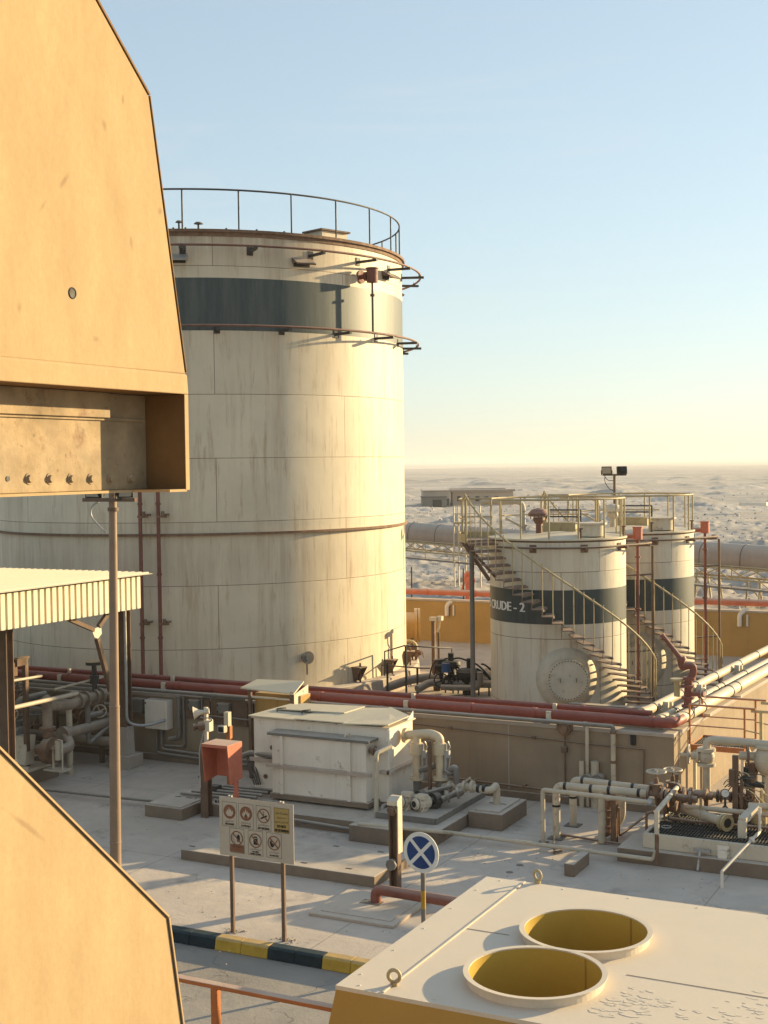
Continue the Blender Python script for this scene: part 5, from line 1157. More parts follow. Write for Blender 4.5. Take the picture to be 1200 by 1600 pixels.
# orange valve stand behind the wall
c = Vector(WD(731, 925, 57)); t = thing('valve_stand', 'orange painted fire water valve stand behind the red far pipe', 'valve stand', (c.x, c.y, -.3))
def ov(px, py): return Vector(WD(px, py, 57))
q = MB(); q.tube([(c.x, c.y, -.3), ov(731, 912)], .10, 10); q.tube([ov(722, 922), ov(727, 905), ov(731, 897)], .05, 8); q.tube([ov(734, 926), ov(735, 905)], .06, 8); q.build('riser', 'orange_red', t)
q = MB(); q.tube([ov(727, 906), ov(728, 897), ov(732, 893), ov(735, 897), ov(733, 903)], .085, 8, bend=.15); q.cyl(ov(730, 912), ov(734, 902), .15, n=10); q.build('valve', 'orange_red', t)
handwheel(t, ov(736, 908), (1, -.6, 0), .2, 'orange_red')
for px, p0, p1 in ((643, 886, 935), (724, 888, 935)):
    a = Vector(WD(px, p0, 56)); q = MB(); q.tube([(a.x, a.y, -.3), a], .035, 6); tag(q.build('marker_pole', 'dark_steel'), 'thin dark pole behind the back wall near the tall tank' if px == 643 else 'thin dark pole behind the back wall beside the orange valve stand', 'pole')
# far building with square windows and a dark shed
fb = 245.0
def fp(px, py, d=fb): return Vector(WD(px, py, d))
t = thing('long_building', 'long low tan building with a row of dark square windows far out in the desert', 'building', tuple(fp(735, 790)))
bx_ = Vector(RV).normalized(); bx_.z = 0; bx_.normalize(); by_ = Vector((-bx_.y, bx_.x, 0))
def quad_prism(px0, py0, px1, py1, d, depth):
    a = fp(px0, py0, d); b = fp(px1, py0, d); z1 = a.z; z0 = fp(px0, py1, d).z
    return [(a.x, a.y, z0), (b.x, b.y, z0), (b.x, b.y, z1), (a.x, a.y, z1)], by_*depth
q = MB(); pp, e = quad_prism(707, 769, 802, 793, fb, 9); q.prism(pp, e); q.build('wall', 'building_tan', t)
q = MB(); pp, e = quad_prism(704, 765.5, 805, 769, fb-.6, 10.2); q.prism(pp, e); pp, e = quad_prism(704, 763.5, 790, 765.4, fb+4, 4); q.prism(pp, e); q.build('roof', 'conveyor', t)
for px in (717.5, 730, 746, 760, 776, 793):
    q = MB(); pp, e = quad_prism(px-3, 775.5, px+3, 783, fb-.15, .1); q.prism(pp, e); q.build('window', 'black', t)
t = thing('utility_building', 'flat roofed tan block at the left end of the long far building', 'building', tuple(fp(685, 790)))
q = MB(); pp, e = quad_prism(661, 768, 703, 793, fb-6, 12); q.prism(pp, e); q.build('wall', 'building_tan', t)
q = MB(); pp, e = quad_prism(660, 766.5, 704, 768, fb-6.2, 12.4); q.prism(pp, e); q.build('roof', 'conveyor', t)
q = MB(); pp, e = quad_prism(697, 779, 702, 790, fb-6.1, .05); q.prism(pp, e); q.build('door', 'dark_steel', t)
t = thing('dark_shed', 'dark low shed standing in front of the far tan block', 'shed', tuple(fp(675, 792, 235)))
q = MB(); pp, e = quad_prism(659, 777, 698, 795, 236, 5); q.prism(pp, e); q.build('wall', 'pipe_grey', t)
q = MB(); pp, e = quad_prism(658, 776, 699, 777.2, 235.8, 5.4); q.prism(pp, e); q.build('roof', 'dark_steel', t)
q = MB(); pp, e = quad_prism(676, 781, 690, 795, 235.9, .05); q.prism(pp, e); q.build('door', 'black', t)
# far flat sheds and power pylons on the horizon
c = Vector(WD(1178, 786, 190)); q = MB(); q.box(c.x-1.9, c.x+1.9, c.y-.8, c.y+.8, c.z-.35, c.z+.1); tag(q.build('pallet_stack', 'white_steel'), 'pale flat stack lying on the desert mound at right', 'stack')
for k, px in enumerate((662, 703, 789, 931, 1014, 1102, 1183)):
    c = Vector(WD(px, 726-(px-600)*.0131, 6500)); h = 44; q = MB(); z0 = -2
    for s1, s2 in ((-1, -1), (1, -1), (1, 1), (-1, 1)): q.bar((c.x+s1*3.5, c.y+s2*3.5, z0), (c.x+s1*.5, c.y+s2*.5, z0+h), .45, .45)
    for zz, w in ((.62, 9), (.76, 8), (.9, 6)): q.bar((c.x-w*bx_.x, c.y-w*bx_.y, z0+h*zz), (c.x+w*bx_.x, c.y+w*bx_.y, z0+h*zz), .5, .6)
    for zz in (.2, .4, .55): w = 3.5*(1-zz)+.5*zz; q.bar((c.x-w, c.y-w, z0+h*zz), (c.x+w, c.y+w, z0+h*(zz+.14)), .3, .3); q.bar((c.x+w, c.y-w, z0+h*zz), (c.x-w, c.y+w, z0+h*(zz+.14)), .3, .3)
    tag(q.build('power_pylon', 'pipe_grey'), 'faint power pylon on the hazy horizon, '+('first', 'second', 'third', 'fourth', 'fifth', 'sixth', 'last')[k]+' from the left', 'pylon', 'power pylons along the horizon')

# loose rocks and spoil lumps strewn over the desert floor
random.seed(21); q = MB(); n = 0
while n < 1500:
    px = random.uniform(600, 1230); dep = 58*math.exp(random.random()*1.7); lat = (px-600)/F*dep*1.25
    x = cyw*lat-syw*dep; y = syw*lat+cyw*dep
    if y < 50.5 or noise.noise(Vector((x, y, 0))*0.06+Vector((3, 9, 0))) < random.uniform(-.35, .45): continue
    z = desert_z(x, y); r = random.uniform(.04, .15)*(2.0 if random.random() < .08 else 1)*(1+dep/260); ph = random.random()*6; m = 6; hgt = r*random.uniform(.4, .9)
    base = [(x+r*random.uniform(.6, 1.4)*math.cos(ph+2*PI*i/m), y+r*random.uniform(.6, 1.3)*math.sin(ph+2*PI*i/m), z-.15) for i in range(m)]
    top = [(x+(b[0]-x)*random.uniform(.3, .7), y+(b[1]-y)*random.uniform(.3, .7), z+hgt*random.uniform(.6, 1.2)) for b in base]
    q.raw(base+top, [(i, (i+1) % m, m+(i+1) % m, m+i) for i in range(m)]+[tuple(range(m, 2*m))]); n += 1
o = q.build('desert_rocks', 'desert_rock'); o['kind'] = 'stuff'; o['label'] = 'loose rocks and spoil lumps strewn over the desert beyond the wall'; o['category'] = 'rocks'
# ================================================================ YARD: LAMP POLE, CANOPY, PUMPS
t = thing('flood_light_pole', 'tall tapered lamp pole with two flood lights on a crossbar under the yellow hood', 'lamp pole', (-13.9, 17.45, 0))
b = Vector((-13.93, 17.45, 0)); tp = Vector(WY(176, 765, 17.45))
q = MB(); q.cyl(b, b.lerp(tp, .47), .094, .084, n=20); q.cyl(b.lerp(tp, .47), tp, .078, .062, n=20); q.torus(b.lerp(tp, .47), .083, .009, n=20); q.torus(b.lerp(tp, .135), .094, .008, n=20); q.build('pole', 'pole_brown', t)
q = MB(); z = 6.52; q.bar((-14.36, 17.36, z), (-13.30, 17.36, z), .06, .06); q.cyl(tp-Vector((0, 0, .35)), tp-Vector((0, 0, .29)), .09, n=14); q.build('crossbar', 'brown_steel', t)
flood(t, (-14.18, 17.34, 6.64), (-.15, -1, -.35), .34, .2, .12); flood(t, (-13.50, 17.36, 6.66), (.9, -.5, -.5), .26, .24, .10)
q = MB(); q.tube([(-14.05, 17.36, 6.49), (-14.22, 17.38, 6.42), (-14.24, 17.38, 6.25), (-14.02, 17.42, 6.02), (-13.97, 17.44, 6.0)], .016, 6, bend=.1); q.build('cable', 'galv', t)

t = thing('pump_canopy', 'corrugated cream canopy roof with ribbed fascia sheltering the pumps at left', 'canopy', (-22, 22, 0))
FX = -19.3; yE = 25.35; zt, zbm = 4.54, 3.77
q = MB(); n = 0; yy = 14.0; pts = []
step = .195
while yy < yE:
    for f, d in ((0, 0), (.10, 0), (.5, 0), (.60, 0)): pass
    pts += [(FX-.085, yy), (FX-.085, yy+step*.26), (FX, yy+step*.32), (FX, yy+step*.95)]; yy += step
pts = [p for p in pts if p[1] <= yE]
m = len(pts)
q.raw([(x, y, zbm) for x, y in pts]+[(x, y, zt-.03) for x, y in pts]+[(x-.012, y, zbm) for x, y in pts]+[(x-.012, y, zt-.03) for x, y in pts],
      [(k, k+1, m+k+1, m+k) for k in range(m-1)]+[(2*m+k+1, 2*m+k, 3*m+k, 3*m+k+1) for k in range(m-1)]+[(k+1, k, 2*m+k, 2*m+k+1) for k in range(m-1)])
q.build('fascia', 'roof_sheet', t)
q = MB(); xs_ = []; x = FX+.12
while x > -36:
    xs_ += [(x, 0), (x-.10, 0), (x-.13, .035), (x-.17, .035)]; x -= .2
m = len(xs_); yr0, yr1 = 14.0, yE+.28
q.raw([(x, yr0, zt+.02+z) for x, z in xs_]+[(x, yr1, zt+.02+z) for x, z in xs_]+[(x, yr0, zt+.012+z) for x, z in xs_]+[(x, yr1, zt+.012+z) for x, z in xs_],
      [(k, m+k, m+k+1, k+1) for k in range(m-1)]+[(2*m+k, 2*m+k+1, 3*m+k+1, 3*m+k) for k in range(m-1)]+[(m+k, 3*m+k, 3*m+k+1, m+k+1) for k in range(m-1)]+[(0, 2*m, 3*m, m)])
q.build('roof', 'roof_sheet', t)
q = MB(); q.box(-36, FX-.08, yE-.10, yE-.02, zbm+.25, zt-.02)
for y in (25.1, 21.3, 17.6): q.box(-36, -19.46, y-.08, y+.08, 4.1, 4.5)
q.box(-19.9, -19.70, 14, 25.3, 3.85, 4.08); q.build('roof_beam', 'brown_steel', t)
def hcol(x, y, z0, z1, w=.22):
    q = MB(); q.box(x-w/2, x+w/2, y-w/2, y-w/2+.02, z0, z1); q.box(x-w/2, x+w/2, y+w/2-.02, y+w/2, z0, z1); q.box(x-.01, x+.01, y-w/2+.021, y+w/2-.021, z0, z1); return q
for y in (25.3, 21.35):
    hcol(-19.8, y, .3, 4.1).build('column', 'brown_steel', t)
    q = MB(); q.box(-20.08, -19.52, y-.28, y+.28, 0, .30); q.prism([(-19.98, y-.16, .30), (-19.62, y-.16, .30), (-19.68, y-.12, .95), (-19.92, y-.12, .95)], (0, .26, 0)); q.build('footing', 'concrete', t, bevel=.01)
q = MB()
def cp(px, py): return WX(px, py, -19.55)
q.bar(cp(173, 1080), cp(152, 998), .1, .1); q.bar(cp(146, 984), cp(104, 966), .09, .09); q.bar(cp(154, 979), cp(170, 956), .09, .09); q.build('knee_brace', 'brown_steel', t)
q = MB(); g = [cp(142, 984), cp(157, 978), cp(158, 990), cp(152, 998), (cp(147, 996))]; q.prism(g, (.02, 0, 0)); q.build('gusset_plate', 'cream_steel', t)
q = MB(); q.tube([(-19.66, 25.16, 3.9), (-19.66, 25.16, 1.05), (-19.4, 25.5, .95), (-19.1, 25.9, 1.05)], .035, 8, bend=.2); q.build('conduit', 'galv', t)

t = thing('pump_set', 'dusty electric pump set with pipe loops standing in the shade beneath the canopy', 'pump', (-20.9, 24, 0))
q = MB(); q.box(-23.2, -20.60, 22.6, 23.85, 0, .30); q.build('plinth', 'concrete_brown', t, bevel=.012)
q = MB(); q.box(-23.0, -20.62, 22.85, 23.6, .302, .36); q.box(-23.0, -20.6, 22.83, 22.86, .302, .42); q.build('base_frame', 'cream_steel', t)
ym = 23.25
def pm(px, py, y=ym): return Vector(WY(px, py, y))
a, bb = pm(-14, 1168), pm(30, 1172)
bb = Vector((bb.x, ym, .72)); a = Vector((bb.x-.9, ym, .72))
q = MB(); q.cyl(a, bb, .24, n=24); q.cyl(a-Vector((.12, 0, 0)), a, .15, .24, n=24)
for k in range(18):
    an = 2*PI*k/18; d = Vector((0, math.cos(an), math.sin(an))); q.bar(a+d*.25+Vector((.15, 0, 0)), bb+d*.25-Vector((.05, 0, 0)), .012, .05, up=tuple(d))
q.box(a.x+.1, bb.x-.1, ym-.2, ym+.2, .37, .55); q.build('motor', 'motor_grey', t)
q = MB(); q.box(bb.x-.55, bb.x-.15, ym-.34, ym-.05, .88, 1.12); q.build('terminal_box', 'motor_grey', t, bevel=.015)
q = MB(); q.prism([(bb.x+.03, ym-.28, .40), (bb.x+.42, ym-.28, .40), (bb.x+.34, ym-.12, 1.02), (bb.x+.02, ym-.12, 1.02)], (0, .3, 0)); q.build('coupling_guard', 'cream_steel', t, bevel=.01)
pc = Vector((bb.x+.72, ym+.05, .72)); q = MB(); q.cyl(pc-Vector((.22, 0, 0)), pc+Vector((.05, 0, 0)), .12, n=14); q.cyl(pc+Vector((.05, 0, 0)), pc+Vector((.24, 0, 0)), .30, n=22); q.cyl(pc+Vector((.08, 0, 0)), pc+Vector((.08, 0, .52)), .11, n=12); flange(q, pc+Vector((.08, 0, .5)), (0, 0, 1), .18, .06)
q.cyl(pc+Vector((.24, 0, 0)), pc+Vector((.36, 0, 0)), .13, n=12); q.build('pump_casing', 'rusty', t)
X_ = pc.x+.08; Yp = ym+.05
def px_(px, py, x=X_): return Vector(WX(px, py, x))
q = MB(); q.tube([(X_, Yp, 1.2), (X_, Yp, 1.92), px_(70, 1104), px_(112, 1101), px_(125, 1093), px_(172, 1083)], .115, 14, bend=.3)
for px, py in ((122, 1095), (133, 1092), (147, 1089), (156, 1087)): flange(q, px_(px, py), (0, 1, .0), .19, .06)
q.build('discharge_pipe', 'pipe_shaded', t)
q = MB(); q.tube([pc+Vector((.3, 0, 0)), pc+Vector((.34, .5, 0)), px_(100, 1147), px_(172, 1128)], .12, 14, bend=.3); flange(q, px_(99, 1148), (0, 1, 0), .19, .1); q.build('suction_pipe', 'pipe_shaded', t)
q = MB(); v = Vector(W(110, 1209)); q.cyl(v, (v.x, v.y, px_(110, 1104).z), .07, n=12); q.build('pipe_stand', 'pipe_cream', t)
c = px_(148, 1088); q = MB(); q.cyl(c, c+Vector((0, 0, .75)), .06, n=10); q.cyl(c+Vector((0, 0, .75)), c+Vector((0, 0, .82)), .2, n=14); q.cyl(c+Vector((0, 0, .3)), c+Vector((0, 0, .5)), .11, n=10); q.build('control_valve', 'dark_steel', t)
c = px_(137, 1100); q = MB(); q.cyl(c, c-Vector((0, 0, .55)), .06, n=10); q.tube([c-Vector((0, 0, .4)), c-Vector((0, 0, .95)), px_(172, 1128)+Vector((.1, 0, 0))], .055, 8, bend=.15); q.cyl(c-Vector((0, 0, .28)), c+Vector((0, .5, -.3)), .07, n=10); v = q.build('bypass_valve', 'pipe_grey', t)
handwheel(v, px_(156, 1111), (.7, -.7, 0), .15, 'pipe_cream')
q = MB(); q.cyl(pc+Vector((.5, -.15, -.15)), pc+Vector((.5, -.15, .28)), .07, n=12); q.tube([pc+Vector((.5, -.15, .3)), pc+Vector((.62, -.15, .3)), pc+Vector((.62, -.15, -.35))], .02, 6); q.tube([pc+Vector((.36, -.15, .1)), pc+Vector((.36, -.15, -.35))], .03, 6); q.box(pc.x+.2, pc.x+.75, ym-.25, ym+.05, .335, .37); q.build('seal_pot', 'pipe_cream', t)
q = MB()
for a, b_, r, x in (((-6, 1112), (122, 1083), .05, -20.2), ((-6, 1068), (67, 1056), .03, -20.3), ((85, 1077), (164, 1057), .028, -20.5), ((-6, 1102), (10, 1098), .10, -20.7)):
    q2 = MB(); A_, B_ = Vector(WX(a[0], a[1], x)), Vector(WX(b_[0], b_[1], x)); q2.tube([A_, B_, B_+Vector((-.25, .1, -.02))], r, 8, bend=.1); tag(q2.build('service_pipe', 'pipe_shaded' if x < -20.6 else 'pipe_cream'), {-20.2: 'sloping cream service pipe crossing in front of the shaded pumps', -20.3: 'thin pale service pipe highest at the left under the canopy', -20.5: 'thin pale service pipe beneath the canopy knee brace', -20.7: 'stub of thick service pipe at the left picture edge under the canopy'}[x], 'pipe')
def stand(px, py0, py1, x, m='brown_steel', r=.05):
    q = MB(); a = Vector(WX(px, py0, x)); q.box(a.x-r, a.x+r, a.y-r, a.y+r, 0, a.z); q.box(a.x-r*.8, a.x+r, a.y-.28, a.y+.1, a.z, a.z+.05); return q
q = stand(39, 1029, 1150, -20.9); c = Vector(WX(24, 1038, -20.9)); q.cbox(c+Vector((0, .1, .04)), .2, .3, .16); q.cbox(c+Vector((0, -.1, -.1)), .14, .18, .3)
tag(q.build('instrument_stand', 'brown_steel'), 'brown instrument stand with a small box on its arm under the canopy', 'stand')
t2 = thing('valve_train', 'second shaded run of pipes and valves behind the pump at far left', 'valve set', (-22.5, 25, 0))
q = MB()
for z, r, y in ((1.35, .07, 25.6), (1.05, .09, 25.75), (.55, .12, 25.3), (1.55, .05, 25.85)): q.tube([(-27, y, z), (-20.1, y, z)], r, 10)
q.build('pipe_run', 'pipe_shaded', t2)
for x, z in ((-24.0, .55), (-22.6, .55), (-21.3, 1.05), (-23.2, 1.35)):
    gate_valve(t2, (x, 25.4, z), (1, 0, 0), (0, 0, 1), .10, 'rusty', 'pipe_grey')
for x in (-24.6, -22.0, -20.6): q = MB(); q.box(x-.05, x+.05, 25.35, 25.45, 0, 1.5); q.build('stand', 'brown_steel', t2)
t3 = thing('small_pump', 'second smaller pump with flanged pipes deeper under the canopy', 'pump', (-22.6, 24.6, 0))
q = MB(); q.box(-24, -21.6, 24.2, 24.95, 0, .3); q.build('plinth', 'concrete_brown', t3, bevel=.01)
q = MB(); q.cyl((-23.8, 24.6, .62), (-23.0, 24.6, .62), .2, n=18); q.cyl((-22.6, 24.6, .62), (-22.35, 24.6, .62), .26, n=18); q.cyl((-23.0, 24.6, .62), (-22.6, 24.6, .62), .06, n=10); q.box(-23.8, -22.3, 24.45, 24.75, .31, .45); q.build('motor', 'motor_grey', t3)
q = MB(); q.tube([(-22.5, 24.6, .8), (-22.5, 24.6, 1.5), (-22.5, 25.6, 1.5)], .08, 10, bend=.2); flange(q, (-22.5, 24.6, 1.0), (0, 0, 1), .14); q.build('discharge_pipe', 'pipe_grey', t3)
gate_valve(t3, (-22.5, 24.6, 1.25), (0, 0, 1), (.4, -1, 0), .08, 'rusty', 'pipe_cream')

# ---- boxes on the containment wall
def wbox(name, label, x0, x1, z0, z1, d, mm):
    t = thing(name, label, 'electrical box', ((x0+x1)/2, 26.15, z0))
    q = MB(); q.box(x0, x1, 26.19-d, 26.19, z0, z1); q.build('enclosure', mm, t, bevel=.015)
    q = MB(); q.box(x0+.02, x1-.02, 26.19-d-.014, 26.19-d-.001, z0+.02, z1-.02); dr_ = q.build('door', mm, t, bevel=.006)
    q = MB()
    for z in (z0+.08*(z1-z0)+.03, z1-.08*(z1-z0)-.03): q.box(x0+.03, x0+.055, 26.19-d-.024, 26.19-d-.0145, z-.025, z+.025)
    q.build('latch', 'black', dr_); return t
wbox('electrical_box', 'small dim electrical box on the wall beside the canopy column', -20.22, -19.86, 1.13, 1.48, .18, 'pipe_grey')
wbox('electrical_box', 'tall pale electrical box on the containment wall, the largest of the four', -19.73, -19.08, .80, 1.50, .26, 'white_steel')
wbox('electrical_box', 'small grey electrical box on the wall behind the horn speaker', -18.55, -18.24, 1.30, 1.55, .16, 'pipe_grey')
wbox('electrical_box', 'small grey electrical box on the wall left of the roofed cabinet', -17.73, -17.38, 1.28, 1.53, .16, 'pipe_grey')
for x0, x1, z0, z1 in ((-18.72, -18.0, 1.08, 1.60), (-17.95, -16.95, 1.0, 1.6)):
    q = MB(); q.box(x0, x1, 26.15, 26.196, z0, z1); tag(q.build('backing_board', 'brown_steel'), 'brown backing board behind the box nearest the roofed cabinet' if x0 > -18 else 'brown backing board behind the grey box near the horn speaker', 'board')
q = MB(); q.tube([(-18.85, 26.1, 1.6), (-18.85, 26.1, .62), (-19.15, 26.1, .55)], .055, 8, bend=.1); q.tube([(-18.72, 26.12, 1.62), (-18.72, 26.12, .40), (-19.3, 26.12, .38)], .03, 8, bend=.1); q.tube([(-19.35, 26.08, .8), (-19.35, 26.08, .3), (-16.6, 26.08, .22)], .035, 8, bend=.1); q.tube([(-19.5, 26.08, .8), (-19.5, 26.08, .2), (-16.6, 26.08, .12)], .035, 8, bend=.1); q.tube([(-18.2, 26.12, 1.28), (-18.2, 26.12, 1.62), (-17, 26.12, 1.64)], .025, 6, bend=.08)
q.tube([(-18.24, 26.1, 1.2), (-16.8, 26.1, 1.18)], .02, 6)
tag(q.build('cable_conduits', 'pipe_grey'), 'grey cable conduits looping down the wall under the electrical boxes', 'conduit')
q = MB(); q.tube([(-15.0, 26.16, 1.47), (-8.2, 26.16, 1.27), (-7.55, 26.16, 1.27), (-7.58, 26.16, .1)], .014, 6, bend=.03)
for x in (-13.6, -11.8, -9.9): z_ = 1.47-(x+15)*.2/6.8; q.cbox((x, 26.16, z_), .07, .05, .06)
tag(q.build('wall_cable', 'brown_steel'), 'thin brown cable running along the upper part of the containment wall', 'cable')
q = MB(); q.tube([(-12.0, 26.10, .32), (-9.3, 26.10, .26), (-8.9, 26.1, .26)], .022, 6)
for x in (-11.2, -10.1): q.cbox((x, 26.13, .3), .06, .1, .06)
tag(q.build('wall_conduit', 'rusty'), 'rusty conduit near the foot of the containment wall behind the pit box', 'conduit')
t = thing('wall_bell', 'round rusty alarm bell with a drop cable on the containment wall', 'alarm bell', (-9.47, 26.1, 1.0))
c = Vector(WY(881, 1140, 26.1)); q = MB(); q.cyl(c, c+Vector((0, .09, 0)), .13, n=20); q.cyl(c-Vector((0, .05, 0)), c, .08, n=16); q.cbox(c+Vector((0, .06, .06)), .34, .05, .18); q.build('bell', 'rusty', t)
q = MB(); q.tube([c+Vector((0, .06, -.1)), (c.x+.0, 26.16, .3)], .016, 6); q.cbox((c.x, 26.13, c.z-.42), .11, .1, .12); q.build('drop_cable', 'brown_steel', t)
c = WY(990, 1155, 26.2); q = MB(); q.box(c[0]-.05, c[0]+.05, 26.14, 26.199, c[2]-.11, c[2]+.09); tag(q.build('wall_socket', 'black'), 'small black box high on the wall near the corner', 'box')

# ---- roofed control cabinet
t = thing('control_cabinet', 'ochre control cabinet under its own sloped cream roof against the wall', 'cabinet', (-15.8, 25.8, 0))
q = MB(); q.box(-16.42, -15.22, 25.66, 26.10, .30, 1.92); cb = q.build('enclosure', 'dike_ochre', t, bevel=.012)
q = MB(); q.box(-16.36, -15.83, 25.64, 25.659, .36, 1.86); q.box(-15.81, -15.28, 25.64, 25.659, .36, 1.86); q.build('door', 'dike_ochre', cb, bevel=.005)
cf, cr = 25.42, 26.12
r1, r2, r3, r4 = WY(376, 1076, cf), WY(459, 1086, cf), WY(475, 1066, cr), WY(402, 1063, cr)
q = MB(); q.prism([r1, r2, r3, r4], (0, 0, .03)); q.build('roof', 'roof_sheet', t)
q = MB(); q.prism([(r2[0]-.02, cf+.03, 1.62), (r2[0]-.02, cr-.05, 1.62), (r2[0]-.02, cr-.05, r3[2]-.03), (r2[0]-.02, cf+.03, r2[2]-.005)], (.012, 0, 0)); q.build('side_sheet', 'cream_steel', t)
for x, y in ((r1[0]+.22, cf+.05), (r2[0]-.07, cf+.05)): q = MB(); q.box(x-.035, x+.035, y-.035, y+.035, 0, r1[2]); q.build('post', 'brown_steel', t)
q = MB(); q.box(r1[0]+.27, r2[0]-.12, cf+.02, cf+.05, 1.84, 1.88); q.build('light_bar', 'cream_steel', t)
for k in range(3): q = MB(); q.box(-16.42+k*.04, -16.40+k*.04, 25.5, 25.54, .1, 1.7); q.build('cable', 'black', t) if k == 1 else None

# ---- horn speaker post, call point post and red call hood
t = thing('horn_speaker_post', 'post carrying a horn speaker and a round siren above the red call hood', 'speaker post', (-15.42, 22.25, 0))
hcol(-15.43, 22.25, 0, 1.30, .17).build('column', 'brown_steel', t)
zt_ = WY(322, 1105, 22.25)[2]
q = MB(); q.box(-15.44, -15.37, 22.22, 22.28, 1.31, zt_); q.build('mast', 'cream_steel', t)
h = Vector(WY(319, 1112, 22.2)); d = Vector((-.85, -.5, -.12)).normalized(); q = MB(); q.lathe(h, [(.035, -.02), (.05, .08), (.10, .18), (.135, .21), (.125, .205), (.045, .08), (.001, .07)], 22, d); q.cyl(h-d*.10, h, .06, n=12); q.build('horn', 'cream_steel', t)
h = Vector(WY(318, 1134, 22.2)); q = MB(); q.cyl(h-d*.02, h+d*.10, .10, .09, n=18); q.cyl(h+d*.10, h+d*.16, .05, n=14); q.cyl(h+d*.16, h+d*.20, .07, n=14); q.build('siren', 'rusty', t)
q = MB(); q.cbox(h-d*.06+Vector((.05, 0, -.0)), .13, .14, .22); q.build('siren_box', 'cream_steel', t)
q = MB(); a = Vector(WY(330, 1122, 22.2)); q.tube([a+Vector((-.25, -.02, .0)), a+Vector((0, -.02, .0)), a+Vector((.04, -.02, -.03)), a+Vector((-.02, -.02, -.07))], .014, 6, bend=.03); q.tube([h+Vector((0, .02, -.1)), h+Vector((-.12, .02, -.5)), (-15.5, 22.15, .6)], .02, 6, bend=.1); q.build('cable', 'galv', t)
t = thing('call_point_post', 'short rusty orange post with a small break glass call point behind the call hood', 'post', (-15.85, 23.85, 0))
zz = WY(357, 1112, 23.85)[2]; xx_ = WY(358, 1140, 23.85)[0]
q = MB(); q.box(xx_-.05, xx_+.05, 23.80, 23.9, 0, zz-.30); q.build('post', 'orange_rail', t)
q = MB(); q.box(xx_-.07, xx_+.04, 23.76, 23.88, zz-.299, zz); q.build('bracket', 'cream_steel', t)
q = MB(); q.box(xx_-.14, xx_+.02, 23.62, 23.755, zz-.42, zz-.27); cpn = q.build('call_point', 'cream_steel', t, bevel=.01)
q = MB(); q.box(xx_-.12, xx_-.0, 23.612, 23.619, zz-.40, zz-.29); q.build('glass', 'black', cpn)
t = thing('call_hood', 'orange red open fronted call hood on a post in front of the white tank', 'call booth', (-15.7, 23.2, 0))
ya = 21.55; hA = WY(314, 1163, ya); hB = WY(355, 1168, ya); hC = WY(360, 1231, ya)
x0, x1, zt_ = hA[0], hB[0], (hA[2]+hB[2])/2; yb = ya+.52; zl = hC[2]+.02
q = MB()
for xx in (x1-.02, x0): q.prism([(xx, ya, zt_), (xx, yb, zt_), (xx, yb, zl+.06), (xx, ya+.10, zl)], (.02, 0, 0))
q.box(x0+.02, x1-.02, yb-.02, yb, zl+.06, zt_); q.box(x0, x1, ya, yb, zt_+.001, zt_+.02); q.box(x0+.02, x1-.02, ya, ya+.02, zt_-.04, zt_)
q.build('hood', 'orange_red', t, bevel=.003)
q = MB(); q.box(x1-.24, x1-.14, yb-.09, yb-.021, zt_-.42, zt_-.30); q.build('call_handset', 'orange_rail', t)
q = MB(); q.box(x1-.12, x1-.05, yb-.14, yb-.07, 0, zl+.1); q.build('post', 'orange_red', t)

# ---- white rectangular separator tank with its pumps
t = thing('separator_tank', 'white rectangular steel tank with bent loose lid sheets on a concrete plinth', 'tank', (-13.4, 24, .25))
q = MB(); q.box(-15.08, -11.95, 23.5, 24.62, .36, 1.82); q.build('tank_body', 'white_steel', t, bevel=.008)
q = MB(); q.box(-14.42, -12.26, 23.14, 23.498, .40, 1.58); q.build('front_chamber', 'white_steel', t, bevel=.008)
q = MB(); q.box(-14.50, -12.16, 23.08, 23.497, 1.582, 1.64); q.build('chamber_rim', 'pipe_grey', t, bevel=.006)
q = MB(); q.box(-14.52, -12.12, 23.05, 23.138, .93, 1.0); q.box(-12.118, -11.90, 23.42, 23.498, .93, 1.0); q.box(-11.948, -11.86, 23.42, 24.7, .93, 1.0); q.box(-15.15, -14.53, 23.43, 23.498, .93, 1.0); q.build('stiffener', 'stiff_dusty', t, bevel=.004)
for x in (-14.17, -12.62): q = MB(); q.box(x-.035, x+.035, 23.085, 23.138, .40, .929); q.box(x-.035, x+.035, 23.085, 23.138, 1.001, 1.581); q.build('rib', 'white_steel', t)
q = MB(); q.box(-14.46, -12.20, 23.10, 23.497, .30, .398); q.box(-15.1, -11.93, 23.5, 24.64, .27, .358); q.build('skid_base', 'concrete_brown', t)
q = MB(); q.box(-15.12, -11.90, 23.46, 24.66, 1.822, 1.85); q.build('top_rim', 'cream_steel', t)
def sheet(p, mm='roof_sheet', name='lid_sheet'):
    q = MB(); q.prism(p, (0, 0, .02)); q.build(name, mm, t)
sheet([(-15.16, 23.42, 1.86), (-14.0, 23.40, 1.86), (-13.9, 24.66, 1.90), (-14.9, 24.68, 1.91)])
sheet([(-14.02, 23.36, 1.885), (-12.9, 23.44, 1.87), (-12.55, 24.70, 1.98), (-13.85, 24.6, 1.925)])
sheet([(-12.92, 23.40, 1.86), (-11.92, 23.45, 1.90), (-11.86, 24.3, 1.94), (-12.5, 24.72, 2.0)])
sheet([(-14.85, 24.0, 1.92), (-13.2, 24.0, 1.955), (-13.1, 24.72, 1.975), (-14.6, 24.7, 1.94)])
for x in (-14.75, -14.15): q = MB(); q.tube([(x, 23.9, 1.9), (x, 23.9, 1.96), (x+.12, 24.05, 1.97), (x+.12, 24.05, 1.92)], .014, 6); q.build('lid_handle', 'dark_steel', t)
q = MB(); q.tube([(-12.75, 23.2, 1.65), (-12.75, 23.2, 1.70), (-12.70, 23.32, 1.70), (-12.70, 23.32, 1.65)], .02, 6); q.build('lid_handle', 'cream_steel', t)
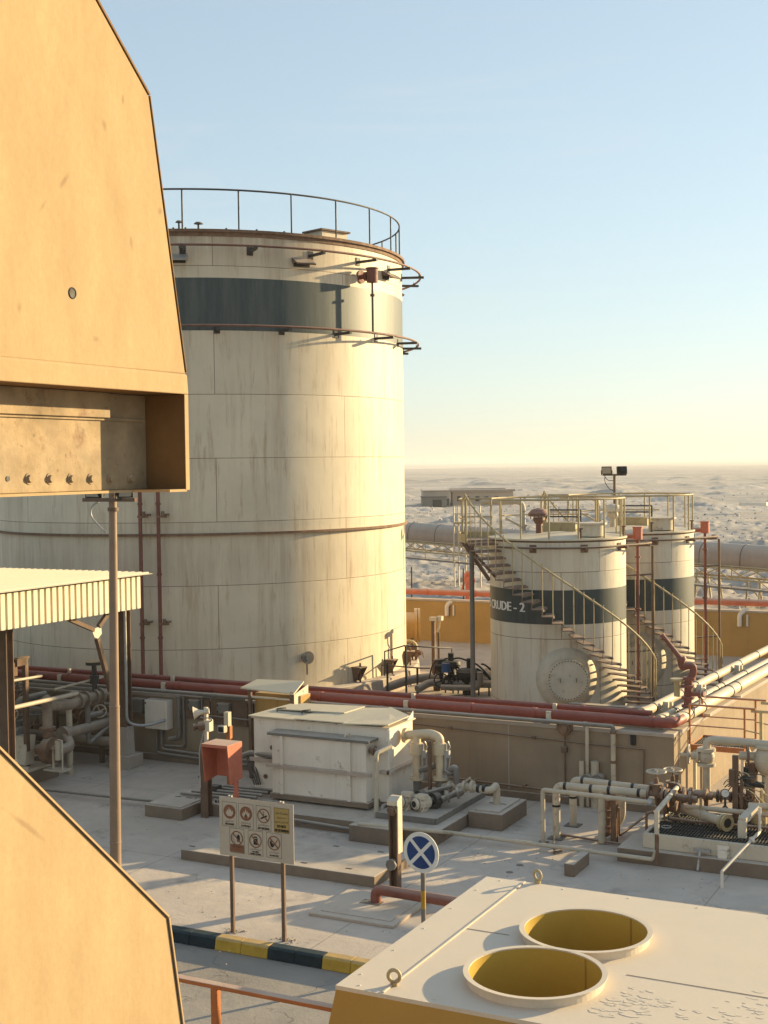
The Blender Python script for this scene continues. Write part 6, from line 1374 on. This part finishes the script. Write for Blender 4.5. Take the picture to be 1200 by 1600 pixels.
q = MB(); q.prism([(-11.99, 23.49, 1.55), (-11.99, 23.49, 1.78), (-11.90, 23.49, 1.82), (-11.90, 23.49, 1.6)], (0, -.015, 0)); q.build('lifting_lug', 'white_steel', t); q = MB(); q.prism([(-11.948, 24.3, 1.85), (-11.948, 24.62, 1.85), (-11.948, 24.62, 2.0), (-11.948, 24.36, 1.86)], (.015, 0, 0)); q.build('lifting_lug', 'white_steel', t)
# overflow pipe at the front right
q = MB(); q.tube([(-12.24, 23.3, 1.42), (-11.98, 23.25, 1.42)], .06, 10); flange(q, (-12.15, 23.28, 1.42), (1, 0, 0), .1, .05); q.build('overflow_nozzle', 'rusty', t)
def sp_(px, py, y): return Vector(WY(px, py, y))
q = MB(); q.tube([sp_(611, 1166, 23.2), sp_(588, 1177, 22.85), sp_(588, 1284, 22.85)], .045, 10, bend=.06); q.build('overflow_pipe', 'pipe_cream', t)
q = MB(); q.tube([sp_(612, 1255, 23.6), sp_(598, 1260, 23.2), sp_(597, 1278, 23.0), sp_(585, 1281, 22.9), sp_(425, 1262, 22.9)], .045, 10, bend=.06); q.tube([sp_(570, 1250, 23.3), sp_(600, 1250, 23.6)], .05, 8); q.build('drain_pipe', 'pipe_grey', t)
q = MB(); q.tube([sp_(575, 1293, 22.5), sp_(420, 1266, 22.6), sp_(330, 1258, 22.7)], .04, 8); q.tube([sp_(575, 1300, 22.3), sp_(430, 1276, 22.35)], .035, 8); q.build('ground_pipes', 'pipe_grey', t)
# left end: inlet pipe and cables
q = MB(); q.tube([sp_(380, 1180, 23.6), sp_(392, 1176, 23.6), sp_(430, 1182, 23.4)], .055, 10, bend=.05); q.build('inlet_pipe', 'pipe_grey', t)
q = MB()
for k in range(4): q.tube([sp_(386+k*3, 1182, 23.6), sp_(388+k*4, 1200, 23.5), sp_(398+k*3, 1226, 23.4)], .016, 6, bend=.15)
q.build('cables', 'dark_steel', t)
for px, py in ((425, 1168), (415, 1213)): c = sp_(px, py, 23.49); q = MB(); q.cyl(c, c-Vector((0, .012, 0)), .05, n=7); q.build('rust_patch', 'rusty', t)
# plinth and pump skid
t = block('concrete_plinth', 'broad low concrete plinth under the white tank and its pumps', 'plinth', -15.6, -10.35, 22.35, 25.2, 0, .25, 'concrete_brown')
block('step_block', 'brown concrete block standing against the plinth behind the brown call post', 'concrete block', -11.99, -11.10, 21.90, 22.34, 0, .31, 'concrete_brown')
block('pit_box', 'square concrete pit box with a bent cream pipe entering its lid', 'pit box', -10.33, -9.62, 23.68, 25.0, 0, .32, 'concrete_brown', lid=.1)
block('valve_box', 'low concrete valve box with a flat lid left of the call hood', 'valve box', -16.62, -15.70, 21.78, 23.2, 0, .24, 'concrete_brown', lid=.05)
block('loose_block', 'small loose brown concrete block lying by itself in the open yard', 'concrete block', -7.62, -7.44, 21.52, 22.34, 0, .22, 'concrete_brown')
t = thing('pump_skid', 'two small grey motor pumps with tall white pipes beside the white tank', 'pump skid', (-11.2, 23.6, .25))
q = MB(); q.box(-11.85, -10.60, 22.75, 25.1, .26, .34); q.box(-11.85, -10.60, 22.72, 22.749, .252, .37); q.box(-10.60, -10.56, 22.75, 25.1, .252, .37); q.build('base', 'pipe_grey', t, bevel=.004)
for px, py, y in ((627, 1252, 23.15), (650, 1256, 23.15)):
    a = Vector(WY(px, py, y)); d = Vector((.42, .907, 0)); q = MB(); q.cyl(a, a+d*.30, .125, n=20); q.cyl(a-d*.05, a, .09, .125, n=20); q.cyl(a-d*.055, a-d*.05, .05, n=14)
    for k in range(12): an = 2*PI*k/12; u_ = Vector((0, 0, 1)); w_ = d.cross(u_); e = u_*math.cos(an)+w_*math.sin(an); q.bar(a+e*.125+d*.04, a+e*.125+d*.28, .01, .03, up=tuple(e))
    q.box(a.x+.0, a.x+.2, a.y-.02, a.y+.14, a.z+.1, a.z+.18); q.cbox(a+d*.15-Vector((0, 0, .16)), .2, .16, .12); m_ = q.build('motor', 'cream_steel', t)
    q = MB(); q.cyl(a-d*.062, a-d*.056, .062, n=16); q.torus(a+d*.0, .122, .008, tuple(d), 20, 6); q.build('fan_cover', 'black', m_)
    q = MB(); q.cyl(a+d*.30, a+d*.42, .06, n=12); q.cyl(a+d*.42, a+d*.56, .14, n=18); q.cbox(a+d*.46-Vector((0, 0, .15)), .2, .2, .15); q.build('pump_casing', 'dark_steel', t)
    q = MB(); q.tube([a+d*.1+Vector((-.05, -.1, .1)), a+d*.3+Vector((.05, -.2, .1)), a+d*.3+Vector((.0, -.25, -.2)), a+Vector((-.2, -.25, -.22))], .012, 6, bend=.15); q.build('cable', 'white_steel', t)
yv_ = 24.05
def kp(px, py, y=yv_): return Vector(WY(px, py, y))
q = MB(); q.tube([kp(630, 1149), kp(672, 1146), kp(687, 1152), kp(687, 1165)], .09, 14, bend=.18); q.tube([kp(651, 1150), kp(651, 1165)], .085, 12); flange(q, kp(634, 1149), (1, 0, 0), .15, .07)
q.build('header_pipe', 'pipe_sunny', t)
for px in (651, 687):
    q = MB(); q.tube([kp(px, 1176), kp(px+1, 1215)], .085, 14); q.cyl(kp(px, 1161), kp(px, 1177), .125, n=18); flange(q, kp(px, 1177), (0, 0, 1), .13, .04); flange(q, kp(px+1, 1216), (0, 0, 1), .15, .05); q.build('riser', 'pipe_sunny', t)
    q = MB(); q.tube([kp(px+1, 1218), (kp(px+1, 1218).x, yv_, .42)], .08, 12); flange(q, (kp(px+1, 1218).x, yv_, .44), (0, 0, 1), .14); q.build('lower_riser', 'pipe_grey', t)
    q = MB(); a = kp(px+9, 1170); q.tube([a+Vector((0, 0, .1)), a-Vector((0, 0, .55))], .035, 8); q.tube([a+Vector((.05, 0, .15)), a+Vector((.1, 0, .05)), a+Vector((.05, 0, -.05)), a+Vector((.1, 0, -.15)), a+Vector((.06, 0, -.5))], .016, 6); q.cbox(a+Vector((.05, 0, -.1)), .08, .08, .14); q.cyl(a-Vector((0, 0, .62)), a-Vector((0, 0, .5)), .07, n=10); q.build('level_gauge', 'galv', t)
q = MB(); a = kp(671, 1158, 23.9); q.bar(a, (a.x, a.y, .34), .06, .06); q.build('support_post', 'brown_steel', t)
q = MB(); q.tube([kp(702, 1204), kp(712, 1197), kp(714, 1230)], .06, 10, bend=.12); q.tube([kp(655, 1204), kp(680, 1196)], .06, 10); flange(q, kp(701, 1206), (.5, 0, 1), .11); q.build('elbow_pipe', 'pipe_grey', t)
q = MB(); q.tube([kp(690, 1228), kp(730, 1229), kp(768, 1236), Vector((-9.98, 24.3, .75)), Vector((-9.98, 24.3, .35))], .07, 12, bend=.15)
for px in (703, 738, 726): flange(q, kp(px, 1229), (1, 0, 0), .12, .05)
q.tube([kp(722, 1225), kp(735, 1215)], .02, 6); q.build('outlet_pipe', 'pipe_cream', t)
for px in (748, 757): q = MB(); flange(q, kp(px, 1232), (1, 0, 0), .082, .06); q.build('tape_band', 'black', t)
q = MB(); q.tube([kp(664, 1240, 23.7), kp(706, 1228, 24.0)], .045, 10); q.tube([kp(690, 1249, 23.6), kp(722, 1236, 23.9)], .06, 12); 
for px, py in ((700, 1245), (715, 1239)): flange(q, kp(px, py, 23.7), (1, .5, .2), .11)
q.cyl(kp(718, 1233), kp(724, 1236), .12, n=14); q.build('suction_pipe', 'pipe_grey', t)
# long thin pipe over the yard floor
q = MB(); q.tube([tuple(W(-40, 1222, .10)), tuple(W(195, 1247, .12)), tuple(W(345, 1262, .12))], .035, 8); tag(q.build('floor_pipe', 'pipe_grey'), 'thin grey pipe lying across the shaded yard floor left of the hazard sign', 'pipe')
q = MB(); q.tube([tuple(W(560, 1287, .34)), tuple(W(692, 1300, .28)), tuple(W(703, 1301, .14)), tuple(W(860, 1322, .12)), tuple(W(1020, 1343, .16)), (W(1026, 1344, .16)[0], W(1026, 1344, .16)[1], .34)], .038, 8, bend=.05)
tag(q.build('floor_pipe', 'pipe_cream'), 'long rusty thin pipe along the yard floor rising at the grating skid', 'pipe')
for px, py in ((866, 1318), (462, 1245)): 
    p = W(px, py, .1)
# cover slab with rebar loops at the pit left of the hood
q = MB(); 
for px in (306, 318): a = W(px, 1268, .02); q.tube([a, (a[0], a[1], .32)], .012, 6)
tag(q.build('steel_hoops', 'galv'), 'pair of thin upright steel rods beside the low valve box', 'rod')
t = thing('pipe_bundle', 'low clutter of grey pipes and cables behind the call hood post', 'pipes', (-15.4, 23.2, 0))
for k in range(5):
    q = MB(); y = 22.6+k*.22; q.tube([(-16.3+k*.12, y, .32), (-14.6, y, .34)], .035, 8); q.build('pipe', 'pipe_grey', t)
for k in range(6):
    q = MB(); x = -15.35+k*.07; q.tube([(x, 22.45, .3), (x+.05, 22.5, .12), (x+.15, 22.75, .05), (x+.1, 23.0, .28)], .018, 6, bend=.1); q.build('cable', 'dark_steel', t)
q = MB(); q.box(-16.1, -15.0, 23.35, 23.9, 0, .22); q.box(-15.9, -15.7, 23.0, 23.2, .25, .42); q.build('cable_tray', 'dark_steel', t)
for k, (x, y) in enumerate(((-16.0, 22.9), (-15.75, 23.75), (-15.2, 23.8))): q = MB(); q.tube([(x, y, .2), (x, y, .62)], .025, 6); q.cbox((x, y, .62), .12, .05, .05); q.build('stub_post', 'pipe_grey', t)

# ================================================================ RIGHT HAND PIPE GROUP AND GRATING SKID
def goose(label, base, top0, top1, y, r, mm, black=(), bend=.16, extra=None, band=True):
    b = W(*base); t = thing('bent_pipe', label, 'pipe', (b[0], y, 0))
    a0_ = Vector(WY(*top0, y)); a1_ = Vector(WY(*top1, y)); z = (a0_.z+a1_.z)/2
    q = MB(); q.tube([(a0_.x, y, 0), (a0_.x, y, a0_.z), (a1_.x, y, a1_.z)], r, 14, bend=bend); q.build('pipe', mm, t)
    for px in black:
        s = (px-top0[0])/(top1[0]-top0[0]); c = a0_.lerp(a1_, s); q = MB(); flange(q, c, (1, 0, 0), r+.006, .055); q.build('tape_band', 'black', t)
    if band: q = MB(); flange(q, (a0_.x, y, a0_.z*.62), (0, 0, 1), r+.006, .04); q.build('tape_band', 'black', t)
    q = MB(); q.box(a0_.x-r*2, a0_.x+r*2, y-r*2, y+r*2, .004, .014); q.build('floor_plate', 'dark_steel', t)
    return t, a0_, a1_
t_a, a0_, a1_ = goose('thin cream pipe bent over nearest the loose block', (850, 1317), (848, 1234), (1018, 1254), 23.28, .042, 'pipe_cream', (), .05, band=False)
q = MB(); q.cyl(a1_-Vector((.06, 0, 0)), a1_+Vector((.02, 0, 0)), .075, n=12); q.cyl(a1_, a1_+Vector((0, 0, .1)), .05, n=10); q.build('end_valve', 'galv', t_a)
t_b, b0_, b1_ = goose('thick cream pipe bent over with black bands, in front of its twin', (870, 1310), (869, 1227), (1012, 1240), 23.66, .072, 'pipe_cream', (884, 925, 953, 999), .14)
t_c, c0_, c1_ = goose('thick cream pipe bent over with black bands, behind its twin', (897, 1290), (895, 1218), (1038, 1236), 24.64, .072, 'pipe_cream', (911, 955, 990), .14)
for tt, c, dx in ((t_b, b1_, 0), (t_c, c1_, 0)):
    gate_valve(tt, c+Vector((.16, 0, 0)), (1, 0, 0), (0, 0, 1), .085, 'rusty', 'pipe_cream')
    q = MB(); q.tube([c+Vector((.28, 0, 0)), c+Vector((.9, .0, -.02))], .065, 12)
    for k in (.36, .5, .78): flange(q, c+Vector((k, 0, 0)), (1, 0, 0), .12, .05)
    q.build('outlet_pipe', 'rusty', tt)
s = (941-869)/(1012-869); c = b0_.lerp(b1_, s); q = MB(); q.tube([c, (c.x, c.y, .02)], .066, 12); flange(q, (c.x, c.y, .36), (0, 0, 1), .075, .04); q.build('drop_leg', 'pipe_cream', t_b)
t = thing('rusty_drain', 'rusty stub valve stack with a cream elbow between the two bent pipes', 'valve', (-7.75, 24.1, 0))
c = Vector(WY(950, 1250, 24.0)); q = MB(); q.tube([c, (c.x, c.y, .12)], .05, 10)
for k in (.2, .34, .5, .62): flange(q, c-Vector((0, 0, k)), (0, 0, 1), .085, .05)
q.cyl((c.x, c.y, .14), (c.x-.08, c.y-.12, .10), .07, n=12); q.build('valve_stack', 'rusty', t)
q = MB(); a = Vector(WY(972, 1238, 24.3)); q.tube([a, a-Vector((0, 0, .5)), a+Vector((-.2, -.1, -.72))], .07, 12, bend=.16); q.build('elbow', 'pipe_cream', t)
p = W(960, 1317); q = hcol(p[0], p[1], 0, WY(960, 1234, p[1])[2], .11); tag(q.build('steel_post', 'rusty'), 'rusty steel post in front of the banded bent pipes', 'post')
q = MB(); a = W(968, 1308, .06); q.tube([WY(967, 1262, a[1]), (WY(967, 1262, a[1])[0], a[1], .08), tuple(W(1012, 1272, .25))], .025, 8, bend=.08); q.tube([tuple(W(870, 1303, .05)), tuple(W(978, 1320, .05)), tuple(W(1014, 1290, .05))], .022, 8, bend=.1)
q.tube([tuple(W(866, 1300, .05)), tuple(W(866, 1332, .05)), (W(866, 1332)[0]+.15, W(866, 1332)[1]-.02, .05)], .022, 6)
tag(q.build('floor_tubing', 'rusty'), 'thin rusty tubing on the floor around the bent cream pipes', 'tubing')
for px, py in ((909, 1262), (930, 1262)):
    p = W(px, py); q = MB(); r = .05 if px == 909 else .085; q.cyl((p[0], p[1], 0), (p[0], p[1], .95), r, n=12)
    tag(q.build('standing_pipe', 'pipe_cream'), 'slim cream upright pipe against the wall behind the bent pipes' if px == 909 else 'stout cream upright pipe against the wall behind the bent pipes', 'pipe')
for px in (918, 935): c = Vector(WY(px, 1219, 26.05)); q = MB(); q.cyl(c-Vector((0, .1, 0)), c+Vector((0, .14, 0)), .13, n=18); q.cyl(c-Vector((0, .13, 0)), c-Vector((0, .1, 0)), .08, n=14); tag(q.build('blind_flange', 'pipe_grey'), 'left grey blind flange low on the containment wall' if px == 918 else 'right grey blind flange low on the containment wall', 'flange')

t = thing('grating_skid', 'cream steel skid with dark open grating and crowded valves at the right edge', 'process skid', (-5.3, 23.8, .25))
z_ = .50
gp = [(-6.60, 22.93), (-6.60, 24.75), (-3.2, 24.75), (-3.2, 22.93)]
q = MB()
x = -6.57
while x < -3.2: q.box(x, x+.012, 22.96, 24.72, z_-.03, z_); x += .055
for k in range(9): y = 23.0+k*.21; q.box(-6.58, -3.2, y, y+.012, z_-.028, z_-.004)
q.build('grating', 'grate', t)
q = MB(); q.box(-6.64, -3.2, 22.88, 22.95, .255, z_+.01); q.box(-6.64, -6.59, 22.951, 24.78, .255, z_+.01); q.box(-6.588, -3.2, 24.73, 24.78, .255, z_+.01); q.build('side_beam', 'cream_steel', t, bevel=.005)
q = MB(); q.box(-6.5, -3.2, 23.0, 24.7, .256, .27); q.build('drip_pan', 'dark_steel', t)
c = Vector(WY(1130, 1335, 22.86)); q = MB(); q.cyl(c, c-Vector((0, .07, 0)), .085, n=20); q.cbox(c+Vector((.0, .015, .02)), .2, .03, .26); q.build('junction_cap', 'white_steel', t)
q = MB(); c = Vector(WY(1095, 1330, 22.84)); q.tube([c+Vector((0, .03, 0)), c-Vector((0, .08, 0)), c-Vector((0.02, .12, .25)), (c.x-.02, c.y-.15, .02)], .025, 8, bend=.06); q.cbox(c+Vector((.02, -.02, .02)), .3, .05, .05); q.build('drain_cock', 'galv', t)
c = Vector(W(1041, 1292, z_+.006)); q = MB(); q.torus(c, .085, .012, n=24, k=6); q.build('grating_ring', 'galv', t)
block('skid_plinth', 'long brown concrete plinth beneath the grating skid at right', 'plinth', -7.06, -2.5, 22.72, 25.2, 0, .25, 'concrete_brown')
yR = 24.85
def R_p(px, py, y=yR): return Vector(WY(px, py, y))
t = thing('riser_pipe', 'grey cream riser pipe with a globe valve bending over towards the right edge', 'pipe', tuple(R_p(1104, 1240)))
q = MB(); q.tube([R_p(1104, 1238), R_p(1104, 1192)], .075, 14); q.tube([R_p(1104, 1172), R_p(1105, 1158), R_p(1116, 1156), R_p(1520, 1192), R_p(1520, 1192)-Vector((0, 0, 1.3))], .075, 14, bend=.12); q.tube([R_p(1064, 1237), R_p(1104, 1240), R_p(1128, 1244), R_p(1520, 1284)], .065, 14); q.build('pipe', 'pipe_cream', t)
q = MB(); flange(q, R_p(1070, 1238), (1, 0, 0), .072, .06); q.build('tape_band', 'black', t)
q = MB(); c = R_p(1104, 1182); q.sphere(c, .15, 18, 1.1); flange(q, R_p(1104, 1171), (0, 0, 1), .17, .06); flange(q, R_p(1104, 1194), (0, 0, 1), .17, .06); q.cyl(c, c+Vector((-.28, -.05, 0)), .1, .07, n=14); flange(q, c+Vector((-.16, -.03, 0)), (1, .15, 0), .13, .04); q.cyl(c+Vector((-.28, -.05, 0)), c+Vector((-.48, -.08, .02)), .03, n=8); v = q.build('globe_valve', 'pipe_cream', t)
handwheel(v, R_p(1076, 1178, yR-.08), (1, .15, 0), .17, 'pipe_cream')
for px in (1122, 1128, 1147, 1156): q = MB(); flange(q, R_p(px, 1244+(px-1128)*.1), (1, 0, 0), .12, .035); q.build('coupling', 'brown_steel', t)
q = MB(); q.bar(R_p(1104, 1245), (R_p(1104, 1245).x, yR, .3), .08, .08); q.build('stand', 'rusty', t)
t = thing('second_valve', 'dusty flanged valve with a handwheel on the pipe at the right picture edge', 'valve', tuple(R_p(1185, 1200)))
c = R_p(1192, 1183); q = MB(); q.cyl(c-Vector((.1, 0, 0)), c-Vector((.42, .02, 0)), .08, n=14); q.sphere(c+Vector((.06, 0, -.05)), .22, 16, 1.3); flange(q, c-Vector((.05, 0, 0)), (1, 0, 0), .16, .05); flange(q, c+Vector((.05, 0, .2)), (0, 0, 1), .2, .05); q.tube([c+Vector((.06, 0, -.2)), c+Vector((.06, 0, -.9))], .08, 12); q.build('valve', 'pipe_cream', t); handwheel(t, R_p(1168, 1180), (1, .3, 0), .2, 'rusty')
c = R_p(1174, 1203); q = MB(); q.cyl(c-Vector((0, 0, .22)), c+Vector((0, 0, .14)), .12, n=14); q.cyl(c-Vector((0, 0, .8)), c-Vector((0, 0, .22)), .05, n=10); q.build('strainer', 'rusty', t)
# pressure gauge and instrument tangle
t = thing('pressure_gauge', 'round white faced pressure gauge among the pipes on the grating skid', 'gauge', tuple(R_p(1133, 1262, 24.2)))
c = R_p(1133, 1239, 24.2); n_ = Vector((.25, -1, .1)).normalized(); q = MB(); q.cyl(c, c+n_*.05, .078, n=24); q.tube([c-Vector((0, 0, .05)), c-Vector((0, 0, .26))], .022, 8); q.tube([c-Vector((.06, 0, .3)), c-Vector((0, 0, .22)), c-Vector((-.06, 0, .3))], .02, 6); q.build('case', 'dark_steel', t)
q = MB(); q.cyl(c+n_*.0505, c+n_*.054, .068, n=24); q.build('dial', 'gauge_face', t)
q = MB(); q.bar(c+n_*.0545, c+n_*.0545+Vector((.035, 0, .035)), .006, .003); q.build('needle', 'black', t)
t = thing('instrument_rack', 'brown steel instrument posts with looping black tubing at the right edge', 'instrument rack', tuple(W(1150, 1300, .5)))
a = R_p(1149, 1180, 24.3); q = MB(); q.box(a.x-.05, a.x+.05, a.y-.04, a.y+.04, .5, a.z); q.cbox(R_p(1144, 1215, 24.27), .1, .1, .3); b = R_p(1158, 1218, 24.3); q.box(b.x-.02, b.x+.03, b.y-.03, b.y+.03, .5, b.z); q.box(a.x-.08, b.x+.05, a.y-.05, a.y+.05, R_p(1150, 1240, 24.3).z-.01, R_p(1150, 1240, 24.3).z+.02); q.build('post', 'brown_steel', t)
random.seed(11)
for k in range(16):
    A_ = R_p(random.uniform(1130, 1160), random.uniform(1205, 1245), 24.3); B_ = R_p(random.uniform(1160, 1205), random.uniform(1205, 1290), 24.4+random.uniform(-.1, .3)); M = (A_+B_)/2+Vector((random.uniform(-.1, .1), 0, random.uniform(.05, .3)))
    q = MB(); q.tube([A_*(1-s_)**2+M*2*s_*(1-s_)+B_*s_*s_ for s_ in [i/10 for i in range(11)]], .011, 5); q.build('tubing', 'dark_steel' if k % 3 else 'rail_ochre', t)
for px, py, mm, sx_, sz_ in ((1166, 1204, 'black', .1, .12), (1170, 1215, 'dark_steel', .2, .1), (1183, 1226, 'black', .28, .14), (1168, 1222, 'dark_steel', .14, .22), (1176, 1236, 'rusty', .1, .5), (1190, 1252, 'rail_ochre', .06, .4), (1165, 1262, 'rusty', .16, .2), (1186, 1275, 'rail_ochre', .3, .3)):
    c = R_p(px, py, 24.45); q = MB(); q.cyl(c-Vector((sx_/2, 0, 0)), c+Vector((sx_/2, 0, 0)), sz_*.4, n=12) if sx_ > sz_ else q.cyl(c-Vector((0, 0, sz_/2)), c+Vector((0, 0, sz_/2)), sx_*.5, n=10); q.build('instrument', mm, t)
for px, py in ((1154, 1234), (1163, 1250), (1172, 1244), (1146, 1246), (1157, 1262), (1180, 1258)):
    c = R_p(px, py, 24.5); q = MB(); q.cyl(c-Vector((.05, 0, 0)), c+Vector((.06, 0, 0)), .06, n=12); flange(q, c+Vector((.06, 0, 0)), (1, 0, 0), .10, .03); flange(q, c-Vector((.05, 0, 0)), (1, 0, 0), .10, .03); q.build('fitting', 'rusty', t)
    handwheel(t, c+Vector((0, -.14, .02)), (.2, -1, .2), .07, 'rusty')
# skid pipework: sloped flanged spool, cross pipes, front uprights
t = thing('skid_spool', 'stubby cream pipe spool with an open rusty flange lying over the grating', 'pipe spool', tuple(R_p(1120, 1285, 23.7)))
a, b = R_p(1066, 1263, 24.2), R_p(1130, 1284, 23.6); q = MB(); q.tube([a, b], .085, 16); q.cyl(a.lerp(b, .5), a.lerp(b, .53), .1, n=16); q.build('spool', 'pipe_cream', t)
d = (b-a).normalized(); q = MB(); flange(q, b+d*.02, d, .15, .06); flange(q, b+d*.09, d, .15, .04); q.build('flange', 'rail_ochre', t)
q = MB(); q.cyl(b+d*.1105, b+d*.113, .085, n=16); q.build('bore', 'black', t)
t = thing('skid_pipework', 'cream and rusty cross pipes with upright legs over the skid grating', 'pipework', tuple(R_p(1080, 1300, 23.6)))
def K(px, py, y=24.0): return Vector(WY(px, py, y))
for pts, r, mm in (([K(1072, 1260), K(1180, 1271), K(1460, 1302)], .045, 'pipe_cream'), ([K(1046, 1278, 23.8), K(1080, 1283, 23.8), K(1460, 1318, 23.8)], .03, 'rusty'), ([K(1052, 1275, 24.2), K(1062, 1275, 24.2), K(1062, 1284, 24.2)], .02, 'rusty'), ([K(1170, 1259), K(1460, 1276)], .06, 'pipe_cream'),
                   ([K(1038, 1262, 23.9), K(1038, 1282, 23.9), K(1050, 1284, 23.8)], .02, 'brown_steel'), ([K(1095, 1247, 23.9), K(1095, 1280, 23.9)], .025, 'rail_ochre'), ([K(1187, 1262, 23.6), K(1187, 1300, 23.6), K(1172, 1315, 23.0), K(1128, 1362, 22.0)], .028, 'white_steel')):
    q = MB(); q.tube(pts, r, 10, bend=.06); q.build('pipe', mm, t)
c = Vector(W(1128, 1362, 1.0)); e = K(1128, 1362, 22.0); q = MB(); q.tube([K(1128, 1362, 22.0), (e.x, e.y, 0.0)], .028, 8); flange(q, K(1175, 1313, 23.05), (1, 1, .4), .06, .05); q.build('sample_leg', 'white_steel', t)
a = K(1160, 1282, 23.3); q = MB(); q.box(a.x-.07, a.x+.07, a.y-.05, a.y+.05, .51, a.z); q.bar((a.x, a.y, a.z), (a.x+.12, a.y+.5, a.z+.12), .14, .1); q.build('bracket_leg', 'cream_steel', t)
t = thing('drain_header', 'rust streaked white drain header with elbow and upright leg at the skid corner', 'pipe', tuple(K(1026, 1300, 23.3)))
r_ = W(1026, 1344, .16); a = K(1026, 1268, r_[1]); q = MB(); q.tube([K(1060, 1228, 24.1), a, (a.x, a.y, .62)], .044, 12, bend=.05); q.build('pipe', 'cream_steel', t)
q = MB(); q.cyl((a.x, a.y, .10), (a.x, a.y, .622), .038, n=10); q.build('rusty_leg', 'rusty', t)
q = MB(); flange(q, K(1058, 1230, 24.05), (.2, 1, .3), .09, .06); q.build('flange', 'rusty', t)
q = MB(); q.tube([K(1022, 1268, 23.4), K(1010, 1271, 23.4), (K(1010, 1271, 23.4).x, 23.4, .26)], .025, 8, bend=.05); q.build('drip_leg', 'rusty', t)
t = thing('valve_cluster', 'cluster of rusty valves and flanges where the bent pipes meet the skid', 'valve set', tuple(K(1055, 1262, 24.2)))
for px, py, y in ((1046, 1245, 24.0), (1056, 1252, 24.2), (1036, 1250, 23.8), (1062, 1244, 24.3), (1050, 1262, 24.0)):
    c = K(px, py, y); q = MB(); q.cyl(c-Vector((.08, 0, 0)), c+Vector((.08, 0, 0)), .08, n=14)
    for k in (-.09, .09): flange(q, c+Vector((k, 0, 0)), (1, 0, 0), .125, .04)
    q.cyl(c, c+Vector((0, -.05, .14)), .05, n=10); q.build('valve', 'rusty', t)
for px, py in ((1057, 1210), (1060, 1222)): c = K(px, py, 24.3); q = MB(); q.tube([c, c-Vector((0, 0, .4))], .03, 8); q.build('stem', 'brown_steel', t)
# ---------------------------------------------------------------- the dusty air
hm = bpy.data.materials.new('haze_air'); hm.use_nodes = True; ht = hm.node_tree; ht.nodes.clear()
ho = ht.nodes.new('ShaderNodeOutputMaterial'); hv = ht.nodes.new('ShaderNodeVolumePrincipled')
hv.inputs['Color'].default_value = (0.92, 0.91, 0.90, 1); hv.inputs['Density'].default_value = 0.00030; hv.inputs['Anisotropy'].default_value = 0.2
ht.links.new(hv.outputs[0], ho.inputs['Volume'])
o = MB().box(-9200, 9200, -9200, 9200, -3.5, 48).build('haze', hm, at=(0, 0, -3.5)); o['kind'] = 'stuff'
finish()
